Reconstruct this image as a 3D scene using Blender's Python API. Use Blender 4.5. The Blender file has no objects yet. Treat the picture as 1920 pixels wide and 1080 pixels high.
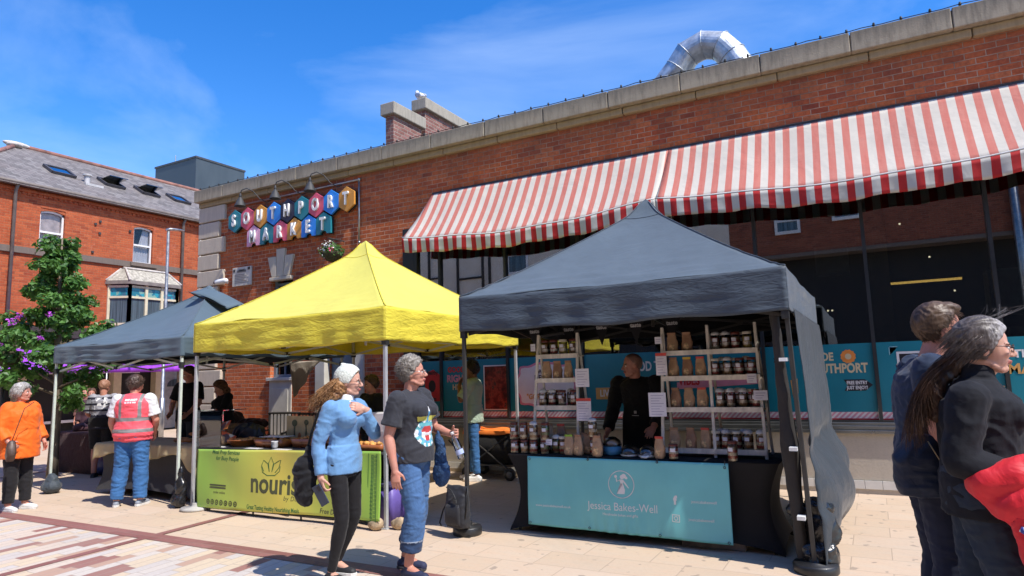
import bpy, bmesh, math, random
import numpy as np
from mathutils import Vector, Matrix, Euler, noise
from mathutils.bvhtree import BVHTree
random.seed(7)
S = bpy.context.scene
COL = S.collection
R = math.radians

# ---------------- camera, sky, sun, exposure ----------------
def setup_camera():
    p, r, y = R(7.366), R(-1.745), R(-28.47)
    fwd = Vector((math.sin(y)*math.cos(p), math.cos(y)*math.cos(p), math.sin(p)))
    right = Vector((math.cos(y), -math.sin(y), 0)); up = right.cross(fwd)
    r2 = right*math.cos(r)+up*math.sin(r); u2 = -right*math.sin(r)+up*math.cos(r)
    cd = bpy.data.cameras.new('camera'); cd.lens = 23.025; cd.sensor_width = 36
    cd.clip_start = .05; cd.clip_end = 3000
    c = bpy.data.objects.new('camera', cd); COL.objects.link(c)
    m = Matrix.Identity(4)
    for i in range(3):
        m[i][0] = r2[i]; m[i][1] = u2[i]; m[i][2] = -fwd[i]
    m[2][3] = 1.62
    c.matrix_world = m
    S.camera = c
setup_camera()
SUN = Vector((.67, -.15, 1)).normalized()
EL = math.asin(SUN.z); AZ = math.atan2(SUN.x, SUN.y)
w = bpy.data.worlds.new("World"); S.world = w; w.use_nodes = True
def world_nodes():
    nt = w.node_tree; nt.nodes.clear(); N = nt.nodes.new; L = nt.links.new
    sky = N('ShaderNodeTexSky'); sky.sky_type = 'NISHITA'; sky.sun_disc = False
    sky.sun_elevation = EL; sky.sun_rotation = AZ; sky.air_density = 1.0; sky.dust_density = .3; sky.ozone_density = 2.5
    hs = N('ShaderNodeHueSaturation'); hs.inputs['Saturation'].default_value = 1.40; hs.inputs['Hue'].default_value = .511
    hs.inputs['Value'].default_value = 1.20
    L(sky.outputs[0], hs.inputs['Color'])
    tc = N('ShaderNodeTexCoord')
    mp = N('ShaderNodeMapping'); mp.inputs['Scale'].default_value = (1.0, 1.6, 2.6); mp.inputs['Rotation'].default_value = (0, .5, .3)
    mp.inputs['Location'].default_value = (5.3, 2.2, 1.4)
    L(tc.outputs['Generated'], mp.inputs[0])
    n1 = N('ShaderNodeTexNoise'); n1.inputs['Scale'].default_value = 1.7; n1.inputs['Detail'].default_value = 7; n1.inputs['Roughness'].default_value = .55
    n1.inputs['Distortion'].default_value = .5
    L(mp.outputs[0], n1.inputs['Vector'])
    cr = N('ShaderNodeMapRange'); cr.inputs['From Min'].default_value = .5; cr.inputs['From Max'].default_value = .85
    cr.inputs['To Max'].default_value = .36
    L(n1.outputs['Fac'], cr.inputs['Value'])
    mx = N('ShaderNodeMixRGB'); mx.inputs['Color2'].default_value = (4.6, 5.6, 7.2, 1)
    L(cr.outputs[0], mx.inputs['Fac']); L(hs.outputs[0], mx.inputs['Color1'])
    bg = N('ShaderNodeBackground'); bg.inputs['Strength'].default_value = .13
    L(mx.outputs[0], bg.inputs['Color'])
    o = N('ShaderNodeOutputWorld'); L(bg.outputs[0], o.inputs[0])
world_nodes()
sd = bpy.data.lights.new('sun', 'SUN'); sd.energy = 3.7; sd.angle = R(.55); sd.color = (1, .95, .88)
sun = bpy.data.objects.new('sun', sd); COL.objects.link(sun)
sun.rotation_euler = (-SUN).to_track_quat('-Z', 'Y').to_euler()
S.view_settings.view_transform = 'Standard'; S.view_settings.look = 'None'
S.view_settings.exposure = .72; S.view_settings.gamma = 1
S.render.engine = 'CYCLES'
S.cycles.max_bounces = 7; S.cycles.transparent_max_bounces = 14; S.cycles.caustics_reflective = False; S.cycles.caustics_refractive = False

# ---------------- node helpers ----------------
MATS = {}
class NT:
    def __init__(s, name):
        s.m = bpy.data.materials.new(name); s.m.use_nodes = True
        s.t = s.m.node_tree; s.t.nodes.clear()
        s.out = s.t.nodes.new('ShaderNodeOutputMaterial')
    def n(s, typ, ins=None, **kw):
        nd = s.t.nodes.new('ShaderNode'+typ)
        for k, v in kw.items(): setattr(nd, k, v)
        for k, v in (ins or {}).items():
            s.put(nd.inputs[k], v)
        return nd
    def put(s, sock, v):
        if isinstance(v, bpy.types.NodeSocket): s.t.links.new(v, sock)
        else:
            if sock.type == 'RGBA' and len(v) == 3: v = (*v, 1)
            sock.default_value = v
    def math(s, op, a, b=None, c=None):
        nd = s.t.nodes.new('ShaderNodeMath'); nd.operation = op
        for i, v in enumerate((a, b, c)):
            if v is not None: s.put(nd.inputs[i], v)
        return nd.outputs[0]
    def mix(s, f, a, b, mode='MIX'):
        nd = s.t.nodes.new('ShaderNodeMixRGB'); nd.blend_type = mode
        s.put(nd.inputs[0], f); s.put(nd.inputs[1], a); s.put(nd.inputs[2], b); return nd.outputs[0]
    def coord(s, kind='Object'): return s.n('TexCoord').outputs[kind]
    def world(s): return s.n('NewGeometry').outputs['Position']
    def xyz(s, v):
        nd = s.n('SeparateXYZ', {0: v}); return nd.outputs
    def vec(s, x, y, z): return s.n('CombineXYZ', {0: x, 1: y, 2: z}).outputs[0]
    def noise(s, v, scale, detail=4, rough=.55, dist=0.0):
        return s.n('TexNoise', {'Vector': v, 'Scale': scale, 'Detail': detail, 'Roughness': rough, 'Distortion': dist}).outputs['Fac']
    def mapr(s, v, a, b, c=0., d=1., smooth=False):
        nd = s.n('MapRange', {'Value': v, 'From Min': a, 'From Max': b, 'To Min': c, 'To Max': d})
        if smooth: nd.interpolation_type = 'SMOOTHSTEP'
        return nd.outputs[0]
    def ramp(s, f, stops, const=False):
        nd = s.n('ValToRGB', {0: f}); e = nd.color_ramp
        e.interpolation = 'CONSTANT' if const else 'LINEAR'
        while len(e.elements) < len(stops): e.elements.new(.5)
        for el, (p, c) in zip(e.elements, stops): el.position = p; el.color = (*c, 1)
        return nd.outputs[0]
    def scale(s, v, k):
        nd = s.n('Mapping', {0: v}); nd.inputs['Scale'].default_value = k; return nd.outputs[0]
    def bump(s, h, strength=.5, dist=.01):
        return s.n('Bump', {'Height': h, 'Strength': strength, 'Distance': dist}).outputs[0]
    def bsdf(s, col, rough=.6, metal=0., spec=.5, normal=None, **ins):
        nd = s.n('BsdfPrincipled', {'Base Color': col, 'Roughness': rough, 'Metallic': metal, 'Specular IOR Level': spec})
        if normal is not None: s.put(nd.inputs['Normal'], normal)
        for k, v in ins.items(): s.put(nd.inputs[k.replace('_', ' ')], v)
        return nd.outputs[0]
    def done(s, sh):
        s.t.links.new(sh, s.out.inputs[0]); return s.m

def M(name, col=None, rough=.6, var=.12, scale=6., bump=.0, bscale=60., metal=0., spec=.4, sheen=0., coat=0., emit=0., aniso=None, hue=None):
    """plain procedural material with colour variation and fine bump"""
    if name in MATS: return MATS[name]
    t = NT(name); v = t.coord()
    if aniso: v = t.scale(v, aniso)
    n = t.noise(v, scale, 5)
    c2 = hue or tuple(min(1, c*(1+2.2*var)+.01*var) for c in col); c1 = tuple(c*(1-1.6*var) for c in col)
    c = t.ramp(n, [(.3, c1), (.7, c2)])
    nb = None
    if bump: nb = t.bump(t.noise(v, bscale, 3), bump, .01)
    ins = {}
    if sheen: ins['Sheen_Weight'] = sheen
    if coat: ins['Coat_Weight'] = coat
    if emit:
        ins['Emission_Color'] = (*col, 1); ins['Emission_Strength'] = emit
    r = t.mapr(n, .2, .8, max(.02, rough-.08), min(1, rough+.08))
    MATS[name] = t.done(t.bsdf(c, r, metal, spec, nb, **ins))
    return MATS[name]

def brick_fac(t, u, v, bw, bh, mort, rand_off=False, soft=.5):
    row = t.math('FLOOR', t.math('DIVIDE', v, bh)); fv = t.math('FRACT', t.math('DIVIDE', v, bh))
    if rand_off: off = t.math('MULTIPLY', t.n('TexWhiteNoise', {'W': row}, noise_dimensions='1D').outputs[0], 9.)
    else: off = t.math('MULTIPLY', t.math('MODULO', row, 2.), .5)
    uu = t.math('ADD', t.math('DIVIDE', u, bw), off)
    cu = t.math('FLOOR', uu); fu = t.math('FRACT', uu)
    rnd = t.n('TexWhiteNoise', {'Vector': t.vec(cu, row, 0.)}, noise_dimensions='3D')
    du = t.math('MULTIPLY', t.math('MINIMUM', fu, t.math('SUBTRACT', 1., fu)), bw)
    dv = t.math('MULTIPLY', t.math('MINIMUM', fv, t.math('SUBTRACT', 1., fv)), bh)
    d = t.math('MINIMUM', du, dv)
    face = t.mapr(d, mort*soft*.5, mort*.5+mort*(1-soft)*.5+.0005, 0., 1., True)
    return rnd.outputs['Value'], face, rnd.outputs['Color']

def brick_mat(name, cols, mortar, bw=.235, bh=.078, mort=.011, grime=None, big=.5, rough=.85, warm=None):
    if name in MATS: return MATS[name]
    t = NT(name); P = t.world(); x, y, z = t.xyz(P)
    jit = t.math('MULTIPLY', t.math('SUBTRACT', t.noise(P, 2.5, 2), .5), .02)
    rnd, face, rc = brick_fac(t, t.math('ADD', x, y), t.math('ADD', z, jit), bw, bh, mort)
    c = t.ramp(rnd, [(i/(len(cols)-1) if len(cols) > 1 else 0, k) for i, k in enumerate(cols)])
    n1 = t.noise(P, .9, 5, .6); n2 = t.noise(P, 22, 4, .65)
    c = t.mix(t.mapr(n1, .4, .62, 0., big), c, warm or cols[-1])
    c = t.mix(t.mapr(n2, .35, .75, 0., .55), c, tuple(k*.45 for k in cols[0]))
    st = t.noise(t.scale(P, (5, 5, .7)), 1.3, 6, .7); pt = t.noise(P, 1.9, 6, .7, .8)
    c = t.mix(t.mapr(st, .52, .72, 0, .28), c, tuple(k*.4 for k in cols[0])); c = t.mix(t.mapr(pt, .60, .68, 0, .3), c, tuple(min(1, k*1.1+.1) for k in cols[1]))
    m = t.mix(t.mapr(t.noise(P, 3.1, 4), .35, .65), tuple(k*.5 for k in mortar), mortar)
    c = t.mix(face, m, c)
    if grime is not None:   # weathering under the coping, fixed to the wall
        g = t.mapr(t.math('ADD', z, t.math('MULTIPLY', t.noise(t.scale(P, (1, 1, .35)), 1.6, 5), .9)), grime[0], grime[1], 0., .8)
        c = t.mix(g, c, (.085, .062, .045))
    b = t.bump(t.math('ADD', t.math('MULTIPLY', face, .8), t.math('MULTIPLY', n2, .5)), .6, .012)
    MATS[name] = t.done(t.bsdf(c, rough, 0, .25, b)); return MATS[name]

def fabric(name, col, rough=.7, var=.08, weave=900, sheen=.1, wr=.25, wscale=7., spec=.25, trans=0., dirt=.0, aniso=(1, 1, 1)):
    if name in MATS: return MATS[name]
    wr *= .6
    t = NT(name); v = t.scale(t.coord(), aniso)
    n = t.noise(v, 3., 5, .6); f = t.noise(v, weave*.25, 2)
    c = t.ramp(n, [(.3, tuple(k*(1-var*1.5) for k in col)), (.7, tuple(min(1, k*(1+var*1.5)) for k in col))])
    if dirt: c = t.mix(t.mapr(t.noise(v, 9., 6, .7), .5, .8, 0., dirt), c, tuple(k*.5 for k in col))
    cr = t.math('ABSOLUTE', t.math('SUBTRACT', t.noise(v, wscale*.9, 2, .45, .9), .5))
    h = t.math('ADD', t.math('ADD', t.noise(v, wscale, 4, .5, .8), t.math('MULTIPLY', cr, -1.1)), t.math('MULTIPLY', f, .03))
    b = t.bump(h, wr, .03)
    sh = t.bsdf(c, rough, 0, spec, b, Sheen_Weight=sheen)
    if trans:
        tr = t.n('BsdfTranslucent', {'Color': c, 'Normal': b}).outputs[0]
        sh = t.n('MixShader', {0: trans, 1: sh, 2: tr}).outputs[0]
    MATS[name] = t.done(sh); return MATS[name]

def glass_mat(name, tint=(1, 1, 1), refl=1., rough=.0, base=.0):
    if name in MATS: return MATS[name]
    t = NT(name)
    fr = t.n('Fresnel', {'IOR': 1.5}).outputs[0]
    f = t.math('MINIMUM', t.math('ADD', t.math('MULTIPLY', fr, refl), base), 1.)
    tr = t.n('BsdfTransparent', {'Color': tint}).outputs[0]
    gl = t.n('BsdfGlossy', {'Color': (1, 1, 1), 'Roughness': rough}).outputs[0]
    MATS[name] = t.done(t.n('MixShader', {0: f, 1: tr, 2: gl}).outputs[0]); return MATS[name]

# ---------------- mesh helpers ----------------
def V(*a): return Vector(a if len(a) > 1 else a[0])
class MB:
    def __init__(s): s.v = []; s.f = []; s.m = []; s.cur = 0
    def add(s, vs, fs, mi=None):
        k = len(s.v); s.v += [tuple(p) for p in vs]; s.f += [tuple(i+k for i in f) for f in fs]
        s.m += [s.cur if mi is None else mi]*len(fs); return s
    def box(s, a, b, mi=None):
        x0, y0, z0 = (min(a[i], b[i]) for i in range(3)); x1, y1, z1 = (max(a[i], b[i]) for i in range(3))
        return s.add([(x0, y0, z0), (x1, y0, z0), (x1, y1, z0), (x0, y1, z0), (x0, y0, z1), (x1, y0, z1), (x1, y1, z1), (x0, y1, z1)],
                     [(0, 3, 2, 1), (4, 5, 6, 7), (0, 1, 5, 4), (1, 2, 6, 5), (2, 3, 7, 6), (3, 0, 4, 7)], mi)
    def bar(s, a, b, w, h, up=(0, 0, 1), mi=None):
        a, b = V(a), V(b); d = (b-a).normalized(); u = V(up)
        l = u.cross(d)
        if l.length < 1e-4: l = V(1, 0, 0).cross(d)
        l.normalize(); u = d.cross(l)
        vs = [p+l*(sx*w/2)+u*(sz*h/2) for p in (a, b) for sx, sz in ((-1, -1), (1, -1), (1, 1), (-1, 1))]
        return s.add(vs, [(0, 3, 2, 1), (4, 5, 6, 7), (0, 1, 5, 4), (1, 2, 6, 5), (2, 3, 7, 6), (3, 0, 4, 7)], mi)
    def tube(s, pts, r, n=8, mi=None, closed=False, flat=1.):
        pts = [V(p) for p in pts]; k = len(pts); rs = r if isinstance(r, (list, tuple)) else [r]*k
        vs = []; nrm = None
        for i, p in enumerate(pts):
            d = (pts[(i+1) % k]-pts[i-1]) if closed else (pts[min(i+1, k-1)]-pts[max(i-1, 0)])
            if d.length < 1e-9: d = V(0, 0, 1)
            d.normalize()
            if nrm is None:
                nrm = d.cross(V(0, 0, 1))
                if nrm.length < .05: nrm = d.cross(V(0, 1, 0))
            nrm = (nrm-d*nrm.dot(d))
            if nrm.length < 1e-6: nrm = d.orthogonal()
            nrm.normalize(); b = d.cross(nrm)
            for j in range(n):
                a = 2*math.pi*j/n; vs.append(p+nrm*(math.cos(a)*rs[i])+b*(math.sin(a)*rs[i]*flat))
        fs = []
        for i in range(k if closed else k-1):
            i2 = (i+1) % k
            for j in range(n):
                j2 = (j+1) % n; fs.append((i*n+j, i*n+j2, i2*n+j2, i2*n+j))
        if not closed: fs += [tuple(range(n-1, -1, -1)), tuple((k-1)*n+j for j in range(n))]
        return s.add(vs, fs, mi)
    def cap(s, a, b, ra, rb, n=12, mi=None):
        a, b = V(a), V(b); d = b-a; L = d.length
        if L < 1e-6: return s.ell(a, (ra, ra, ra), n=n, mi=mi)
        d /= L; pts = []; rr = []
        for t in (-.99, -.8, -.5, -.2): pts.append(a+d*(ra*t)); rr.append(ra*math.sqrt(1-t*t))
        for t in (0, .25, .5, .75, 1): pts.append(a.lerp(b, t)); rr.append(ra+(rb-ra)*t)
        for t in (.2, .5, .8, .99): pts.append(b+d*(rb*t)); rr.append(rb*math.sqrt(1-t*t))
        return s.tube(pts, rr, n, mi)
    def ell(s, c, rad, rot=None, n=12, m=8, mi=None):
        c = V(c); vs = []; fs = []; rot = rot or Matrix.Identity(3)
        for i in range(m+1):
            th = math.pi*i/m
            for j in range(n):
                ph = 2*math.pi*j/n
                p = V(rad[0]*math.sin(th)*math.cos(ph), rad[1]*math.sin(th)*math.sin(ph), rad[2]*math.cos(th))
                vs.append(c+rot @ p)
        for i in range(m):
            for j in range(n):
                j2 = (j+1) % n; fs.append((i*n+j, (i+1)*n+j, (i+1)*n+j2, i*n+j2))
        return s.add(vs, fs, mi)
    def lathe(s, prof, c=(0, 0, 0), n=20, mi=None, cap=True):
        c = V(c); vs = []; fs = []
        for r, z in prof:
            for j in range(n):
                a = 2*math.pi*j/n; vs.append(c+V(r*math.cos(a), r*math.sin(a), z))
        for i in range(len(prof)-1):
            for j in range(n):
                j2 = (j+1) % n; fs.append((i*n+j, i*n+j2, (i+1)*n+j2, (i+1)*n+j))
        if cap: fs += [tuple(range(n-1, -1, -1)), tuple((len(prof)-1)*n+j for j in range(n))]
        return s.add(vs, fs, mi)
    def loft(s, rings, n=20, mi=None, cap=True, power=2.):
        """rings: (centre, axis_u, axis_v) vectors already scaled"""
        vs = []; fs = []
        for c, u, v in rings:
            c, u, v = V(c), V(u), V(v)
            for j in range(n):
                a = 2*math.pi*j/n; ca, sa = math.cos(a), math.sin(a)
                if power != 2.:
                    ca = math.copysign(abs(ca)**(2/power), ca); sa = math.copysign(abs(sa)**(2/power), sa)
                vs.append(c+u*ca+v*sa)
        k = len(rings)
        for i in range(k-1):
            for j in range(n):
                j2 = (j+1) % n; fs.append((i*n+j, i*n+j2, (i+1)*n+j2, (i+1)*n+j))
        if cap: fs += [tuple(range(n-1, -1, -1)), tuple((k-1)*n+j for j in range(n))]
        return s.add(vs, fs, mi)
    def prism(s, poly, o, u, v, depth, mi=None):
        """polygon in plane (o,u,v), extruded along u x v * depth"""
        o, u, v = V(o), V(u), V(v); w_ = u.cross(v).normalized()*depth; k = len(poly)
        vs = [o+u*a+v*b for a, b in poly]+[o+u*a+v*b+w_ for a, b in poly]
        ar = sum(poly[i][0]*poly[(i+1) % k][1]-poly[(i+1) % k][0]*poly[i][1] for i in range(k))
        fs = [tuple(range(k-1, -1, -1)), tuple(range(k, 2*k))]+[(i, (i+1) % k, (i+1) % k+k, i+k) for i in range(k)]
        if (ar < 0) != (depth < 0): fs = [tuple(reversed(f)) for f in fs]
        return s.add(vs, fs, mi)
    def grid(s, fn, nu, nv, mi=None, closed_u=False):
        vs = [fn(i/nu, j/nv) for j in range(nv+1) for i in range(nu+1)]
        fs = [(j*(nu+1)+i, j*(nu+1)+i+1, (j+1)*(nu+1)+i+1, (j+1)*(nu+1)+i) for j in range(nv) for i in range(nu)]
        return s.add(vs, fs, mi)
    def mesh(s, name, mats, smooth=True):
        me = bpy.data.meshes.new(name); me.from_pydata(s.v, [], s.f)
        for m in (mats if isinstance(mats, (list, tuple)) else [mats]): me.materials.append(m)
        if len(set(s.m)) > 1: me.polygons.foreach_set('material_index', s.m)
        if smooth: me.polygons.foreach_set('use_smooth', [True]*len(s.f))
        me.update(); return me
    def build(s, name, mats, parent=None, smooth=False, bevel=0., solid=0., auto=None, sub=0, loc=None):
        me = s.mesh(name, mats, smooth)
        o = bpy.data.objects.new(name, me); COL.objects.link(o)
        if parent is not None: o.parent = parent
        if loc is not None: o.location = loc
        if solid:
            md = o.modifiers.new('thick', 'SOLIDIFY'); md.thickness = solid; md.offset = 0
        if sub:
            md = o.modifiers.new('sub', 'SUBSURF'); md.levels = sub; md.render_levels = sub
        if bevel:
            md = o.modifiers.new('bevel', 'BEVEL'); md.width = bevel; md.segments = 2; md.limit_method = 'ANGLE'; md.angle_limit = R(40)
        return o

def tag(o, label=None, cat=None, group=None, kind=None):
    if label: o['label'] = label
    if cat: o['category'] = cat
    if group: o['group'] = group
    if kind: o['kind'] = kind
    return o
def thing(name, label, cat, loc=(0, 0, 0), rz=0., group=None):
    o = bpy.data.objects.new(name, None); COL.objects.link(o); o.location = loc; o.rotation_euler = (0, 0, rz)
    o.empty_display_size = .1
    return tag(o, label, cat, group)
def copy_tree(o, parent=None):
    c = o.copy(); COL.objects.link(c); c.parent = parent
    for ch in o.children: copy_tree(ch, c)
    return c
def dup(o, label, loc, rz=0., group=None):
    c = copy_tree(o); c.location = loc; c.rotation_euler = (0, 0, rz); c['label'] = label
    if group: c['group'] = group
    return c

def text(s, size, mat, parent, loc, name='lettering', extr=.002, bold=0., sx=1., align='CENTER', plane='XZ', sp=1., shear=0., res=3):
    cu = bpy.data.curves.new('t', 'FONT'); cu.body = s; cu.size = size; cu.extrude = extr; cu.offset = bold
    cu.align_x = align; cu.align_y = 'CENTER'; cu.resolution_u = res; cu.space_character = sp; cu.shear = shear
    ob = bpy.data.objects.new('t', cu); COL.objects.link(ob)
    dg = bpy.context.evaluated_depsgraph_get(); me = bpy.data.meshes.new_from_object(ob.evaluated_get(dg))
    bpy.data.objects.remove(ob); bpy.data.curves.remove(cu)
    me.transform(Matrix.Diagonal((sx, 1, 1, 1)))
    if plane == 'XZ': me.transform(Matrix.Rotation(R(90), 4, 'X'))
    elif plane == 'YZ': me.transform(Matrix.Rotation(R(90), 4, 'Z') @ Matrix.Rotation(R(90), 4, 'X'))
    elif isinstance(plane, Matrix): me.transform(plane)
    me.materials.clear(); me.materials.append(mat); me.name = name
    o = bpy.data.objects.new(name, me); COL.objects.link(o); o.parent = parent; o.location = loc
    return o

def conform(o, fn, eps=.002, off=0.):
    """lay printed lettering on a banner surface y = fn(x, z)"""
    L_ = o.location
    for v in o.data.vertices:
        x, z = v.co.x+L_.x, v.co.z+L_.z
        v.co.y = fn(x, z)-eps+(.0006 if v.co.y > 0 else -.0006)+off-L_.y
    o.data.update()
def remesh(mb, voxel, smooth=3, fac=.5):
    me = bpy.data.meshes.new('raw'); me.from_pydata(mb.v, [], mb.f); me.update()
    ob = bpy.data.objects.new('raw', me); COL.objects.link(ob)
    md = ob.modifiers.new('r', 'REMESH'); md.mode = 'VOXEL'; md.voxel_size = voxel; md.use_smooth_shade = True
    if smooth:
        ms = ob.modifiers.new('s', 'SMOOTH'); ms.factor = fac; ms.iterations = smooth
    dg = bpy.context.evaluated_depsgraph_get()
    res = bpy.data.meshes.new_from_object(ob.evaluated_get(dg))
    bpy.data.objects.remove(ob); bpy.data.meshes.remove(me)
    res.polygons.foreach_set('use_smooth', [True]*len(res.polygons))
    return res
def wrinkle(me, amp, scale=(6, 6, 14), seed=0., ridged=True, mask=None):
    n = len(me.vertices); co = np.empty(n*3); me.vertices.foreach_get('co', co); co = co.reshape(-1, 3)
    no = np.empty(n*3); me.vertices.foreach_get('normal', no); no = no.reshape(-1, 3)
    sc = Vector(scale); out = co.copy()
    for i in range(n):
        p = Vector((co[i][0]*sc[0]+seed, co[i][1]*sc[1]+seed*1.7, co[i][2]*sc[2]))
        w0 = noise.noise(p*.5)
        p2 = p+Vector((w0, w0, w0))*1.2
        h = noise.noise(p2)
        if ridged: h = .9-2.4*abs(h)
        h += .5*noise.noise(p2*2.1)
        a = amp*(mask(co[i]) if mask else 1.)
        out[i] = co[i]+no[i]*(h*a)
    me.vertices.foreach_set('co', out.ravel()); me.update()
def paint(me, mats, fn):
    """choose a material slot per face from the face centre and normal"""
    me.materials.clear()
    for m in mats: me.materials.append(m)
    me.polygons.foreach_set('material_index', [fn(p.center, p.normal) for p in me.polygons])
def obj(name, me, mat=None, parent=None, loc=None, rot=None):
    if mat is not None:
        me.materials.clear()
        for m in (mat if isinstance(mat, (list, tuple)) else [mat]): me.materials.append(m)
    me.name = name
    o = bpy.data.objects.new(name, me); COL.objects.link(o)
    if parent is not None: o.parent = parent
    if loc is not None: o.location = loc
    if rot is not None: o.rotation_euler = rot
    return o
# ================= SETTING =================
FY = 9.80   # facade plane
def paving_mat():
    t = NT('slab paving'); x, y, z = t.xyz(t.world())
    rnd, face, rc = brick_fac(t, x, y, .60, .40, .008, soft=.3)
    P = t.world(); n1 = t.noise(P, .7, 6, .6); n2 = t.noise(P, 30, 4, .7); n3 = t.noise(t.scale(P, (2.5, 9, 1)), 1.4, 5, .6)
    c = t.ramp(rnd, [(0, (.52, .405, .29)), (.35, (.55, .43, .315)), (.7, (.575, .455, .34)), (1, (.53, .42, .315))])
    c = t.mix(t.mapr(n3, .35, .7, 0, .4), c, (.60, .40, .26))
    c = t.mix(t.mapr(n1, .4, .7, 0, .3), c, (.44, .37, .30))
    c = t.mix(t.mapr(n2, .5, .8, 0, .3), c, (.33, .26, .2))
    sp = t.noise(P, 9., 2, .4)
    c = t.mix(t.mapr(sp, .67, .70, 0, .6), c, (.22, .18, .15))
    c = t.mix(t.mapr(t.noise(P, .45, 7, .7, .6), .54, .66, 0, .28), c, (.36, .29, .22))
    gum = t.n('TexVoronoi', {'Vector': P, 'Scale': 2.6}).outputs['Distance']
    c = t.mix(t.mapr(gum, .035, .05, .55, 0), c, (.20, .17, .15))
    c = t.mix(face, (.40, .31, .23), c)
    b = t.bump(t.math('ADD', t.math('MULTIPLY', face, .35), t.math('MULTIPLY', n2, .25)), .5, .006)
    return t.done(t.bsdf(c, t.mapr(n1, .3, .7, .55, .75), 0, .3, b))
def mosaic_mat():
    t = NT('mixed colour strip paving'); x, y, z = t.xyz(t.world())
    # pavers lie along Y
    xs = t.math('ADD', x, t.math('MULTIPLY', y, .07))
    rnd, face, rc = brick_fac(t, y, xs, .40, .125, .006, rand_off=True, soft=.3)
    P = t.world(); n2 = t.noise(P, 30, 4, .7); n1 = t.noise(P, 1.1, 5)
    c = t.ramp(rnd, [(0, (.60, .50, .40)), (.22, (.54, .49, .44)), (.44, (.62, .50, .35)), (.60, (.46, .29, .21)), (.74, (.30, .135, .11)), (.88, (.58, .52, .45))], True)
    c = t.mix(t.mapr(n2, .4, .8, 0, .3), c, (.3, .22, .18))
    c = t.mix(t.mapr(n1, .4, .7, 0, .2), c, (.40, .34, .28))
    c = t.mix(face, (.34, .27, .22), c)
    b = t.bump(t.math('ADD', face, t.math('MULTIPLY', n2, .3)), .4, .005)
    return t.done(t.bsdf(c, .62, 0, .3, b))
def band_mat():
    t = NT('maroon band paving'); x, y, z = t.xyz(t.world())
    rnd, face, rc = brick_fac(t, x, y, .42, .5, .006)
    n = t.noise(t.world(), 26, 4, .7)
    c = t.ramp(rnd, [(0, (.23, .095, .08)), (1, (.31, .14, .12))])
    c = t.mix(t.mapr(n, .4, .8, 0, .5), c, (.14, .07, .06)); c = t.mix(face, (.25, .17, .14), c)
    return t.done(t.bsdf(c, .6, 0, .35, t.bump(n, .3, .004)))
ground = MB().grid(lambda u, v: (-400+800*u, -400+800*v, 0), 8, 8).build('pavement', paving_mat())
tag(ground, kind='structure')
mo = MB().grid(lambda u, v: (-60+100*u, -3.0+7.4*v, .004), 4, 2).build('strip_paving', mosaic_mat()); tag(mo, kind='structure')
bd = MB()
bd.grid(lambda u, v: (-60+100*u, 4.4+.2*v, .008), 4, 1)
for dx in (-14.1, -7.05):
    bd.grid(lambda u, v, dx=dx: (dx+.11*u+(5.7-(-3+12.7*v))*.07, -3+12.7*v, .008 if not 4.38 < -3+12.7*v < 4.62 else .0085), 1, 12)
tag(bd.build('paving_band', band_mat()), kind='structure')

# ---- brick market building ----
BR = brick_mat('market brick', [(.32, .07, .036), (.52, .115, .042), (.64, .155, .052), (.68, .20, .075), (.36, .075, .042)], (.56, .38, .26),
               bw=.228, bh=.082, mort=.010, grime=(5.6, 6.5), big=.6, warm=(.68, .175, .05))
def stone_mat(name, a, b, dark=.5, zg=None, scale=2.):
    t = NT(name); P = t.world(); x, y, z = t.xyz(P)
    n1 = t.noise(P, scale, 6, .6); n2 = t.noise(t.scale(P, (7, 7, 1.2)), 2.2, 5, .65); n3 = t.noise(P, 45, 3, .6)
    c = t.mix(n1, a, b)
    c = t.mix(t.mapr(n2, .45, .75, 0, dark), c, tuple(k*.35 for k in a))
    if zg:
        c = t.mix(t.mapr(t.math('ADD', z, t.math('MULTIPLY', n2, .12)), zg[0], zg[1], 0, .7), c, (.12, .115, .10))
    c = t.mix(t.mapr(n3, .5, .8, 0, .25), c, tuple(k*.5 for k in a))
    return t.done(t.bsdf(c, .85, 0, .2, t.bump(t.math('ADD', n3, n1), .35, .008)))
STONE = stone_mat('weathered sandstone', (.64, .55, .43), (.55, .47, .37), .25)
COPE = stone_mat('weathered coping stone', (.46, .39, .28), (.33, .29, .22), .7, (5.93, 6.16))
bld = thing('market_building', 'long red brick market hall with pale stone coping and a big shopfront window', 'building', (-13.54, FY, 0))
def L2(mb, off=(-13.54, FY, 0)):
    mb.v = [(x-off[0], y-off[1], z-off[2]) for x, y, z in mb.v]; return mb
X0, X1 = -13.54, 9.0
m = MB(); y0, y1 = FY, FY+.4
def wallbox(xa, xb, za, zb): m.box((xa, y0, za), (xb, y1, zb))
wallbox(X0, X1, 4.4, 5.75)
wallbox(X0, -11.2, 0, 4.4); wallbox(-11.2, -10.55, 3.78, 4.4); wallbox(-10.55, -9.62, 0, 4.4)
wallbox(-9.62, -8.80, 2.75, 4.4); wallbox(-8.80, -7.42, 0, 4.4)
m.box((X0, y1, 0), (X0+.4, 22, 5.75)); m.box((X1-.4, y1, 0), (X1, 22, 5.75)); m.box((X0+.4, 21.6, 0), (X1-.4, 22, 5.75))
L2(m).build('wall', BR, bld)
m = MB().box((X0+.4, y1, 5.55), (X1-.4, 21.6, 5.68)); L2(m).build('roof', M('roof felt', (.08, .08, .08)), bld)
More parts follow.
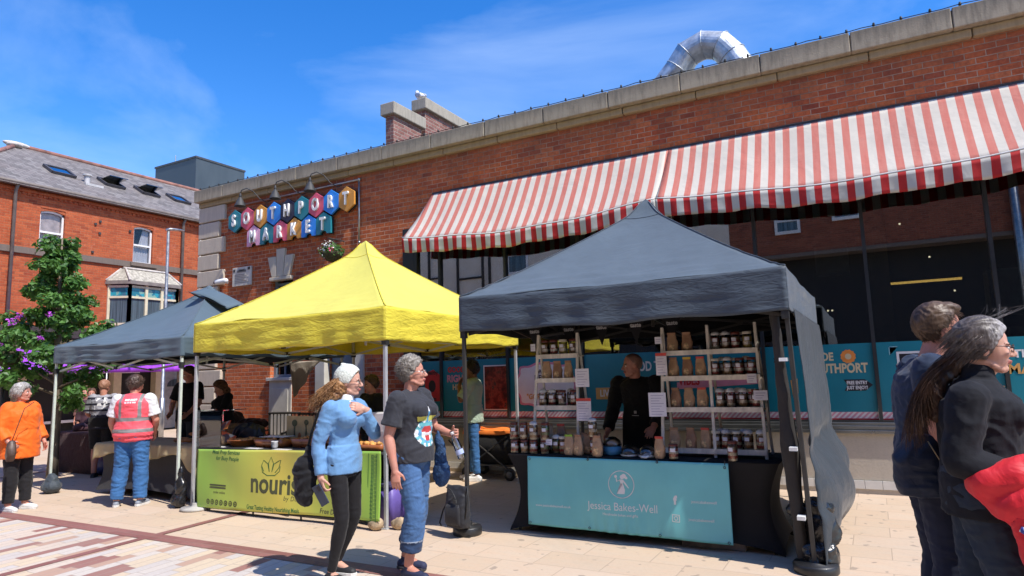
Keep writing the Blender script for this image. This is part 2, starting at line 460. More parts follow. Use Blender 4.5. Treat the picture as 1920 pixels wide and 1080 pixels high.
# coping blocks
m = MB(); x = X0-.10; i = 0
rr = random.Random(3)
while x < X1:
    wd = 1.16 if i else 1.0
    j = rr.uniform(-.004, .004)
    m.box((x, 9.62+j, 5.79), (min(x+wd, X1)-.012, FY+.5, 6.07+j)); x += wd; i += 1
m.box((X0-.1+.02, 9.66, 5.80), (X1, FY+.48, 6.05))
L2(m).build('coping', COPE, bld, bevel=.012)
m = MB(); x = X0-.06
while x < X1: m.box((x, 9.72, 5.67), (min(x+1.16, X1)-.008, FY+.4, 5.787)); x += 1.16
L2(m).build('cornice', stone_mat('yellowed cornice stone', (.42, .33, .19), (.33, .26, .17), .4), bld, bevel=.02)
m = MB(); z = 0.0; i = 0
while z < 5.6:
    h = .378; wx = -12.70 if i % 2 == 0 else -12.88
    m.box((X0-.06, 9.735, z+.012), (wx, FY+.55 if i % 2 else FY+.35, min(z+h-.012, 5.665)))
    z += h; i += 1
L2(m).build('quoin', STONE, bld, bevel=.018)
# window with stone apron
m = MB()
k = [(-11.10, 3.79), (-10.68, 3.79)]
for (a, b, c_, d, top) in ((-11.14, -10.99, -11.27, -11.02, 4.24), (-10.98, -10.80, -11.01, -10.75, 4.40), (-10.79, -10.62, -10.74, -10.50, 4.24)):
    m.prism([(a, 3.80), (b, 3.80), (d, top), (c_, top)], (0, 9.74, 0), (1, 0, 0), (0, 0, 1), -.10)
m.box((-11.20, 9.73, 3.72), (-10.55, 9.9, 3.795))
L2(m).build('keystone', STONE, bld, bevel=.012)
m = MB().box((-11.20, FY-.02, 0.0), (-10.55, FY+.2, 1.60)).box((-11.26, FY-.06, 1.60), (-10.49, FY+.1, 1.67))
m.box((-11.12, FY-.035, .25), (-10.63, FY-.018, 1.45))
L2(m).build('window_apron', M('painted cream stone', (.55, .52, .45), .7, .06, 3, .1), bld, bevel=.01)
DG = M('dark blue grey paint', (.16, .2, .235), .45, .06)
wn = MB()
wn.box((-11.20, FY+.10, 1.67), (-11.12, FY+.18, 3.72)); wn.box((-10.63, FY+.10, 1.67), (-10.55, FY+.18, 3.72))
for z in (1.67, 2.30, 2.95, 3.62): wn.box((-11.12, FY+.105, z), (-10.63, FY+.175, z+.06))
wn.box((-10.895, FY+.11, 1.73), (-10.86, FY+.17, 3.6))
wo = L2(wn).build('window', DG, bld)
GD = glass_mat('old window glass', (.25, .28, .3), 1.3, 0, .03)
L2(MB().box((-11.12, FY+.135, 1.73), (-10.63, FY+.142, 3.62))).build('pane', GD, wo)
# door with pilasters
m = MB()
for xa, xb in ((-9.86, -9.60), (-8.82, -8.60)):
    m.box((xa, FY-.05, 0), (xb, FY+.1, 2.7)); m.box((xa-.03, FY-.07, 0), (xb+.03, FY+.08, .25)); m.box((xa-.03, FY-.075, 2.6), (xb+.03, FY+.08, 2.78))
m.box((-9.92, FY-.09, 2.78), (-8.54, FY+.08, 2.95))
L2(m).build('door_surround', M('painted cream stone'), bld, bevel=.012)
dr = MB().box((-9.60, FY+.16, 0.02), (-8.82, FY+.22, 2.72))
for z in (.2, 1.15): dr.box((-9.50, FY+.14, z), (-8.92, FY+.165, z+.75))
dro = L2(dr).build('door', DG, bld, bevel=.006)
L2(MB().box((-8.95, FY+.08, 1.02), (-8.92, FY+.16, 1.16))).build('handle', M('brushed metal', (.55, .55, .55), .3, .05, metal=1), dro)
# plinth and long window
PL = stone_mat('smooth plinth stone', (.50, .44, .36), (.46, .41, .34), .12)
m = MB(); x = -7.42
while x < X1: m.box((x, FY+.0, .11), (min(x+1.38, X1)-.006, FY+.4, .70)); x += 1.38
L2(m).build('plinth', PL, bld, bevel=.004)
m = MB(); x = -7.42
while x < X1: m.box((x, FY-.02, .0), (min(x+.2, X1)-.004, FY+.4, .105)); x += .2
L2(m).build('skirting', M('white glazed skirting', (.62, .60, .56), .35, .05), bld)
AL = M('anodised grey metal', (.22, .225, .22), .32, .05, metal=.8)
m = MB().box((-7.42, FY-.05, .70), (X1, FY+.1, .745)).box((-7.42, FY-.02, .749), (X1, FY+.1, .80)).box((-7.42, FY+.02, .80), (X1, FY+.14, .84))
L2(m).build('window_sill', AL, bld, bevel=.006)
DKF = M('near black window frame', (.025, .027, .028), .4, .05)
fr = MB()
fr.box((-7.42, FY+.04, .84), (-7.36, FY+.16, 4.4)); fr.box((-7.36, FY+.04, 4.33), (X1, FY+.16, 4.4)); fr.box((-7.36, FY+.04, .84), (X1, FY+.16, .865))
MX = [-6.86+1.379*i for i in range(11)]
for x in MX: fr.box((x-.022, FY+.045, .865), (x+.022, FY+.155, 4.33))
fro = L2(fr).build('window_frame', DKF, bld)
GL = glass_mat('shopfront glass', (.55, .6, .62), 3.4, 0, .11)
xs = [-7.36]+[x for x in MX if x < X1]+[X1]
for a, b in zip(xs, xs[1:]):
    a2 = a+.022 if a > -7.3 else a; b2 = b-.022
    L2(MB().box((a2, FY+.097, .865), (b2, FY+.103, 4.33))).build('pane', GL, fro)
# dark interior room
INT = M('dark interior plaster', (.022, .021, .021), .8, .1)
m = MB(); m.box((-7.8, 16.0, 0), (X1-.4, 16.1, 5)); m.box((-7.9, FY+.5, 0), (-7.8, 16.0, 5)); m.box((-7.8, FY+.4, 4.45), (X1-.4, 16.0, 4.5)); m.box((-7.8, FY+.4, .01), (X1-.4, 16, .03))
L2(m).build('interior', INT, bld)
for x, y, z, w_, d, h in ((-.45, 12.0, 3.1, .5, .4, .45), (-2.6, 13, 2.2, .9, .4, .5), (2.0, 12.5, 2.3, .6, .5, .7)):
    m = MB().box((x-w_/2, y, z), (x+w_/2, y+d, z+h))
    for k in range(8): m.box((x-w_/2+.03+k*(w_-.06)/8, y-.012, z+.04), (x-w_/2+.03+(k+.45)*(w_-.06)/8, y, z+h-.04))
    L2(m).build('ceiling_unit', M('grey vent metal', (.28, .3, .3), .5), bld)
m = MB().box((.10, 13, 2.93), (1.42, 13.05, 2.965)); L2(m).build('strip_light', M('warm strip light', (1, .55, .12), emit=1.1), bld)
for x, y, z in ((-.62, 13, 2.55), (-.55, 13, 2.55), (1.3, 13, 2.75), (1.0, 13, 3.35), (-1.7, 13, 3.15), (-3.7, 12, 2.6), (.6, 12.6, 3.9)): L2(MB().ell((x, y, z), (.016, .016, .016), n=8, m=6)).build('spotlight', M('small spotlight', (1, .8, .5), emit=2.), bld)
for x in (-6.05, -3.4, .2, 2.6): L2(MB().box((x-.13, 10.9, 0), (x+.13, 11.15, 4.4))).build('interior_column', M('ochre column', (.16, .11, .05), .7), bld)
# chairs/shelves silhouettes behind the vinyl top
m = MB(); rr = random.Random(5)
x = -6.8
while x < 7:
    w_ = rr.uniform(.25, .7); m.box((x, 11.5+rr.random(), .03), (x+w_, 12.8, rr.uniform(1.9, 2.25))); x += w_+rr.uniform(.1, .9)
L2(m).build('shelving', M('dim shelving', (.10, .095, .08), .6, .4, 3), bld)

# ---- teal window panels with lettering ----
TEAL = M('teal vinyl', (.008, .19, .245), .38, .05, 2.)
PINKV = None
def hatch_mat():
    t = NT('pink hatched vinyl'); x, y, z = t.xyz(t.world())
    f = t.math('FRACT', t.math('MULTIPLY', t.math('SUBTRACT', x, z), 15.5))
    return t.done(t.bsdf(t.mix(t.math('GREATER_THAN', f, .5), (.62, .28, .33), (.72, .62, .60)), .4, 0, .4))
HATCH = hatch_mat()
REDV = M('red vinyl', (.55, .03, .035), .4, .04); WHV = M('white vinyl', (.72, .70, .68), .4, .03); ORV = M('tan orange vinyl', (.62, .33, .10), .4, .04)
BLKV = M('black vinyl', (.015, .015, .022), .35, .04); PNKV = M('pale pink vinyl', (.65, .25, .33), .4, .05); CREAMV = M('cream vinyl', (.62, .5, .3), .4, .04)
PBLUE = M('pale blue vinyl', (.25, .5, .55), .4)
VY = FY+.094
panels = {}
for i, (a, b) in enumerate(zip(xs, xs[1:])):
    a2 = a+.024 if a > -7.3 else a+.01; b2 = b-.024
    o = MB().box((a2, VY-.001, .97), (b2, VY, 1.87)).build('window_panel', TEAL, bld, loc=(13.54, -FY, 0))
    p = o
    MB().box((a2, VY-.0022, .885), (b2, VY-.0012, .968)).build('hatched_strip', HATCH, p)
    MB().box((a2, VY-.0022, .868), (b2, VY-.0012, .884)).build('red_strip', REDV, p)
    panels[i] = (p, a2, b2)
def ptxt(i, s, x, z, size, mat, **kw):
    text(s, size, mat, panels[i][0], (x, VY-.004, z), extr=.001, **kw)
def pshape(i, mb, mat, name='panel_shape'): mb.build(name, mat, panels[i][0])
def poly(pts, dy=.0035, d=.001): return MB().prism(pts, (0, VY-dy, 0), (1, 0, 0), (0, 0, 1), d)
# panel 0 : red box with S
pshape(0, poly([(-7.24, 1.15), (-6.91, 1.15), (-6.91, 1.62), (-7.05, 1.72), (-7.16, 1.68), (-7.24, 1.6)]), REDV)
ptxt(0, 'healthy', -7.07, 1.66, .10, BLKV, bold=.003, sx=.8); ptxt(0, 'vibes', -7.07, 1.19, .10, BLKV, bold=.003, sx=.8)
pshape(0, MB().prism([(.08*math.cos(a*math.pi/6), .11*math.sin(a*math.pi/6)) for a in range(12)], (-7.08, VY-.0045, 1.42), (1, 0, 0), (0, 0, 1), .001), BLKV)
ptxt(0, 'S', -7.08, 1.42, .14, WHV, bold=.004)
for q in panels[0][0].children[-1:]: q.location.y -= .002
# panel 1
ptxt(1, 'GOOD', -6.55, 1.70, .13, REDV, bold=.005, sx=.9); ptxt(1, 'RIGHT', -6.53, 1.54, .17, PNKV, bold=.006, sx=.9); ptxt(1, 'HERE', -6.50, 1.39, .13, CREAMV, bold=.004, sx=.9)
pshape(1, poly([(-5.98, .99), (-5.50, .99), (-5.50, 1.76), (-5.98, 1.76)]), WHV)
t = NT('food photo print'); P = t.world(); c = t.ramp(t.noise(P, 9., 4, .6), [(.3, (.02, .005, .006)), (.47, (.16, .015, .012)), (.55, (.32, .05, .03)), (.66, (.03, .02, .02)), (.78, (.5, .3, .2))])
pshape(1, poly([(-5.96, 1.01), (-5.52, 1.01), (-5.52, 1.74), (-5.96, 1.74)], .0048), t.done(t.bsdf(c, .4)), 'food_picture')
# panel 2 : cloud speech bubble
def cloud(cx, cz, w_, h, n=40, k=.0):
    pts = []
    for i in range(n):
        a = 2*math.pi*i/n
        r = 1+.06*math.cos(8*a)
        ca, sa = math.cos(a), math.sin(a)
        pts.append((cx+(w_+k)*r*math.copysign(abs(ca)**.6, ca), cz+(h+k)*r*math.copysign(abs(sa)**.6, sa)))
    return pts
pshape(2, poly(cloud(-4.80, 1.40, .50, .33, k=.035), .0035), PNKV); pshape(2, poly(cloud(-4.80, 1.40, .50, .33), .0048), WHV)
for s, z, sz in (('"WELL', 1.62, .10), ('HELLO', 1.52, .12), ('"GORGEOUS"', 1.21, .12)):
    text(s, sz, BLKV if z > 1.3 else ORV, panels[2][0], (-4.83, VY-.007, z), extr=.001, bold=.004, sx=.85)
# panel 3
# panel 4: LIVE + TIME
pshape(3, poly([(-3.90, 1.16), (-3.42, 1.16), (-3.38, 1.25), (-3.42, 1.34), (-3.90, 1.34)]), ORV)
text('LIVE', .15, WHV, panels[3][0], (-3.73, VY-.006, 1.25), extr=.001, bold=.003, sx=.75)
ptxt(3, 'GOOD TIME', -3.02, 1.65, .20, WHV, bold=.006, sx=.68); ptxt(4, 'VIBES', -2.42, 1.42, .19, REDV, bold=.006, sx=.7)
pshape(4, poly([(-2.6, 1.30), (-1.42, 1.36), (-1.40, 1.46), (-2.6, 1.40)]), PNKV); pshape(4, poly([(-2.05, 1.12), (-1.45, 1.12), (-1.42, 1.2), (-1.45, 1.28), (-2.05, 1.28)]), REDV)
text('TASTE IT', .1, WHV, panels[4][0], (-1.75, VY-.006, 1.2), extr=.001, bold=.003, sx=.8)
# panel 5 : arrow, MADE IN town
def arrow(x, z, w_, h): return [(x, z-h/2), (x+w_-.6*h, z-h/2), (x+w_, z), (x+w_-.6*h, z+h/2), (x, z+h/2), (x+.3*h, z)]
pshape(5, poly(arrow(-1.22, 1.68, .13, .06)), BLKV); pshape(5, poly([(-1.02, 1.40), (-.93, 1.42), (-.93, 1.22), (-1.0, 1.16)]), ORV)
ptxt(5, 'MADE', -.62, 1.70, .15, CREAMV, bold=.005, sx=.8); ptxt(5, 'SOUTHPORT', -.42, 1.54, .17, CREAMV, bold=.006, sx=.72)
pshape(5, MB().prism([(.085*math.cos(a*math.pi/12)*(1+.12*(a % 2)), .085*math.sin(a*math.pi/12)*(1+.12*(a % 2))) for a in range(24)], (-.28, VY-.0035, 1.70), (1, 0, 0), (0, 0, 1), .001), M('orange vinyl', (.75, .25, .05), .4))
pshape(5, MB().prism([(.04*math.cos(a*math.pi/6), .04*math.sin(a*math.pi/6)) for a in range(12)], (-.28, VY-.0052, 1.70), (1, 0, 0), (0, 0, 1), .001), CREAMV)
pshape(5, poly(arrow(-.36, 1.32, .34, .15)), BLKV)
for s, z in (('FREE ENTRY', 1.35), ('JUST ENJOY!', 1.285)): text(s, .062, WHV, panels[5][0], (-.205, VY-.006, z), extr=.001, bold=.002, sx=.72)
# panel 6 : photo corner, hatch lines
pshape(6, poly([(.28, 1.30), (.66, 1.30), (.66, 1.74), (.28, 1.74)]), WHV); pshape(6, poly([(.31, 1.33), (.63, 1.33), (.63, 1.71), (.31, 1.71)], .0048), BLKV)
mm = MB()
for k in range(7): mm.prism([(1.02, 1.06+k*.035), (1.38, 1.06+k*.035), (1.38, 1.075+k*.035), (1.02, 1.075+k*.035)], (0, VY-.0035, 0), (1, 0, 0), (0, 0, 1), .001)
pshape(6, mm, CREAMV, 'line_pattern'); pshape(6, poly([(.2, 1.80), (.3, 1.80), (.3, 1.81), (.21, 1.81), (.21, 1.70), (.2, 1.70)]), PBLUE)
ptxt(7, 'THE', 1.62, 1.66, .13, WHV, bold=.004); ptxt(7, 'MARKET', 1.75, 1.48, .17, ORV, bold=.005)

# the glazed shopfront is built as its own module and stands proud of the brick
KS = .9623
for o in list(bld.children):
    if o.name.split('.')[0] in ('plinth', 'skirting', 'window_sill', 'window_frame', 'window_panel'):
        o.location = V(.510, -.369, .061)+o.location*KS; o.scale = (KS, KS, KS)
m = MB().box((-7.40, 9.47, 0), (-7.145, 9.86, 4.30)).box((-7.145, 9.57, 4.296), (X1, 9.86, 4.36))
L2(m).build('shopfront_return', DKF, bld)
m = MB().box((-7.12, 9.425, 0), (X1-.4, 9.6, .062)); L2(m).build('base_strip', PL, bld)
# ---- festoon cable along the coping ----
fes = thing('festoon_cable', 'black festoon cable with small lamp holders running along the parapet edge', 'cable', (-13.5, 9.64, 6.08))
pts = []; n = 70
for i in range(n+1): pts.append((i*15.8/n, .008*math.sin(i*1.7), .010+.008*math.sin(i*2.3)))
BLKR = M('black rubber', (.02, .02, .02), .6)
MB().tube(pts, .006, 6).build('cable', BLKR, fes)
bm_ = MB().lathe([(.012, 0), (.018, .004), (.018, .022), (.014, .03), (.016, .038), (.010, .046), (.003, .05)], n=8).mesh('bulb', BLKR)
for i in range(49):
    obj('bulb', bm_, None, fes, loc=(.06+i*.322, 0, .0), rot=(.15*math.sin(i*3.1), .12*math.cos(i*2.2), 0))

# ---- market sign ----
sg = thing('market_sign', 'large market name sign of coloured hexagon tiles on the brick wall', 'sign', (-10.6, 9.72, 4.95))
HC = dict(teal=(.015, .16, .20), pink=(.55, .08, .13), amber=(.50, .22, .035), blue=(.025, .20, .62), dark=(.018, .018, .04), pale=(.62, .30, .42))
HM = {k: M('sign '+k, tuple(min(.8, q*1.35) for q in v), .35, .03, 4, coat=.3) for k, v in HC.items()}
SW = M('white sign letter', (.8, .8, .78), .4, .03)
hexp = [(-.205, -.135), (0, -.262), (.205, -.135), (.205, .135), (0, .262), (-.205, .135)]
tick = [(-.205, -.20), (-.09, -.20), (-.075, -.155), (-.03, -.135), (.03, -.135), (.075, -.155), (.09, -.20), (.205, -.20), (.205, .135), (0, .262), (-.205, .135)]
CH = {'S': (.13, .3), 'O': 1}
def tile(x, z, ch, c, shp):
    o = MB().prism(shp, (x, -.01, z), (1, 0, 0), (0, 0, 1), .045).build('letter_tile', [HM[c]], sg, bevel=.006)
    MB().prism([(a*1.03, b*1.03) for a, b in shp], (x, .012, z), (1, 0, 0), (0, 0, 1), -.02).build('tile_rim', DKF, o)
    text(ch, .36, SW, o, (x, -.078, z-.005), name='letter', extr=.02, bold=.012, sx=.62)
for i, (ch, c) in enumerate(zip('SOUTHPORT', 'teal pink amber blue dark teal pink blue amber'.split())): tile(-1.66+i*.4135, .22, ch, c, hexp)
for i, (ch, c) in enumerate(zip('MARKET', 'pale teal pink amber blue teal'.split())): tile(-1.66+(i+1.5)*.4135, -.215, ch, c, tick)

# ---- barn lamps and conduit ----
DKM = M('dark bronze metal', (.045, .045, .045), .6, .15, metal=.1)
GALV = M('galvanised steel', (.42, .43, .43), .38, .12, 9, metal=.85)
cp = thing('conduit', 'grey metal conduit pipe framing the top and right of the hexagon sign', 'pipe', (-8.70, 9.76, 5.55))
MB().tube([(-3.55, 0, 0), (0, 0, .0), (.0, 0, -.0)], .018, 8).build('pipe', GALV, cp, True); MB().tube([(0, 0, .0), (0, 0, -1.28)], .018, 8).build('pipe', GALV, cp, True)
MB().ell((0, 0, 0), (.035, .035, .035)).ell((0, 0, -1.28), (.03, .03, .03)).build('joint_box', GALV, cp, True)
for i, (x, lb) in enumerate(((-11.78, 'dark barn lamp on a gooseneck above the first letter of the sign'), (-10.70, 'dark barn lamp on a gooseneck, middle of the three over the sign'), (-9.70, 'dark barn lamp on a gooseneck above the fifth and sixth letters of the sign'))):
    if i == 0:
        l0 = l = thing('barn_lamp', lb, 'lamp', (x, 9.42, 5.42), group='lamps over the hexagon sign')
        MB().lathe([(.03, .17), (.05, .13), (.07, .10), (.095, .04), (.12, -.02), (.123, -.03), (.11, -.03), (.08, .03), (.03, .08)], n=20, cap=False).build('shade', DKM, l, True)
        MB().lathe([(.028, .15), (.03, .2), (.02, .25), (.008, .27)], n=12).build('cap', DKM, l, True)
        MB().tube([(0, 0, .25), (.02, .01, .33), (.12, .06, .37), (.24, .14, .30), (.34, .22, .14), (.46, .32, .06), (.52, .36, .1)], .011, 7).build('gooseneck', DKM, l, True)
    else: l = dup(l0, lb, (x, 9.42, 5.42))
# plaque, camera, basket
pq = thing('wall_plaque', 'small cream information plaque screwed to the brick beside the stone corner', 'plaque', (-12.10, 9.775, 3.93))
MB().box((-.30, -.02, -.22), (.30, .02, .20)).build('board', M('cream plaque', (.60, .56, .48), .4, .05), pq, bevel=.005)
mm = MB()
for k in range(6): mm.box((-.22, -.024, -.15+k*.035), (.22-.06*(k % 3), -.02, -.14+k*.035))
mm.box((-.14, -.024, .08), (.14, -.02, .13)); mm.box((-.1, -.024, .11), (.1, -.0205, .15)); mm.build('lettering', M('grey print', (.22, .2, .17), .6), pq)
MB().box((.2, -.026, .12), (.27, -.02, .18)).box((-.27, -.026, .10), (-.21, -.02, .16)).build('crest', DKM, pq)
cc = thing('security_camera', 'white bullet security camera fixed to the stone corner of the market', 'camera', (-12.62, 9.72, 3.83))
MB().cap((-.11, -.10, .0), (.10, -.05, .02), .062, .062).build('housing', M('white plastic', (.75, .75, .74), .35, .03), cc, True)
MB().ell((-.155, -.125, -.01), (.035, .035, .035)).build('lens', BLKV, cc, True); MB().tube([(.05, -.03, 0), (.06, .04, -.02)], .025, 8).build('bracket', M('white plastic'), cc, True)
hb = thing('hanging_basket', 'hanging basket of pink and white flowers on a black bracket behind the yellow gazebo peak', 'basket', (-9.15, 9.5, 4.0))
MB().tube([(0.05, .27, .34), (.03, -.15, .34)], .014, 6).tube([(.05, .27, .05), (.03, -.08, .33)], .01, 6).tube([(.03, -.03, .34), (-.12, 0, .08)], .004, 5).tube([(.03, -.03, .34), (.15, 0, .08)], .004, 5).build('bracket', DKM, hb)
MB().lathe([(.02, -.12), (.13, -.08), (.2, .03), (.21, .07), (.18, .07)], n=16).build('basket', M('dark moss', (.05, .045, .02), .9, .4, 20), hb, True)
def leafy(mb, c, rad, n, size, rng, mis=(0,), up=.3, shell=.35):
    for i in range(n):
        d = V(rng.gauss(0, 1), rng.gauss(0, 1), rng.gauss(0, 1)).normalized(); rr_ = rng.random()**shell
        p = V(c)+V(d.x*rad[0], d.y*rad[1], d.z*rad[2])*rr_
        nrm = (d+V(rng.gauss(0, .6), rng.gauss(0, .6), up+rng.gauss(0, .6))).normalized()
        t1 = nrm.orthogonal().normalized(); a = rng.random()*6.28; u = t1*math.cos(a)+nrm.cross(t1)*math.sin(a); w_ = nrm.cross(u)
        s = size*rng.uniform(.6, 1.3); k = len(mb.v)
        mb.add([p-u*s*.5, p+w_*s*.32+nrm*s*.06, p+u*s*.5-nrm*s*.12, p-w_*s*.32+nrm*s*.06], [(0, 1, 2), (0, 2, 3)], rng.choice(mis))
rg = random.Random(11)
def leaf_mat(name, a, b, tr=.35):
    t = NT(name); n = t.noise(t.world(), 5., 3); i = t.n('ObjectInfo').outputs['Random']
    c = t.mix(t.mapr(t.noise(t.world(), 31., 2), .3, .7), a, b); c = t.mix(t.mapr(n, .35, .7, 0, .5), c, tuple(k*1.5 for k in b))
    s1 = t.bsdf(c, .45, 0, .4); s2 = t.n('BsdfTranslucent', {'Color': t.mix(.5, c, (.2, .35, .03))}).outputs[0]
    return t.done(t.n('MixShader', {0: tr, 1: s1, 2: s2}).outputs[0])
LEAF = leaf_mat('green leaf', (.035, .09, .022), (.065, .16, .035)); LEAF2 = leaf_mat('bright green leaf', (.07, .18, .04), (.13, .27, .06))
FPK = M('pink petal', (.65, .08, .2), .6); FWH = M('white petal', (.75, .75, .72), .6); FPU = M('purple petal', (.35, .06, .5), .6)
mb = MB(); leafy(mb, (-.02, 0, .10), (.28, .22, .16), 420, .07, rg, (0, 0, 1)); mb.build('foliage', [LEAF, LEAF2], hb)
mb = MB(); leafy(mb, (-.05, -.1, .14), (.22, .14, .17), 60, .06, rg, (1,)); leafy(mb, (0.06, -.12, .1), (.08, .08, .08), 60, .06, rg, (0,)); mb.build('blossom', [FPK, FWH], hb)

# ---- awnings ----
def stripe_mat(name, red, white, phase, red_var):
    t = NT(name); x, y, z = t.xyz(t.world())
    f = t.math('FRACT', t.math('DIVIDE', t.math('ADD', x, phase), .186))
    n = t.noise(t.world(), 2.2, 6, .65); n2 = t.noise(t.scale(t.world(), (6, .8, .8)), 3, 5, .7)
    wh = t.mix(t.mapr(n, .45, .8, 0, .35), white, tuple(k*.62 for k in white))
    rd = t.mix(t.mapr(n2, .4, .75, 0, .5), red, red_var)
    c = t.mix(t.math('GREATER_THAN', f, .52), wh, rd)
    c = t.mix(t.mapr(t.noise(t.world(), 14., 5, .75), .66, .8, 0, .35), c, (.3, .25, .2))
    b = t.bump(t.noise(t.world(), 1.6, 4, .6, .5), .35, .08)
    s1 = t.bsdf(c, .75, 0, .2, b); s2 = t.n('BsdfTranslucent', {'Color': c}).outputs[0]
    return t.done(t.n('MixShader', {0: .19, 1: s1, 2: s2}).outputs[0])
AWM = [stripe_mat('striped awning canvas', (.62, .20, .155), (.70, .65, .56), .0, (.68, .34, .27)), stripe_mat('striped valance canvas', (.52, .035, .035), (.62, .60, .54), .0, (.46, .05, .05))]  # top canvas paler than valance: sunlit wash painted into the reds, plus faded cloth
def awning(xa, xb, lab):
    a = thing('striped_awning', lab, 'awning', (xa, FY-.02, 4.98), group='striped awnings over the shopfront window')
    wd = xb-xa; pr = .70; dr = .945
    def fl(u, v): return (xa+u*wd)*(1+.026*v)-xa   # canvas widens slightly towards the front bar
    def sag(u): return -.15*math.sin(math.pi*u)-.01*math.sin(u*6*math.pi)
    def top(u, v):
        zz = -dr*v+sag(u)*v - .05*math.sin(math.pi*v)*(1+.4*math.sin(u*8*math.pi))
        return (fl(u, v), -pr*v, zz)
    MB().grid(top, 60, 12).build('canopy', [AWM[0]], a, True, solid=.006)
    def val(u, v):
        x = fl(u, 1); k = 1+.25*math.sin(u*14+1)+.12*math.sin(u*37)
        return (x, -pr-.004+.03*v*math.sin(u*60+math.sin(u*9)*2)*.7+.02*v, -dr+sag(u)-.24*v*(1+.04*math.sin(u*43))-.004)
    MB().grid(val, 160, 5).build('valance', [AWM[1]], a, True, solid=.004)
    MB().tube([(fl(u/40, 1), -pr+.012, -dr+sag(u/40)+.012) for u in range(41)], .014, 8).build('front_bar', M('white painted bar', (.6, .58, .54), .4, .1), a, True)
    m = MB().box((0, -.015, -.03), (wd, .05, .012)); m.build('head_box', DKM, a)
    for x in (.25, wd/2, wd-.25):
        ar = MB().bar((x, 0, -.3), (x+.4, -.22, -.80), .03, .045).bar((x+.4, -.22, -.80), (x+.05, -pr+.05, -dr-.12), .03, .045); ar.build('folding_arm', M('white painted bar'), a)
    m = MB().box((0, -pr+.01, -dr-.32), (wd, -pr+.03, -dr-.15)); 
    return a
awning(-6.93, -2.477, 'red and white striped awning over the left part of the shopfront window')
awning(-2.475, 2.60, 'red and white striped awning over the right part of the shopfront window')

# ---- roof things ----
CB = brick_mat('chimney brick', [(.22, .09, .07), (.30, .14, .11), (.36, .18, .15), (.18, .07, .06)], (.42, .36, .3), bw=.24, bh=.085, mort=.012, warm=(.34, .17, .14))
CST = stone_mat('chimney cap stone', (.42, .37, .29), (.33, .3, .25), .5)
def stack(label, x, y, w_, L, zt, nm):
    c = thing('chimney_stack', label, 'chimney', (x, y, 5.68), group='chimney stacks on the market roof')
    MB().box((0, 0, 0), (w_, L, zt-5.68-.28)).build('shaft', CB, c)
    MB().box((-.09, -.09, zt-5.68-.28), (w_+.09, L+.09, zt-5.68)).build('cap', CST, c, bevel=.02)
    return c
stack('lower brick chimney stack with a stone cap, on the left above the market parapet', -9.28, 11.3, .22, 1.05, 7.80, 0)
stack('taller brick chimney stack with a long stone cap under the gull', -9.34, 12.55, .26, 2.1, 8.36, 1)
gl_ = thing('gull', 'white gull perched on the taller chimney cap', 'bird', (-9.31, 12.66, 8.36), R(150)); gl_.scale = (1.25,)*3
bb = MB().ell((0, 0, .13), (.16, .075, .07), Matrix.Rotation(R(-25), 3, 'Y')).cap((.09, 0, .17), (.13, 0, .24), .045, .035).ell((.14, 0, .26), (.048, .038, .04)).cap((-.1, 0, .09), (-.22, 0, .05), .035, .012)
me = remesh(bb, .009, 3); obj('body', me, M('white feathers', (.8, .8, .8), .7, .03), gl_)
MB().cap((.18, 0, .255), (.225, 0, .245), .012, .005).build('beak', M('yellow beak', (.7, .45, .05), .4), gl_, True)
MB().tube([(0.02, .025, .09), (.02, .025, 0)], .006, 6).tube([(0.02, -.025, .09), (.02, -.025, 0)], .006, 6).build('leg', M('pink grey leg', (.5, .35, .3), .5), gl_)
for sy in (-1, 1): MB().ell((-.04, sy*.062, .13), (.16, .02, .05), Matrix.Rotation(R(-22), 3, 'Y')).build('wing', M('pale grey feathers', (.5, .52, .55), .7, .05), gl_, True)
du = thing('ventilation_duct', 'silver segmented ventilation duct arching over the market roof', 'duct', (-2.45, 13.0, 5.68))
seg = []; rad = .80; 
cx, cz = 0.0, 1.87
pts = [(-.78, 0, 0), (-.78, 0, 1.85)]+[(-.56*math.cos(R(a))*1.0, 0, cz+.0+.56*math.sin(R(a))) for a in (18, 54, 90, 126, 162)]+[(.72, 0, 1.7), (.95, .0, 0)]
pts = [V(*p) for p in pts]
DUC = M('galvanised duct', (.50, .52, .53), .48, .16, 7, .2, 30, metal=.75)
m = MB(); m.tube(pts, .285, 28); m.build('duct', DUC, du, False)
m = MB()
for i in range(1, len(pts)-1):
    d = (pts[i+1]-pts[i-1]).normalized(); u = V(0, 1, 0); v = d.cross(u)
    m.tube([pts[i]+(u*math.cos(a)+v*math.sin(a))*.292 for a in [k*math.pi/12 for k in range(24)]], .009, 5, closed=True)
m.build('seam', DUC, du, True)
# ================= SURROUNDING BUILDINGS, TREE, LAMP =================
OB = brick_mat('orange red brick', [(.36, .075, .03), (.47, .105, .04), (.54, .135, .05), (.30, .06, .028)], (.42, .2, .11),
               bw=.235, bh=.08, mort=.008, big=.4, warm=(.50, .11, .04))
def slate_mat():
    t = NT('weathered slate'); P = t.world(); x, y, z = t.xyz(P)
    rnd, face, rc = brick_fac(t, y, t.math('SUBTRACT', z, 0.), .26, .105, .010, soft=.4)
    c = t.ramp(rnd, [(0, (.13, .115, .105)), (.5, (.18, .155, .145)), (1, (.23, .205, .19))])
    n = t.noise(P, .8, 6, .65); n2 = t.noise(t.scale(P, (3, 3, 1)), 2.5, 6, .7)
    c = t.mix(t.mapr(n2, .5, .75, 0, .55), c, (.30, .285, .26)); c = t.mix(t.mapr(n, .5, .7, 0, .4), c, (.20, .15, .135))
    c = t.mix(face, (.06, .055, .055), c)
    return t.done(t.bsdf(c, .7, 0, .3, t.bump(t.math('ADD', face, n2), .5, .01)))
SLATE = slate_mat()
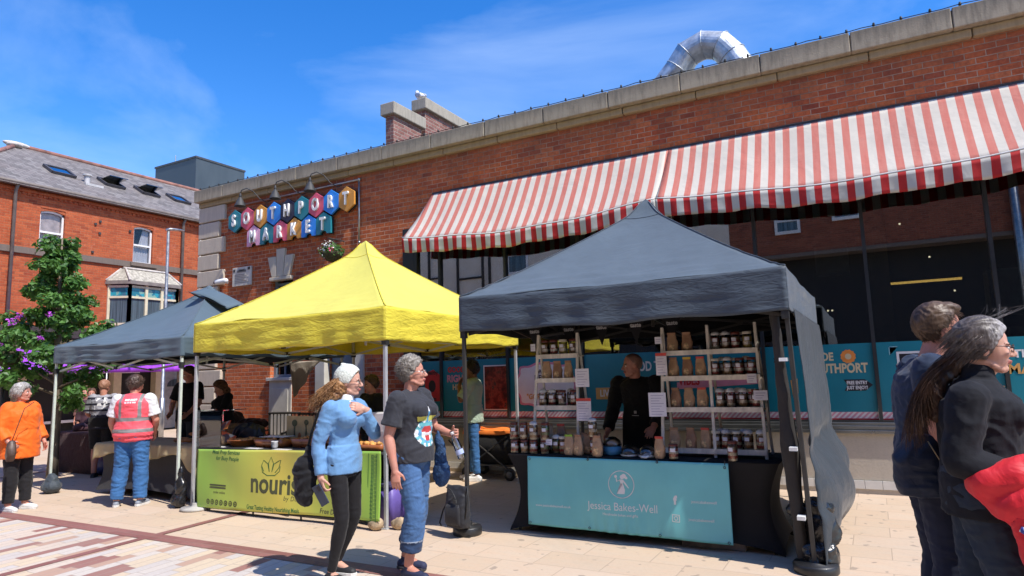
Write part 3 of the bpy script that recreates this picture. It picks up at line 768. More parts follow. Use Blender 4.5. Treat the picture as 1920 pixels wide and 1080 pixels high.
GUT = M('brown grey gutter', (.17, .14, .12), .6)
WP = M('white window paint', (.72, .70, .68), .45, .05)
CREAM = M('cream shopfront paint', (.62, .54, .36), .55, .06)
tb = thing('terraced_building', 'orange brick terraced building with a slate roof at the left end of the square', 'building', (-22, 9.6, 0))
def T(mb): mb.v = [(x+22, y-9.6, z) for x, y, z in mb.v]; return mb
ys0, ys1 = 1.0, 26.0
WINS = [(10.36, 11.07, 5.68, 6.98, 7.05), (13.28, 13.97, 5.75, 7.0, 7.07), (17.2, 17.95, 5.75, 7.0, 7.07), (6.2, 6.95, 5.7, 6.98, 7.05)]
m = MB()
m.box((-22.35, ys0, 3.45), (-22, ys1, 5.68)); 
segs = sorted([(a, b) for a, b, *_ in WINS]); y = ys0
for a, b in segs: m.box((-22.35, y, 5.68), (-22, a, 7.1)); y = b
m.box((-22.35, y, 5.68), (-22, ys1, 7.1)); m.box((-22.35, ys0, 7.1), (-22, ys1, 7.62))
m.box((-30, ys0, 0), (-29.65, ys1, 7.62)); m.box((-29.65, ys0, 0), (-22.35, ys0+.3, 7.62)); m.box((-29.65, ys1-.3, 0), (-22.35, ys1, 7.62))
# dentil course and arches
for k in range(170): m.box((-22, ys0+k*.147, 7.40), (-21.965, ys0+k*.147+.075, 7.47))
m.box((-22, ys0, 7.475), (-21.94, ys1, 7.55))
T(m).build('wall', OB, tb)
m = MB()
for a, b, z0, z1, z2 in WINS:
    n = 8; poly = [(a-.0, z1)]+[(a+(b-a)*i/n, z1+(z2-z1)*math.sin(math.pi*i/n)) for i in range(n+1)]+[(b, z1), (b, 7.12), (a, 7.12)]
    m.prism([(q[0], q[1]) for q in poly[1:]], (-22.02, 0, 0), (0, 1, 0), (0, 0, 1), -.3)
T(m).build('window_arch', OB, tb)
DST = stone_mat('dark band stone', (.20, .155, .125), (.15, .12, .10), .3)
m = MB().box((-22.02, ys0, 5.60), (-21.93, ys1, 5.79))
for a, b, z0, *_ in WINS: m.box((-22, a-.12, z0-.1), (-21.87, b+.12, z0+.005))
T(m).build('stone_band', DST, tb)
m = MB(); m.box((-22.0, ys0-.1, 7.62), (-21.78, ys1, 7.66)); m.tube([(-21.74, ys0-.1, 7.67), (-21.74, ys1, 7.67)], .06, 8); T(m).build('gutter', GUT, tb, True)
for yy in (9.62, 15.06):
    T(MB().tube([(-21.78, yy, 7.62), (-21.9, yy, 7.45), (-21.9, yy, 0)], .05, 8)).build('drainpipe', GUT, tb, True)
T(MB().tube([(-21.93, 15.8, 7.6), (-21.93, 15.8, 4.2)], .03, 6).ell((-21.9, 15.9, 7.1), (.08, .08, .1)).ell((-21.9, 15.9, 6.5), (.07, .07, .09))).build('cable_run', M('off white cable', (.5, .48, .45), .5), tb, True)
m = MB()
e0 = (-21.7, 8.2, 7.7); rg0 = (-26, 11.35, 10.15)
vs = [(-21.7, 7.9, 7.66), (-21.7, ys1, 7.66), (-26, ys1, 10.15), (-26, 11.35, 10.15), (-30.3, ys1, 7.66), (-30.3, 7.9, 7.66)]
vs += [(x, y, z-.06) for x, y, z in vs]
m.add(vs, [(0, 1, 2, 3), (3, 2, 4, 5), (0, 3, 5), (6, 9, 8, 7), (9, 11, 10, 8), (6, 11, 9), (0, 6, 7, 1), (5, 4, 10, 11), (1, 7, 8, 2), (2, 8, 10, 4), (0, 5, 11, 6)])
T(m).build('roof', SLATE, tb)
RT = M('terracotta ridge tile', (.26, .12, .09), .8, .2, 4)
T(MB().tube([(-26, ys1, 10.17), (-26, 11.35, 10.17)], .09, 8).tube([(-26, 11.35, 10.17), (-21.7, 7.9, 7.69)], .08, 8)).build('ridge_tiles', RT, tb, True)
T(MB().ell((-26, 11.35, 10.19), (.16, .45, .10)).ell((-25.8, 11.2, 10.08), (.25, .25, .10))).build('ridge_mortar', M('pale mortar', (.5, .45, .4), .9, .2), tb, True)
sl = V(-4.3, 0, 2.49).normalized(); nn = V(2.49, 0, 4.3).normalized()
GRF = glass_mat('roof window glass', (.05, .07, .09), 2.2, 0, .12)
def roofwin(y0, y1, s0, s1, opened):
    o = V(-21.7, 0, 7.66)
    def P(s, y, h=0): return o+sl*s+V(0, y, 0)+nn*h
    m = MB()
    for a, b in (((s0, y0), (s1, y0)), ((s0, y1), (s1, y1)), ((s0, y0), (s0, y1)), ((s1, y0), (s1, y1))):
        m.bar(P(*a, .05), P(*b, .05), .07, .1, up=nn)
    f = T(m).build('roof_window', M('dark window trim', (.06, .055, .06), .5), tb)
    h = .35 if opened else 0
    m = MB(); m.add([P(s0, y0, .06+h), P(s0, y1, .06+h), P(s1, y1, .06-h*.3), P(s1, y0, .06-h*.3)], [(0, 1, 2, 3)])
    g = T(m).build('pane', GRF, f, solid=.02)
for y0_, y1_, op in ((11.33, 12.05, 0), (13.1, 13.75, 1), (14.45, 15.1, 1), (15.75, 16.4, 0)): roofwin(y0_, y1_, 2.05, 2.75, op)
T(MB().lathe([(.09, 0), (.09, .3), (.14, .32), (.14, .38), (.05, .4)], (-23.3, 12.35, 8.5)).box((-23.2, 12.15, 8.42), (-23.0, 12.75, 8.5))).build('roof_vent', M('lead flashing', (.45, .43, .42), .6), tb)
CUR = M('net curtain', (.62, .62, .66), .8, .1, 20, aniso=(1, 6, .2)); BL = M('pinkish blind', (.66, .54, .50), .7)
GUP = glass_mat('upper window glass', (.92, .92, .92), .45, 0, .0)
for i, (a, b, z0, z1, z2) in enumerate(WINS):
    m = MB(); y = (a+b)/2; w_ = .055; x0 = -22.16; x1 = -22.08
    m.box((x0, a, z0), (x1, a+w_, z1)); m.box((x0, b-w_, z0), (x1, b, z1)); m.box((x0, a+w_, z0), (x1, b-w_, z0+.08)); zm = (z0+z2)/2
    m.box((x0+.01, a+w_, zm-.03), (x1+.01, b-w_, zm+.03))
    n = 8; top = [(a+(b-a)*k/n, z1+(z2-z1)*math.sin(math.pi*k/n)) for k in range(n+1)]
    m.prism(top+[(q[0], q[1]-.06) for q in reversed(top)], (x1, 0, 0), (0, 1, 0), (0, 0, 1), -.08)
    f = T(m).build('window', WP, tb)
    T(MB().box((-22.13, a+w_, z0+.08), (-22.122, b-w_, z2-.02))).build('pane', GUP, f)
    T(MB().box((-22.34, a, z0), (-22.30, b, z2))).build('dark_room', INT, f)
    if i == 1: T(MB().grid(lambda u, v: (-22.2+.015*math.sin(u*40), a+w_+(b-a-2*w_)*u, z0+.08+(zm-z0-.1)*v), 30, 1).grid(lambda u, v: (-22.2+.015*math.sin(u*30), b-w_-.2*u-(.14*u*(1-v)), zm+(z1-zm)*v), 12, 3)).build('curtain', CUR, f, solid=.004)
    else: T(MB().box((-22.19, a+w_, z0+.1), (-22.18, b-w_, z1))).build('blind', BL, f)
m = MB()
for yy, zz in ((11.95, 6.84), (12.1, 6.95), (12.1, 6.55), (11.9, 5.9), (13.1, 6.8)): m.box((-22, yy, zz), (-21.96, yy+.07, zz+.07))
T(m).build('vent_brick', DKM, tb)
# bay window
bay = MB(); ya, yb = 12.52, 14.96; pr = .55
pl = [(0, ya), (pr, ya+.38), (pr, yb-.38), (0, yb)]
def bayring(z, g): return [(-22-0.02, ya-g, z), (-22+pr+g, ya+.38-g*.5, z), (-22+pr+g, yb-.38+g*.5, z), (-22-.02, yb+g, z)]
r0 = bayring(4.93, .14); r1 = bayring(5.05, .12)
top = [(-22, ya+.45, 5.52), (-22, yb-.55, 5.52)]
bay.add(r0+r1, [(0, 3, 2, 1), (4, 5, 6, 7), (0, 1, 5, 4), (1, 2, 6, 5), (2, 3, 7, 6)], 1)
bay.add(r1+[(-21.85, ya+.45, 5.5), (-21.85, yb-.5, 5.5), (-22.02, ya+.45, 5.55), (-22.02, yb-.5, 5.55)], [(0, 1, 4), (0, 4, 6), (1, 2, 5, 4), (2, 3, 5), (3, 7, 5), (4, 5, 7, 6)], 0)
bo = T(bay).build('bay_roof', [M('pale lichen slate', (.34, .31, .25), .85, .25, 12), GUT], tb)
T(MB().tube([(-22, ya+.45, 5.55), (-21.84, ya+.45, 5.52), (-21.84, yb-.5, 5.52), (-22, yb-.5, 5.55)], .045, 6).tube([(-21.84, ya+.45, 5.5), (-21.33, ya+.3, 5.06)], .04, 6).tube([(-22, ya+.38, 5.5), (-22, ya-.1, 5.06)], .04, 6).tube([(-21.84, yb-.5, 5.5), (-21.33, yb-.3, 5.06)], .04, 6).tube([(-22, yb-.45, 5.5), (-22, yb+.1, 5.06)], .04, 6)).build('bay_flashing', M('pale mortar'), bo, True)
bw = MB()
P3 = [V(-22, ya, 0), V(-22+pr, ya+.38, 0), V(-22+pr, yb-.38, 0), V(-22, yb, 0)]
frames = []
for (A, B, k) in ((P3[0], P3[1], 1), (P3[1], P3[2], 3), (P3[2], P3[3], 1)):
    for j in range(k+1):
        q = A.lerp(B, j/k); bw.box((q.x-.045, q.y-.045, 3.4), (q.x+.045, q.y+.045, 4.93))
    for z, h in ((4.50, .07), (4.86, .07), (3.60, .08)): bw.bar(A+V(0, 0, z), B+V(0, 0, z), .07, h)
    bw.bar(A+V(-.02, 0, 3.45), B+V(-.02, 0, 3.45), .06, .28)
bwo = T(bw).build('bay_window', CREAM, tb)
def stained():
    t = NT('stained glass'); P = t.world(); v = t.n('TexVoronoi', {'Vector': P, 'Scale': 9.}, feature='F1')
    c = t.ramp(t.n('SeparateColor', {0: v.outputs['Color']}).outputs[0], [(0, (.02, .16, .22)), (.4, (.03, .28, .35)), (.7, (.05, .12, .2)), (.9, (.2, .35, .3))], True)
    return t.done(t.bsdf(c, .15, 0, .6))
ST = stained(); DGL = M('dark curtained glass', (.06, .085, .10), .12, .5, 14, spec=.7, aniso=(1, 5, .05))
m = MB()
for (A, B) in ((P3[0], P3[1]), (P3[1], P3[2]), (P3[2], P3[3])):
    m.bar(A+V(-.02, 0, 4.68), B+V(-.02, 0, 4.68), .01, .3)
T(m).build('stained_pane', ST, bwo)
m = MB()
for (A, B) in ((P3[0], P3[1]), (P3[1], P3[2]), (P3[2], P3[3])): m.bar(A+V(-.02, 0, 4.05), B+V(-.02, 0, 4.05), .01, .86)
T(m).build('pane', DGL, bwo)
# ground floor shopfront
m = MB().box((-22.3, ys0, 0), (-22.26, ys1, 3.3)); T(m).build('shop_interior', INT, tb)
m = MB().box((-22.25, ys0, 3.1), (-21.85, ys1, 3.44)); T(m).build('shop_fascia', M('dark brown fascia', (.05, .04, .035), .5), tb, bevel=.01)
for yy in (2.5, 4.5, 6.5, 8.2, 10.1, 12.0, 12.9, 14.35, 15.8, 17.5): 
    T(MB().box((-22.2, yy-.13, 0), (-21.9, yy+.13, 3.1)).box((-22.22, yy-.17, 0), (-21.86, yy+.17, .35)).box((-22.22, yy-.17, 2.75), (-21.86, yy+.17, 2.95))).build('pilaster', CREAM, tb, bevel=.01)
m = MB()
for a in (2.7, 4.7, 6.7, 8.4, 10.3, 12.15): m.box((-22.15, a, .5), (-22.08, a+1.6, .58)).box((-22.15, a, 2.0), (-22.08, a+1.6, 2.06))
T(m).build('shop_window_frame', WP, tb)
m = MB().box((-22.12, 14.55, .05), (-22.05, 15.6, 2.4)); dd = T(m).build('shop_door', M('grey painted door', (.30, .30, .30), .5), tb, bevel=.01)
T(MB().prism([(.32*math.cos(R(a)), .26*math.sin(R(a))) for a in range(0, 181, 15)], (-22.04, 15.05, 1.5), (0, 1, 0), (0, 0, 1), .01)).build('fanlight', DGL, dd)
# purple awning and white board in front
pa = thing('purple_awning', 'bright purple shop awning seen under the edge of the blue gazebo', 'awning', (-20.6, 12.5, 2.2))
PUR = M('purple canvas', (.30, .05, .55), .6)
def pa_fn(u, v): return (-1.2+1.2*v, -4+6.6*u, .55-.55*v+.01*math.sin(u*60))
MB().grid(pa_fn, 30, 4).grid(lambda u, v: (0+.01*math.sin(u*50), -4+6.6*u, -.20*v), 60, 1).build('canopy', PUR, pa, True, solid=.01)
for y in (-3.9, -.7, 2.5): MB().tube([(-.02, y, 0), (-.02, y, -2.2)], .025, 6).build('post', GALV, pa, True)
wb = thing('shop_board', 'white and amber shop board beyond the blue gazebo, beside the stone corner', 'sign', (-20.4, 15.35, 2.02))
MB().box((0, -.05, .13), (.06, .9, .36)).box((.02, -.02, -2.0), (.05, .03, .13)).box((.02, .8, -2.0), (.05, .85, .13)).build('board', M('white board', (.75, .74, .7), .4, .03), wb); MB().box((0, -.05, .0), (.07, .9, .13)).build('amber_strip', M('amber strip', (.5, .28, .05), .5), wb)
# dark box building
cbx = thing('clad_building', 'dark slate grey clad box building rising behind the terraced roof', 'building', (-45.64, 32.27, 0))
CL = M('dark grey cladding', (.05, .068, .082), .5, .06, 1., aniso=(1, 1, .3))
MB().box((-5.2, 0, 0), (0, 4.6, 19.30)).build('wall', CL, cbx); MB().box((-5.26, -.06, 19.30), (.06, 4.66, 19.45)).build('parapet', M('dark trim', (.05, .055, .06), .5), cbx)
MB().box((-5, 4.6, 0), (-.1, 14, 18.7)).build('rear_block', CL, cbx)
MB().tube([(-3.5, .6, 19.4), (-3.5, .6, 20.3)], .05, 6).build('mast', GALV, cbx)
# buildings across the street, behind the camera: seen mirrored in the shop glass
ob = thing('rendered_building', 'beige rendered building across the street, mirrored in the shop glass', 'building', (-14, -9, 0))
RB = M('beige render', (.66, .58, .48), .9, .05, 1.)
MB().box((-24, -8, 5.2), (9.2, 0, 13)).build('wall', RB, ob); MB().box((-24, -8, 0), (9.2, -.6, 5.2)).build('shop_interior', INT, ob)
MB().box((-24, -.6, 4.6), (9.2, .05, 5.2)).build('fascia', M('dark trim'), ob)
m = MB()
for x in (-6.2, -4.4, -2.9, -2.5): m.box((x, 0, 5.2), (x+.12, .08, 9.5))
for z in (6.4, 8.0): m.box((-4.4, .0, z), (-2.8, .07, z+.1)).box((-6.2, 0, z+.2), (-5.3, .07, z+.28))
m.build('timber_frame', M('dark timber', (.04, .03, .025), .7), ob)
def oppwin(b, x, z0, z1, w_):
    o = MB().box((x, .02, z0), (x+w_, .1, z0+.12)).box((x, .02, z1-.1), (x+w_, .1, z1)).box((x, .02, z0+.12), (x+.1, .1, z1-.1)).box((x+w_-.1, .02, z0+.12), (x+w_, .1, z1-.1)).box((x+.1, .03, (z0+z1)/2-.05), (x+w_-.1, .09, (z0+z1)/2+.05)).build('window', WP, b)
    MB().box((x+.1, .04, z0+.12), (x+w_-.1, .05, z1-.1)).build('pane', DGL, o)
oppwin(ob, -1.4, 6.4, 8.3, 1.15); oppwin(ob, -11, 6.4, 8.3, 1.15); oppwin(ob, 4.5, 6.6, 8.3, 1.15)
ob2 = thing('brick_shop_building', 'red brick building across the street, mirrored in the right hand shop glass', 'building', (-4.6, -9, 0))
MB().box((-.2, -8, 6.0), (18, 0, 13)).build('wall', brick_mat('dull red brick', [(.20, .055, .035), (.28, .08, .045), (.34, .10, .055)], (.28, .18, .12), big=.3), ob2); MB().box((-.2, -8, 0), (18, -.8, 6.0)).build('shop_interior', INT, ob2); MB().box((-.2, -.8, 5.85), (18, .04, 6.0)).build('fascia', DST, ob2)
oppwin(ob2, 1.6, 6.8, 7.9, .95); oppwin(ob2, 3.7, 7.1, 8.1, 1.0); oppwin(ob2, 11.5, 6.9, 8.6, 1.0)
MB().tube([(9.4, .25, 0), (9.4, .25, 9.5)], .14, 10).build('downpipe', GALV, ob2, True)

# street lamp
lp = thing('street_lamp', 'slim grey street lamp with a flat head in front of the bay window', 'lamp', (-18, 11.9, 0))
MB().tube([(0, 0, 0), (0, 0, 1.2), (0, 0, 1.21), (0, 0, 6.12)], [.075, .075, .05, .04], 10).build('pole', GALV, lp, True)
MB().loft([((0, -.08, 6.12), (.03, 0, 0), (0, 0, .03)), ((0, .02, 6.16), (.09, 0, 0), (0, 0, .04)), ((0, .35, 6.19), (.10, 0, 0), (0, 0, .03)), ((0, .5, 6.19), (.04, 0, 0), (0, 0, .015))], 12).build('lamp_head', GALV, lp, True)

# tree
tr = thing('maple_tree', 'small leafy green tree with a narrow top in front of the terraced building', 'tree', (-12.94, 6.54, 0))
BK = M('grey brown bark', (.15, .12, .085), .9, .25, 9, .6, 40, aniso=(1, 1, .25))
rg = random.Random(21)
m = MB(); m.tube([(0, 0, 0), (.01, 0, .6), (.0, .02, 1.5), (.05, -.05, 2.4), (.12, -.12, 3.4), (.2, -.16, 4.3)], [.095, .08, .072, .06, .035, .012], 10)
tips = []
for i in range(34):
    h = 1.25+3.0*(i/34)**.9; a = i*2.4; L_ = (1.08-.30*abs(h-2.1))*rg.uniform(.65, 1.05) if h < 2.6 else .50*(4.7-h)/1.9*rg.uniform(.6, 1.1)+.05
    b0 = V(.02*h, -.035*h, h); d = V(math.cos(a), math.sin(a), .35)
    e = b0+d*L_; m.tube([b0, b0+d*L_*.5+V(0, 0, .03), e+V(0, 0, .12*L_)], [.028, .018, .005], 6); tips.append((b0+d*L_*.55, e+V(0, 0, .1*L_), L_))
m.build('trunk', BK, tr, True)
m = MB()
for b0, e, L_ in tips:
    n = int(34+85*L_)
    for k in range(3):
        c = b0.lerp(e, .25+.4*k)+V(rg.gauss(0, .08), rg.gauss(0, .08), rg.gauss(0, .06)); s = .13+.12*L_
        leafy(m, c, (s*1.0, s*1.0, s*.75), n, .115, rg, (0, 0, 1), up=.6, shell=.4)
m.build('crown', [LEAF, LEAF2], tr)
pl = thing('purple_petunias', 'hanging planter of purple petunias half hidden in the tree', 'planter', (-13.3, 5.85, 2.35))
m = MB(); leafy(m, (0, 0, 0), (.35, .22, .3), 240, .09, rg, (0, 1)); m.build('foliage', [LEAF, LEAF2], pl)
m = MB()
for c, s in (((.33, .05, .48), .12), ((.12, .0, .42), .1), ((-.1, -.1, -.02), .13), ((.05, -.15, .02), .09), ((.95, .2, .50), .08), ((-.2, 0, -.3), .12), ((.9, .1, .08), .07)): leafy(m, c, (s, s, s*.7), 20, .06, rg)
m.build('blossom', M('magenta purple petal', (.42, .06, .50), .6), pl)
MB().lathe([(.05, -.35), (.22, -.3), (.28, -.1), (.24, -.1)], n=14).build('basket', M('dark moss'), pl, True); MB().tube([(0, 0, -.3), (0.0, 0, -2.35)], .03, 6).build('post', DKM, pl, True)
# ================= GAZEBOS =================
NV = noise.noise
def gazebo(label, x0, x1, y0, y1, ez, vz, pz, mat, vmat, legmat, seed, legw=.034, name='gazebo', vent=False, peak_r=.0, lean=None, droop=.05, inner=None):
    cx, cy = (x0+x1)/2, (y0+y1)/2; hx, hy = (x1-x0)/2, (y1-y0)/2
    g = thing(name, label, 'gazebo', (cx, cy, 0))
    def zc(r): 
        return ez+(pz-ez)*(1-r)**1.12+.10*math.exp(-(r/.07)**2)-.02
    m = MB(); N = 44; hips = []; rings_ = []
    for k in range(4):
        c, s = [(1, 0), (0, 1), (-1, 0), (0, -1)][k]
        def fn(u, v, c=c, s=s):
            r = max(v, .0005); t = 2*u-1; lx, ly = (1, t) 
            X = (c*lx-s*ly)*r; Y = (s*lx+c*ly)*r
            sagm = (1-t*t)
            z = zc(r)-droop*sagm*math.sin(math.pi*min(1, r*1.0))*.9-(.018*sagm*(r**6))
            e = r**3
            w1 = NV(V(X*hx*1.3+seed, Y*hy*1.3, seed*2.))
            # tension wrinkles parallel to the edge band
            if r > .6:
                band = (r-.6)/.4
                z += .012*band*(1-band*.55)*NV(V(t*2.2+seed*3, r*26, k+seed))*3.2*(1-.5*abs(t))
                z += .007*band*NV(V(t*5+r*9, r*50, k*2.1+seed))*2
            z += .010*w1*min(1, r*3)
            # diagonal folds running from the corner
            z += .006*math.sin((abs(t)*9+r*4))*e
            return (X*hx, Y*hy, z)
        m.grid(fn, N, N); hips.append([V(*fn(1, .03+.97*q/40))+V(0, 0, .004) for q in range(41)]); rings_.append([V(*fn(q/12, .13))+V(0, 0, .003) for q in range(13)])
    me = m.mesh('canopy', [mat]); bm = bmesh.new(); bm.from_mesh(me); bmesh.ops.remove_doubles(bm, verts=bm.verts, dist=.0008); bm.normal_update(); (bmesh.ops.reverse_faces(bm, faces=bm.faces) if sum(f.normal.z for f in bm.faces) < 0 else None); bm.to_mesh(me); bm.free()
    if not inner:
        o = obj('canopy', me, None, g)
    else:
        o = obj('canopy', me, [mat, inner], g)
    md = o.modifiers.new('thick', 'SOLIDIFY'); md.thickness = .006; md.offset = -1
    sm = MB()
    for pp in hips: sm.tube(pp, .007, 5)
    for pp in rings_: sm.tube(pp, .004, 4)
    sm.build('seam', vmat, o, True)
    if inner: md.material_offset = 1; md.material_offset_rim = 0
    m = MB(); dr = ez-vz
    for k in range(4):
        c, s = [(1, 0), (0, 1), (-1, 0), (0, -1)][k]
        L_ = (hy if c else hx)
        def fn(u, v, c=c, s=s, L_=L_, k=k):
            t = 2*u-1; X = (c-s*t)*hx; Y = (s+c*t)*hy
            sg = .018*(1-t*t)
            wv = .016*v*math.sin(t*L_*11+seed+1.5*math.sin(t*4+seed))*(1-t**8)+.02*v*NV(V(t*3+seed, k, 0))*(1-t**6)
            wr = .008*NV(V(t*3+v*2, v*7+seed, k+3.))*(1-t**8)*2
            off = wv+wr
            z = ez-sg-.02-dr*v+.012*math.sin(t*9+seed+k)*v*(1-t**4)
            return (X*(1.003)+c*off, Y*1.003+s*off, z)
        m.grid(fn, 80, 12)
    me = m.mesh('valance', [vmat]); fl = sum(q.normal.dot(V(q.center.x, q.center.y, 0)) for q in me.polygons); (me.flip_normals() if fl < 0 else None); o = obj('valance', me, [vmat]+([inner] if inner else []), g)
    md = o.modifiers.new('thick', 'SOLIDIFY'); md.thickness = .005; md.offset = -1
    if inner: md.material_offset = 1
    h = ez-.1
    for sx, sy in ((-1, -1), (1, -1), (-1, 1), (1, 1)):
        bx, by = sx*(hx-.03), sy*(hy-.03)
        lx, ly = (lean or {}).get((sx, sy), (0, 0))
        leg = MB().bar((bx+lx, by+ly, 0.0), (bx, by, h), legw, legw, up=(0, 1, 0)).build('leg', legmat, g, bevel=.004)
        MB().box((bx+lx-legw*1.1, by+ly-legw*1.1, 0), (bx+lx+legw*1.1, by+ly+legw*1.1, .008)).build('foot_plate', legmat, leg)
        for za_, zb_ in ((.35, .27), (.06, 0)): MB().box((bx-legw*.8, by-legw*.8, h-za_), (bx+legw*.8, by+legw*.8, h-zb_)).build('slider', BLKR, leg)
    tr = MB()
    for c, s in ((1, 0), (0, 1), (-1, 0), (0, -1)):
        def W(t, z, c=c, s=s): return ((c*.97-s*t)*(hx-.02), (s*.97+c*t)*(hy-.02), z)
        for a, b in ((-.97, 0), (0, .97)):
            tr.bar(W(a, h-.04), W(b, h-.31), .012, .028); tr.bar(W(a, h-.31), W(b, h-.04), .014, .028)
    tr.build('truss', legmat, g)
    kn = MB()
    for c, s in ((1, 0), (0, 1), (-1, 0), (0, -1)):
        for t in (-.49, 0, .49):
            X, Y = (c*.97-s*t)*(hx-.02), (s*.97+c*t)*(hy-.02); zz = h-.175 if t else h-.3
            kn.box((X-.03, Y-.03, zz-.022), (X+.03, Y+.03, zz+.022))
    kn.build('truss_joint', BLKR, g)
    MB().tube([(0, 0, ez-.35), (0, 0, pz+.02)], .018, 8).build('peak_pole', legmat, g, True)
    rf = MB()
    for c, s in ((1, 0), (0, 1), (-1, 0), (0, -1)): rf.bar((c*.97*(hx-.02), s*.97*(hy-.02), h-.3), (0, 0, ez-.25), .014, .025)
    rf.build('rafter', legmat, g)
    return g
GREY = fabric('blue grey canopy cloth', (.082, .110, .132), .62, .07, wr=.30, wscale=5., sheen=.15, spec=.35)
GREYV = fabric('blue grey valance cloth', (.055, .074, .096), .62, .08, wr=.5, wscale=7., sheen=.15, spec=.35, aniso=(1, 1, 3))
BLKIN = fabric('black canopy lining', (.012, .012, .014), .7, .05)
SLB = fabric('faded slate blue canopy cloth', (.078, .117, .146), .62, .06, wr=.22, wscale=3.5, sheen=.15, spec=.35)
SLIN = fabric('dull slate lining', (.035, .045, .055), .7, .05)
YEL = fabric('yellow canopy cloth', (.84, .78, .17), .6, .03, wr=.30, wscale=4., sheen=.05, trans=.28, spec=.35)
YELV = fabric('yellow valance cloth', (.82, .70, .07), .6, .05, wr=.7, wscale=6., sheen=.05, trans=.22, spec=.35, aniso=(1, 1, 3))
SILV = M('silver painted steel', (.52, .53, .54), .38, .06, metal=.35)
DARKLEG = M('dark bronze painted steel', (.055, .052, .048), .45, .08, metal=.3)
GRNLEG = M('pale green white steel', (.55, .60, .52), .4, .06)
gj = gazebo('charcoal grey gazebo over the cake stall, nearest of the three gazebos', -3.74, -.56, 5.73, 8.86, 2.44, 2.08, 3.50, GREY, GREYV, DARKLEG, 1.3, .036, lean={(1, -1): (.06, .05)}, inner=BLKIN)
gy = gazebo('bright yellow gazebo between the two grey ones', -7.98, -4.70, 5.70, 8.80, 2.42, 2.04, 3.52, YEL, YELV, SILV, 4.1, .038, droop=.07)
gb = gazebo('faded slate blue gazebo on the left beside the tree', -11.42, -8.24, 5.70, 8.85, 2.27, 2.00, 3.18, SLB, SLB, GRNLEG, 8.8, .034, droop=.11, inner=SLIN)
# vent flap on the blue gazebo peak
def vf(u, v): return (.10+.75*u, -.25+.6*v+.25*u, .90+2.27-.33*u-.10*abs(v-.5)+.05*math.sin(u*3.1))
MB().grid(lambda u, v: (.05+.62*u, -.40+.55*v+.25*u, 3.19-.30*u-.10*abs(v-.5)*2+.05*math.sin(u*3.1)-.0), 12, 8).build('vent_flap', SLB, gb, True, solid=.006)
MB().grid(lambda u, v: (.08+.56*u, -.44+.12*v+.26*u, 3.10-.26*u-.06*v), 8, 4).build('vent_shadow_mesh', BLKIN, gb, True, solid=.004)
# side wall cloth of the charcoal gazebo, bulging outwards
SW_ = fabric('grey side wall cloth', (.030, .038, .046), .5, .12, wr=.9, wscale=5., sheen=.1, spec=.4)
def wallfn(u, v):
    y = 5.86+2.95*u-.10*v; z = 2.08-2.03*v*(1-.02*u)
    if u > .55: z = max(z, 2.08-(2.03-.9*(u-.55)/.45)*v)
    bulge = .205*math.exp(-(abs(z-.50)/.30)**2.6)*(u/.34)*math.exp(1-u/.34)+.04*v
    f = .024*math.sin(u*17+z*.9)*(v**.5)+.03*NV(V(u*5, z*1.8, 3.))*2*v+.008*(1-3*abs(NV(V(u*9+z*2, z*5-u*3, 7.))))*v**.4
    pinch = -.06*math.exp(-((z-.92)/.09)**2)
    x = -.535+bulge+f*.9+pinch*math.exp(-((u-.4)/.4)**2)+.03*v
    return (x+2.15, y-7.295, z)
swc = MB().grid(wallfn, 70, 90).build('side_wall', SW_, gj, True, solid=.005)
def sleeve(u, v):
    z = 2.06-1.98*v; a = u*2*math.pi
    k = .034+.016*NV(V(v*6, 0, 2))+.022*math.sin(max(0, min(1, (v-.2)*1.4))*3.14)+.008*NV(V(u*6, v*16, 5))
    return (1.53+.06*v-.03+k*math.cos(a)*1.15-.035, -1.50+.05*v+.03+k*math.sin(a)*.8, z)
DKS = fabric('dark underside cloth', (.032, .029, .027), .6, .1, wr=.5)
MB().grid(sleeve, 16, 40).build('gathered_flap', DKS, gj, True)
WS = M('white strap', (.7, .7, .68), .5)
for z in (1.66, .95, .42): MB().box((1.475+.06*(1-z/2), -1.57, z-.014), (1.535+.06*(1-z/2), -1.48, z+.014)).build('strap', WS, gj)
for z in (1.48, .88): MB().box((1.50, 1.50, z-.02), (1.56, 1.56, z+.02)).build('strap', WS, gj)
# pennants inside
bt = thing('pennant_string', 'row of small black pennants with white lettering hanging inside the charcoal gazebo', 'bunting', (-2.64, 6.95, 2.16))
MB().tube([(-1.05, 0, .03), (-.4, 0, .0), (.4, 0, .0), (1.05, 0, .03)], .003, 5).build('string', BLKR, bt)
PEN = fabric('black pennant', (.012, .012, .014), .7)
PTX = M('dim white print', (.42, .42, .42), .6)
for i, x in enumerate((-.84, -.40, 0, .40, .80)):
    p = MB().prism([(-.10, 0), (0, -.27), (.10, 0)], (x, 0, .0), (1, 0, 0), (0, 0, 1), .004).build('pennant', PEN, bt)
    text('taste', .062, PTX, p, (x, -.0075, -.065), extr=.001, bold=.002)

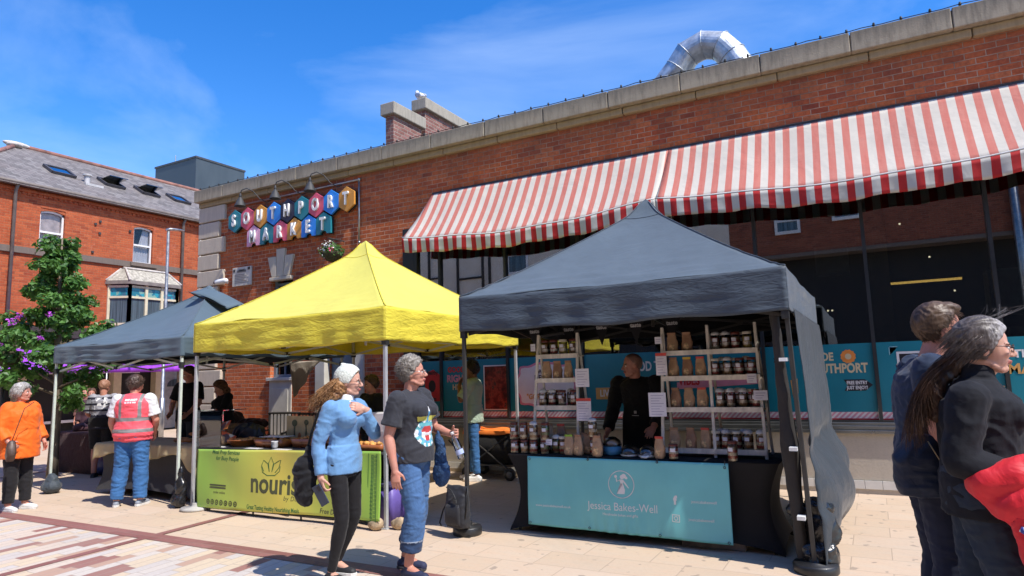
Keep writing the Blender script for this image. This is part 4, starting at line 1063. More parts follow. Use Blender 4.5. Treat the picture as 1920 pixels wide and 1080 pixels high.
# ---- weights ----
def disc(nm, lab, x, y, r, h, mat, grp=None, lip=True):
    t_ = thing(nm, lab, 'weight', (x, y, 0), group=grp)
    MB().lathe([(r*.96, 0), (r, .012), (r, h-.015), (r*.93, h), (r*.3, h+.004), (.05, h+.03), (.045, h+.05)], n=28).build('base', mat, t_, True)
    return t_
RUB = M('black rubber weight', (.018, .018, .019), .42, .1, coat=.2)
disc('base_weight', 'round black weight under the backpack at the left front gazebo leg', -3.78, 5.86, .15, .085, RUB, 'round black gazebo weights')
disc('base_weight', 'round black weight at the right front leg of the charcoal gazebo', -.53, 5.84, .17, .075, RUB, 'round black gazebo weights')
disc('base_weight', 'flat grey concrete disc weight at the left front leg of the yellow gazebo', -7.78, 5.66, .19, .04, M('concrete', (.36, .34, .31), .85, .15, 8, .2))
def blob(nm, lab, cat, loc, cap, size, mat, seed, extra=None, grp=None, vox=.014, amp=.012, part='bag'):
    t_ = thing(nm, lab, cat, loc, group=grp); m = MB()
    for c, r in cap: m.ell(c, r)
    me = remesh(m, vox, 4); wrinkle(me, amp, (9, 9, 7), seed); obj(part, me, mat, t_)
    if extra: extra(t_)
    return t_
VIN = M('glossy black vinyl', (.014, .014, .015), .28, .1, 8, .3, 14, spec=.6)
blob('weight_bag', 'dark grey sandbag strapped to the left front leg of the slate blue gazebo', 'weight', (-11.24, 5.68, 0), [((0, 0, .1), (.17, .13, .10)), ((.0, 0, .2), (.10, .08, .09))], 1, fabric('dark grey bag cloth', (.05, .062, .075), .6, wr=.6), 2.)
blob('weight_bag', 'long black vinyl weight bag tied to the right front leg of the slate blue gazebo', 'weight', (-8.13, 5.66, 0), [((0, 0, .10), (.11, .09, .10)), ((.03, 0, .25), (.085, .06, .16)), ((.03, 0, .42), (.035, .035, .12))], 1, VIN, 3.)
def legs_(t_): MB().tube([(-.12, 0, .18), (-.15, -.05, .3)], .01, 6).build('handle', BLKR, t_)
blob('weight_bag', 'shiny black bin bag shaped weight hugging the right front leg of the charcoal gazebo', 'weight', (-.50, 5.92, .0), [((0, .0, .12), (.15, .12, .12)), ((.03, .02, .3), (.13, .10, .16)), ((-.12, .03, .44), (.10, .07, .05)), ((.02, .02, .48), (.10, .08, .09))], 1, VIN, 4., legs_, vox=.012, amp=.02)
for i, (x, y, lb) in enumerate(((-4.80, 5.64, 'tan stone block weight left of the yellow gazebo front leg'), (-4.58, 5.76, 'tan stone block weight right of the yellow gazebo front leg'))):
    blob('stone_weight', lb, 'weight', (x, y, 0), [((0, 0, .06), (.10, .06, .06)), ((.03, 0, .07), (.07, .05, .06))], 1, M('tan stone', (.36, .27, .17), .85, .3, 9, .3), 5.+i, None, 'stone blocks at the yellow gazebo leg', .01, .006, 'block')
# backpack standing on the weight
bp = thing('backpack', 'black roll top backpack leaning on the left front gazebo leg on a round weight', 'backpack', (-3.80, 5.72, .10), R(-8))
m = MB().loft([((0, 0, .0), (.12, 0, 0), (0, .065, 0)), ((0, 0, .05), (.128, 0, 0), (0, .08, 0)), ((-.005, 0, .2), (.125, 0, 0), (0, .08, 0)), ((-.01, .01, .31), (.122, 0, 0), (0, .06, 0)), ((-.01, .015, .37), (.135, 0, 0), (0, .03, 0)), ((-.01, .02, .40), (.14, 0, 0), (0, .02, 0))], 24, power=3.5)
me = remesh(m, .012, 2); wrinkle(me, .006, (9, 9, 12), 2.2); BPC = fabric('black pack cloth', (.022, .022, .026), .6, .12, wr=.3); obj('body', me, BPC, bp)
MB().loft([((0, -.07, .03), (.09, 0, 0), (0, .02, 0)), ((0, -.085, .06), (.095, 0, 0), (0, .025, 0)), ((0, -.085, .2), (.09, 0, 0), (0, .02, 0)), ((0, -.07, .23), (.08, 0, 0), (0, .01, 0))], 16, power=4).build('pocket', BPC, bp, True)
MB().tube([(-.13, -.02, .38), (-.02, -.07, .36), (.04, -.085, .30), (.05, -.09, .26)], .008, 6).tube([(.13, 0, .4), (.15, -.02, .3), (.13, -.04, .1)], .007, 6).tube([(-.12, .0, .25), (-.2, .0, .15), (-.235, -.02, .02), (-.21, -.02, -.01)], .011, 6, flat=.5).build('strap', BLKR, bp, True)
MB().box((.03, -.105, .25), (.065, -.085, .28)).build('buckle', DKM, bp)

# ================= CAKE STALL =================
BLKC = fabric('black stretch cover', (.012, .012, .013), .75, .1, wr=.15)
tbj = thing('covered_table', 'long trestle table under a tight black stretch cover inside the charcoal gazebo', 'table', (-2.12, 6.55, 0))
def cover(u, v):
    a = u*4; k = int(a) % 4; t = a-int(a)
    hx, hy = 1.335, .38
    cs = [(-hx, -hy), (hx, -hy), (hx, hy), (-hx, hy), (-hx, -hy)]
    x = cs[k][0]*(1-t)+cs[k+1][0]*t; y = cs[k][1]*(1-t)+cs[k+1][1]*t
    edge = math.sin(math.pi*t)
    s = math.sin(math.pi*v)**1.0
    ins = .11*s*(1-.35*edge)
    x -= math.copysign(ins, x)*(abs(x)/hx); y -= math.copysign(.05*s, y)*(abs(y)/hy)
    y -= 0; z = .77*(1-v)+.11*(v**3)*edge**.5
    return (x, y, z)
m = MB().grid(cover, 96, 24); m.box((-1.335, -.38, .765), (1.335, .38, .775)); m.build('cover', BLKC, tbj, True)
for sx in (-1, 1):
    MB().tube([(sx*1.25, -.32, 0), (sx*1.15, -.3, .74)], .016, 6).tube([(sx*1.25, .32, 0), (sx*1.15, .3, .74)], .016, 6).build('leg', DARKLEG, tbj)
CY = fabric('turquoise banner vinyl', (.16, .52, .55), .42, .04, wr=.10, wscale=3., spec=.5, sheen=0)
bnj = thing('stall_banner', 'turquoise banner with a white baker emblem on the black table cover', 'banner', (-2.2, 6.125, .43))
def bfn(u, v):
    x = -1.0+2.0*u; z = .335-.67*v+(.0 if v < .5 else 0)-.02*u*v
    w_ = .006*math.sin(x*9+z*5)*v+.012*math.exp(-((x+.05)/.35)**2)*math.sin(x*60)*max(0, v-.72)*3+.01*NV(V(x*2, z*3, 0))
    return (x, w_-.028*v, z)
m = MB().grid(bfn, 160, 30).build('vinyl', CY, bnj, True, solid=.003)
WHT = M('white print', (.72, .72, .72), .5, .02)
def bsurf(x, z): v = (.335-z)/.67; return bfn((x+1)/2, v)[1]
def bt_(s, x, z, size, **k): conform(text(s, size, WHT, bnj, (x, 0, z), extr=.001, **k), bsurf)
bt_('Jessica Bakes-Well', 0, -.105, .105, sx=.88, bold=-.0005)
bt_('Handmade bakes and gifts', -.02, -.175, .035, sx=.95)
bt_('f', .51, -.01, .10, bold=.006, sx=.9)
bt_('jessicabakeswell', .77, -.01, .035); bt_('jessicabakeswell', .74, -.165, .035); bt_('www.jessicabakeswell.co.uk', -.72, -.14, .034)
yb = -.022
m = MB()
m.tube([(.125*math.cos(a)*1., 0, .125*math.sin(a)) for a in [k*math.pi/24 for k in range(48)]], .0045, 5, closed=True, flat=.5)
m.v = [(x+.0, y+yb, z+.105) for x, y, z in m.v]
m2 = MB()
def shp(pts): m2.prism(pts, (0, yb+.001, .105), (1, 0, 0), (0, 0, 1), .002)
def circ(cx, cz, r, n=14): return [(cx+r*math.cos(2*math.pi*i/n), cz+r*math.sin(2*math.pi*i/n)) for i in range(n)]
shp(circ(.01, .068, .02)); shp(circ(.028, .078, .022)); shp(circ(.052, .062, .013)); shp([(-.014, .045), (.026, .045), (.018, .008), (.036, -.05), (.03, -.088), (-.045, -.088), (-.028, -.04), (-.006, .008)])
shp([(-.012, .044), (-.045, .02), (-.052, .055), (-.044, .058), (-.036, .032), (-.010, .028)]); shp(circ(-.052, .072, .014)); shp([(.022, .044), (.055, .0), (.075, -.03), (.068, -.034), (.045, -.008), (.018, .026)])
m2.v = [tuple(p) for p in m2.v]; conform(m.build('emblem_ring', WHT, bnj), bsurf); conform(m2.build('emblem', WHT, bnj), bsurf)
m = MB().tube([(.48, yb-.008, -.135), (.545, yb-.008, -.135), (.545, yb-.008, -.195), (.48, yb-.008, -.195)], .004, 4, closed=True)
m.tube([(.5125+.016*math.cos(a), yb-.008, -.165+.016*math.sin(a)) for a in [k*math.pi/6 for k in range(12)]], .0035, 4, closed=True).ell((.533, yb-.009, -.147), (.004, .003, .004)); conform(m.build('camera_icon', WHT, bnj), bsurf)
m = MB()
for x, z in ((-.97, .31), (-.33, .325), (.36, .325), (.97, .30), (-.97, -.31), (-.33, -.315), (.36, -.325), (.97, -.335)): m.tube([(x+.01*math.cos(a), -.014-.028*(.335-z)/.67, z+.01*math.sin(a)) for a in [k*math.pi/5 for k in range(10)]], .003, 4, closed=True)
for x in (-.33, .36, .97): m.tube([(x, -.012, .32), (x+.005, -.01, .36)], .004, 5)
m.build('eyelet', DKM, bnj)

# racks
RW = M('distressed off white wood', (.64, .60, .52), .6, .15, 12, .2, aniso=(1, 1, .4))
RS = M('worn wood edge', (.50, .42, .30), .7, .2, 9)
def rack(label, xa, xb, posts, shelves, ztop, zb=.775):
    t_ = thing('ladder_rack', label, 'rack', ((xa+xb)/2, 6.5, zb)); ox = (xa+xb)/2
    H = ztop-zb; spread = .05
    def yf(z): return -.10+.22*(z/H)
    def dx(z): return -spread*(1-z/H) if True else 0
    for k, px_ in enumerate(posts):
        s = (px_-ox)/((xb-xa)/2)
        a = (px_-ox-.0+spread*s*0+ (.05 if s > -.5 else .0)*1.0, yf(0), 0); b = (px_-ox, yf(H), H)
        MB().bar(a, b, .028, .022, up=(0, 1, 0)).build('upright', RW, t_, bevel=.003)
        MB().bar((a[0], .30, 0), (b[0], yf(H)+.02, H-.01), .024, .02, up=(0, 1, 0)).build('rear_leg', RW, t_, bevel=.003)
    for z in shelves:
        zz = z-zb; f = .05*(1-zz/H)
        w0, w1 = xa-ox-.01+f*.5, xb-ox+.01+f
        sh = MB().box((w0, yf(zz)-.02, zz-.016), (w1, yf(zz)+.17, zz)).build('shelf', RS, t_, bevel=.002)
        MB().box((w0, yf(zz)-.032, zz-.03), (w1, yf(zz)-.021, zz+.018)).build('lip', RW, sh)
    return yf
YF = rack('white wooden ladder rack of jars and bags at the left of the cake stall', -3.27, -2.80, (-3.27, -2.80), (1.79, 1.53, 1.24, .86), 2.03)
YF2 = rack('double width white ladder rack of jars and bags at the right of the cake stall', -1.86, -.96, (-1.86, -1.41, -.96), (1.77, 1.52, 1.22, .84), 2.03)
# jars
JG = glass_mat('jar glass', (.93, .93, .92), 1.2, .02, .03)
def layer_mat(name, cols):
    t = NT(name); x, y, z = t.xyz(t.coord()); n = t.noise(t.coord(), 60, 3)
    f = t.math('ADD', t.math('DIVIDE', z, .13), t.math('MULTIPLY', t.math('SUBTRACT', n, .5), .16))
    c = t.ramp(f, [(i/len(cols), k) for i, k in enumerate(cols)], True)
    c = t.mix(t.mapr(t.noise(t.coord(), 140, 2), .4, .7, 0, .5), c, (.15, .07, .04))
    return t.done(t.bsdf(c, .7))
CRm = (.80, .73, .60); CH_ = (.20, .08, .045); RDm = (.42, .06, .045); BRN = (.46, .27, .13); YLm = (.55, .42, .10); GRm = (.14, .22, .06)
LM = [layer_mat('victoria sponge layers', [CRm, RDm, CRm, RDm, BRN]), layer_mat('chocolate sponge layers', [CH_, CRm, CH_, CH_, RDm]), layer_mat('caramel sponge layers', [CRm, BRN, CRm, CH_, BRN]), layer_mat('lemon sponge layers', [CRm, YLm, CRm, YLm, YLm]), layer_mat('mint sponge layers', [CRm, CH_, GRm, CH_, GRm])]
LIDM = [M('chocolate brown lid', (.12, .03, .02), .35), M('clear domed lid', (.55, .56, .56), .15, spec=.6), M('cream lid', (.60, .56, .46), .4)]
LBL = M('white price label', (.66, .66, .72), .6, .03)
jar_proto = {}
def jar(k, lid, tall):
    key = (k, lid, tall)
    if key in jar_proto: return jar_proto[key]
    t_ = thing('cake_jar', 'x', 'jar', (0, 0, 0)); s = .178 if tall else .14
    MB().lathe([(.036, 0), (.044, .006), (.046, s*.75), (.040, s*.86), (.038, s*.9)], n=18).build('glass', JG, t_, True)
    MB().lathe([(.0405, .006), (.0425, .012), (.0425, s*.72), (.030, s*.76)], n=16).build('layered_cake', LM[k], t_, True)
    if lid == 1: MB().lathe([(.042, s*.87), (.044, s*.89), (.041, s*.98), (.028, s*1.06), (.005, s*1.09)], n=16).build('lid', LIDM[1], t_, True)
    else: MB().lathe([(.042, s*.86), (.043, s*.87), (.043, s*.985), (.040, s)], n=18).build('lid', LIDM[lid], t_, True)
    MB().loft([((0, 0, s*z_), (.0475, 0, 0), (0, .0475, 0)) for z_ in (.3, .3)], 16)
    a0 = R(-90-32); m = MB(); n = 8
    for z_ in (s*.50, s*.50+.034):
        for i in range(n+1):
            a = R(-90-28)+R(56)*i/n; m.v.append((.0475*math.cos(a), .0475*math.sin(a), z_))
    m.f = [(i, i+1, n+2+i, n+1+i) for i in range(n)]; m.m = [0]*n; m.build('label', LBL, t_, True)
    jar_proto[key] = t_; t_['used'] = 0
    return t_
ORD = ['leftmost', 'second', 'third', 'fourth', 'fifth', 'sixth']
CAKE = ['cream and jam', 'dark chocolate', 'cream and caramel', 'yellow lemon', 'green mint']
def put(proto, lab, loc, rz, grp):
    if not proto.get('used'): proto['used'] = 1; proto.location = loc; proto.rotation_euler = (0, 0, rz); proto['label'] = lab; proto['group'] = grp; return proto
    return dup(proto, lab, loc, rz, grp)
rj = random.Random(9)
JGRP = 'layered cake jars on the cake stall'; BGRP = 'brown paper cake bags on the cake stall'
def jars_row(xs_, z, y, where, kinds, tall=True, lids=None):
    for i, (x, k) in enumerate(zip(xs_, kinds)):
        ld = (lids[i] if lids else rj.choice((0, 0, 1, 2)))
        put(jar(k, ld, tall), f'{CAKE[k]} cake jar, {ORD[i]} {where}', (x, y+rj.uniform(-.01, .01), z), rj.uniform(-.3, .3), JGRP)
# kraft bags
KR = M('brown kraft paper', (.46, .29, .165), .75, .12, 10, .4, 25); KRD = M('dark kraft paper', (.34, .19, .11), .75, .15, 10, .4, 25)
TOPM = {'red': M('red sealed strip', (.55, .07, .05), .5), 'yellow': M('yellow sealed strip', (.6, .42, .06), .5), 'green': M('lime sealed strip', (.25, .42, .05), .5), 'brown': KRD}
bag_proto = {}
def bag(kind, top):
    key = (kind, top)
    if key in bag_proto: return bag_proto[key]
    t_ = thing('cake_bag', 'x', 'bag', (0, 0, 0)); h = .195
    def fn(s):
        m = MB().loft([((0, 0, 0), (.042, 0, 0), (0, .03, 0)), ((0, 0, .02), (.052, 0, 0), (0, .034, 0)), ((.004, 0, h*.5), (.054, 0, 0), (0, .03, 0)), ((.0, .004, h*.8), (.045, 0, 0), (0, .014, 0)), ((-.004, .006, h), (.04, 0, 0), (0, .005, 0))], 16, power=3.)
        return m
    me = remesh(fn(0), .008, 1); wrinkle(me, .004, (26, 26, 20), 3.+kind); obj('paper', me, KR if kind != 1 else KRD, t_)
    MB().ell((0, -.028, .055), (.030, .012, .042)).build('window', M('cake through window', (.50, .34, .18), .35, .35, 30), t_, True)
    MB().box((-.042, -.006, h*.93), (.038, .010, h*1.04)).build('seal', TOPM[top], t_)
    bag_proto[key] = t_; t_['used'] = 0; return t_
def bags_row(xs_, z, y, where, tops, kinds=None):
    for i, (x, tp) in enumerate(zip(xs_, tops)):
        put(bag((kinds or [0, 1, 2, 0])[i % 4] % 3, tp), f'brown paper bag with {tp} top, {ORD[i]} {where}', (x, y, z), rj.uniform(-.35, .35), BGRP)
def ry(z, f=YF): return 6.5+f(z-.775)+.06
jars_row([-3.20, -3.09, -2.98, -2.86], 1.79, ry(1.79), 'on the top shelf of the left rack', (2, 0, 3, 2), True, (0, 0, 2, 0))
bags_row([-3.17, -3.04, -2.91], 1.53, ry(1.53), 'on the second shelf of the left rack', ('brown', 'brown', 'brown'))
jars_row([-3.20, -3.09, -2.97, -2.83], 1.24, ry(1.24), 'on the third shelf of the left rack', (2, 0, 1, 0), True, (1, 1, 0, 0))
jars_row([-1.34, -1.24, -1.15, -1.04], 1.77, ry(1.77), 'on the top shelf of the right rack', (1, 2, 0, 3), True, (1, 1, 0, 2))
bags_row([-1.77, -1.62], 1.77, ry(1.77), 'on the top shelf of the right rack', ('brown', 'brown'), [0, 1])
bags_row([-1.76, -1.62, -1.49], 1.52, ry(1.52), 'on the second shelf of the right rack', ('brown', 'yellow', 'red'))
jars_row([-1.35, -1.23, -1.12, -1.01], 1.52, ry(1.52), 'on the second shelf of the right rack', (0, 2, 0, 0), True, (2, 1, 0, 0))
bags_row([-1.74, -1.61, -1.48], 1.22, ry(1.22), 'on the third shelf of the right rack', ('brown', 'brown', 'red'), [1, 0, 2])
jars_row([-1.31, -1.21, -1.10, -.98], 1.22, ry(1.22), 'on the third shelf of the right rack', (2, 1, 2, 0), True, (1, 1, 1, 0))
bags_row([-1.76, -1.60, -1.46], .84, ry(.84), 'on the bottom shelf of the right rack', ('brown', 'brown', 'red'))
jars_row([-1.36, -1.27, -1.17, -1.07, -.96], .84, ry(.84), 'on the bottom shelf of the right rack', (2, 0, 0, 2, 0), True, (2, 1, 2, 1, 1))
# front of table, left cluster stacked two high
TZ = .776
jars_row([-3.40, -3.29, -3.18, -3.06], TZ, 6.24, 'in the front row at the table\'s left end', (0, 2, 0, 4), False, (0, 0, 0, 0))
jars_row([-3.42, -3.30, -3.18, -3.05], TZ+.141, 6.25, 'in the upper stacked row at the table\'s left end', (0, 1, 2, 4), True, (0, 0, 1, 0))
jars_row([-3.46, -3.34, -3.22, -3.10], TZ, 6.38, 'in the back row at the table\'s left end', (2, 1, 4, 1), True, (0, 1, 0, 2))
bags_row([-2.78, -2.68], TZ, 6.24, 'in front of the left rack', ('green', 'brown'), [0, 2]); 
bags_row([-2.62], TZ, 6.36, 'behind the front bags by the left rack', ('brown',))
jars_row([-2.52], TZ, 6.28, 'alone beside the front bags of the left rack', (0,), True, (0,)); jars_row([-2.53], TZ+.179, 6.28, 'balanced on the single jar by the left rack', (2,), True, (1,))
bags_row([-2.46], TZ, 6.20, 'right of the single jar by the left rack', ('brown',), [2])
jars_row([-1.70], TZ, 6.20, 'in front of the right rack below its bags', (0,), False, (0,)); bags_row([-1.84], TZ, 6.22, 'at the right rack foot beside the card reader', ('red',))
jars_row([-1.17], TZ, 6.20, 'standing in front of the right rack below its jars', (0,), True, (0,))
jars_row([-3.16, -3.04, -2.90], 1.24, ry(1.24)+.085, 'behind the jars on the third shelf, left rack', (4, 0, 2), True, (2, 0, 1))
jars_row([-3.15, -3.02, -2.90], 1.79, ry(1.79)+.085, 'behind the jars on the top shelf, left rack', (0, 3, 1), True, (0, 2, 0))
bags_row([-3.12, -2.98], .86, ry(.86)+.02, 'on the bottom shelf of the left rack', ('brown', 'red'), [0, 1])
jars_row([-1.30, -1.20, -1.09], 1.77, ry(1.77)+.085, 'behind the jars on the top shelf, right rack', (0, 2, 1), True, (2, 1, 2))
jars_row([-1.30, -1.18, -1.07], 1.52, ry(1.52)+.085, 'behind the jars on the second shelf, right rack', (2, 0, 2), True, (1, 2, 1))
jars_row([-1.27, -1.16, -1.04], 1.22, ry(1.22)+.085, 'behind the jars on the third shelf, right rack', (0, 2, 0), True, (2, 1, 2))
jars_row([-1.33, -1.22, -1.12], .84, ry(.84)+.085, 'behind the jars on the bottom shelf, right rack', (0, 2, 1), True, (1, 2, 1))
jars_row([-2.95, -2.87], TZ, 6.30, 'between the front jars and bags at the left', (4, 0), True, (1, 2))
bags_row([-2.70, -2.55], TZ, 6.44, 'behind the foot of the left rack', ('brown', 'brown'))
# bowls, tubs
def tub(lab, x, y, r, h, mat, lidm, cat='tub', z=TZ):
    t_ = thing('cake_tub', lab, cat, (x, y, z), group='round cake tubs on the cake stall'); MB().lathe([(r*.85, 0), (r, .01), (r*1.02, h)], n=24).build('tub', mat, t_, True)
    MB().lathe([(r*1.05, h), (r*1.05, h+.012), (r*.9, h+.05), (r*.4, h+.085), (.01, h+.09)], n=24).build('dome', lidm, t_, True)
BLT = M('blue tub', (.06, .22, .36), .4); WHC = M('white china', (.65, .65, .63), .25)
tub('blue tub of cakes on the table beside the seller', -2.36, 6.36, .09, .09, BLT, JG); tub('shallow white dish under a clear dome left of the seller', -2.16, 6.30, .09, .025, WHC, JG); tub('shallow white dish under a clear dome in front of the seller', -1.98, 6.28, .085, .025, WHC, JG)
tub('white dish of cake under a clear dome on the bottom of the left rack', -2.98, 6.52, .08, .03, WHC, JG, z=.861)
# cards
def card(lab, x, y, z, w_, h, tilt, hdr=None, prop=False):
    t_ = thing('price_card', lab, 'card', (x, y, z), R(tilt), group='white price cards on the cake stall')
    MB().box((-w_/2, 0, -h/2), (w_/2, .004, h/2)).build('sheet', LBL if not hdr else M('pale card', (.62, .60, .64), .6), t_)
    m = MB(); n = max(2, int(h/.028))
    for k in range(n): m.box((-w_*.36, -.0015, h/2-(k+1.2)*h/(n+1)), (w_*(.36-.12*((k*7) % 3)), 0, h/2-(k+1.2)*h/(n+1)+.005))
    m.build('print', M('grey violet print', (.3, .28, .42), .6), t_)
    if hdr: MB().box((-w_/2, -.0015, h/2-.03), (w_/2, 0, h/2)).build('header', TOPM['red'], t_)
card('large white price card clipped to the right edge of the left rack', -2.68, 6.42, 1.545, .15, .19, 3)
card('red topped card low on the right edge of the left rack', -2.66, 6.38, 1.22, .16, .23, 2, 1)
card('red topped card on the left edge of the right rack', -1.84, 6.45, 1.66, .11, .22, 0, 1)
card('large white card hanging at the left edge of the right rack beside the seller', -1.87, 6.34, 1.27, .17, .23, 4)
card('small white card on the right edge of the right rack, lower one', -.93, 6.45, 1.345, .12, .09, 8)
card('small white card on the right edge of the right rack, upper one', -1.00, 6.47, 1.50, .085, .085, 4)
card('small white card at the top left corner of the right rack', -1.89, 6.56, 1.90, .07, .07, -4)
card('small white card at the top left corner of the left rack', -3.31, 6.55, 1.89, .06, .08, -4)
card('bluish card leaning at the foot of the left rack', -3.02, 6.22, .90, .12, .06, 0)
cr = thing('card_reader', 'white card payment reader lying on the black table in front of the seller', 'card reader', (-1.97, 6.22, .776), R(-15))
MB().loft([((0, -.05, .01), (.035, 0, 0), (0, 0, .01)), ((0, 0, .02), (.04, 0, 0), (0, .012, .012)), ((0, .08, .045), (.035, 0, 0), (0, 0, .012))], 14, power=4).build('body', M('white plastic'), cr, True); MB().add([(-.025, .03, .047), (.025, .03, .047), (.025, .065, .060), (-.025, .065, .060)], [(0, 1, 2, 3)]).build('screen', BLKV, cr, solid=.002)
st = thing('storage_box', 'grey storage box half hidden under the black table cover', 'box', (-1.40, 6.35, 0)); MB().box((-.28, -.14, .0), (.28, .14, .10)).build('box', M('dim brown card', (.16, .12, .10), .8, .3), st, bevel=.01); MB().box((-.29, -.15, .101), (.29, .15, .12)).build('lid', M('grey lid', (.35, .35, .38), .5), st, bevel=.004)

# ================= YELLOW STALL =================
tby = thing('counter_table', 'long table of hot food trays behind the green and yellow banner', 'table', (-6.28, 6.1, 0))
MB().box((-1.55, -.38, .75), (1.62, .38, .775)).build('tabletop', BLKC, tby)
MB().box((-1.5, .30, .05), (1.55, .33, .74)).build('skirt', BLKC, tby)
for sx in (-1.3, 0, 1.3):
    for sy in (-.3, .3): MB().tube([(sx, sy, 0), (sx, sy, .75)], .014, 6).build('leg', DARKLEG, tby)
def nban():
    t = NT('green yellow banner print'); P = t.coord(); x, y, z = t.xyz(P)
    d = t.math('ABSOLUTE', x); n = t.noise(P, 1.6, 3)
    f = t.math('ADD', t.math('MULTIPLY', d, .62), t.math('MULTIPLY', n, .25))
    c = t.ramp(f, [(.12, (.66, .56, .10)), (.5, (.52, .60, .10)), (.95, (.30, .52, .08))])
    return t.done(t.bsdf(c, .38, 0, .5, t.bump(t.noise(P, 3., 3), .12, .02)))
NB = nban(); NTX = M('olive grey print', (.075, .085, .04), .5); NGT = M('dark green print', (.03, .14, .04), .5)
ny = thing('stall_banner', 'green and yellow food stall banner tied across the front of the yellow gazebo', 'banner', (-6.23, 5.62, .44))
def nfn(u, v):
    x = -1.50+3.02*u; z = .325+.06*u-.72*v
    return (x, .008*math.sin(x*5+z*6)+.012*NV(V(x*2, z*2, 5))+.02*v*math.sin(x*3), z)
MB().grid(nfn, 120, 24).build('vinyl', NB, ny, True, solid=.003)
def nsurf(x, z): u = (x+1.5)/3.02; return nfn(u, (.325+.06*u-z)/.72)[1]
def nt_(s, x, z, size, mat=NTX, **k): conform(text(s, size, mat, ny, (x, 0, z), extr=.001, **k), nsurf)
nt_('nourish', -.02, -.045, .33, bold=.008, sx=.92); nt_('by Dom', .20, -.195, .075, shear=.2, sp=1.1)
nt_('Meal Prep Services', -.95, .30, .07, NGT, shear=.25, bold=.001); nt_('for Busy People', -.92, .225, .07, NGT, shear=.25, bold=.001)
nt_('Great Tasting Healthy Nourishing Meals', -.12, -.325, .072, NGT, sx=.72, bold=.001); nt_('Free Delivery*', .85, -.30, .08, NTX, shear=.2, bold=.001)
nt_('order online', -1.06, -.19, .045)
m = MB(); m.box((-1.25, -.036, -.115), (-.94, -.033, -.095)).box((-1.25, -.036, -.145), (-.94, -.033, -.125)); conform(m.build('print_bar', NTX, ny), nsurf)
m = MB()
for k in range(7): 
    cxk = -1.27+k*.087; m.lathe([(.034, 0), (.034, .002)], n=14)
    q = len(m.v)-28
    for j in range(q, len(m.v)): a, b, c_ = m.v[j]; m.v[j] = (a+cxk, -.034-c_, b-.31)
conform(m.build('round_icon', NTX, ny), nsurf)
m = MB()
for k in range(7): m.tube([(-1.27+k*.087+.016*math.cos(a), -.038, -.31+.016*math.sin(a)) for a in [j*math.pi/4 for j in range(8)]], .004, 4, closed=True)
conform(m.build('icon_mark', NB, ny), nsurf, .004)
m = MB()
for pts in ([(-.26, .10), (-.30, .17), (-.27, .23), (-.20, .19), (-.17, .10)], [(-.17, .10), (-.19, .2), (-.15, .27), (-.11, .2), (-.13, .10)], [(-.13, .10), (-.10, .19), (-.02, .23), (.01, .24), (-.02, .15), (-.08, .09)], [(-.30, .16), (-.28, .09), (-.2, .055), (-.08, .06), (-.01, .11), (.0, .17)]): m.tube([(x, -.036, z) for x, z in pts], .005, 4)
conform(m.build('leaf_emblem', NGT, ny), nsurf)
m = MB()
def key(cx, z0, s): m.tube([(cx+a*s, -.037, z0+b*s) for a, b in ((-1, 0), (1, 0), (1, 1.5), (-.5, 1.5), (-.5, .6), (.35, .6))], .0045, 4)
for k in range(17): key(1.40, -.345+k*.041, .019)
m.box((1.345, -.036, -.36), (1.352, -.033, .36)).box((1.462, -.036, -.36), (1.470, -.033, .36)); conform(m.build('key_border', NGT, ny), nsurf)
m = MB()
for k in range(17): m.tube([(1.445+.011*math.cos(a), -.037, -.33+k*.041+.011*math.sin(a)) for a in [j*math.pi/4 for j in range(8)]], .003, 4, closed=True)
conform(m.build('ring_border', NGT, ny), nsurf)
m = MB()
for x in (-1.3, -.5, .3, 1.1): m.tube([(x, .05, -.45), (x, .05, -.36), (x, .02, -.33)], .012, 6)
m.tube([(-1.45, .05, -.40), (1.5, .05, -.36)], .012, 6); m.build('frame_rail', DARKLEG, ny)
# food
TC = M('terracotta glaze', (.36, .115, .035), .3, .2, 9, coat=.3); FOOD = M('browned bake', (.40, .17, .05), .7, .4, 30, .5, 40)
def tray(lab, x, y, lx, ly, h, fill=FOOD, rz=0, round_=False):
    t_ = thing('food_tray', lab, 'tray', (x, y, .776), R(rz), group='terracotta trays on the hot food table')
    if round_: MB().lathe([(lx*.7, 0), (lx, h), (lx*1.05, h), (lx*1.05, h+.01), (lx*.95, h+.005), (lx*.68, .015)], n=26, cap=False).build('dish', TC, t_, True)
    else: MB().loft([((0, 0, 0), (lx*.88, 0, 0), (0, ly*.85, 0)), ((0, 0, h), (lx, 0, 0), (0, ly, 0)), ((0, 0, h), (lx*.93, 0, 0), (0, ly*.92, 0)), ((0, 0, .02), (lx*.85, 0, 0), (0, ly*.8, 0))], 32, power=6).build('dish', TC, t_, True)
    m = MB(); r_ = random.Random(int(x*100) % 97)
    for k in range(16): m.ell((r_.uniform(-.7, .7)*lx, r_.uniform(-.65, .65)*(lx if round_ else ly), h*.75+r_.uniform(0, .02)), (.045, .035, .03), Euler((r_.random(), r_.random(), r_.random()*3)).to_matrix(), 8, 6)
    me = remesh(m, .010, 2); obj('food', me, fill, t_)
tray('round terracotta dish of bakes toward the left of the hot food table', -7.33, 6.0, .19, .19, .08, round_=True)
tray('oblong terracotta tray with a paper on it in the middle of the hot food table', -6.80, 6.05, .26, .16, .10)
tray('oblong terracotta tray of bakes right of the middle of the hot food table', -6.25, 6.15, .25, .17, .11)
tray('wide terracotta tray of pastries at the right end of the hot food table', -5.20, 6.05, .28, .18, .08, M('golden pastry', (.5, .24, .06), .6, .4, 30, .5, 40))
tray('terracotta tray hidden behind the women on the hot food table', -5.75, 6.2, .2, .15, .08)
LAM = M('glossy white sheet', (.66, .64, .64), .3)
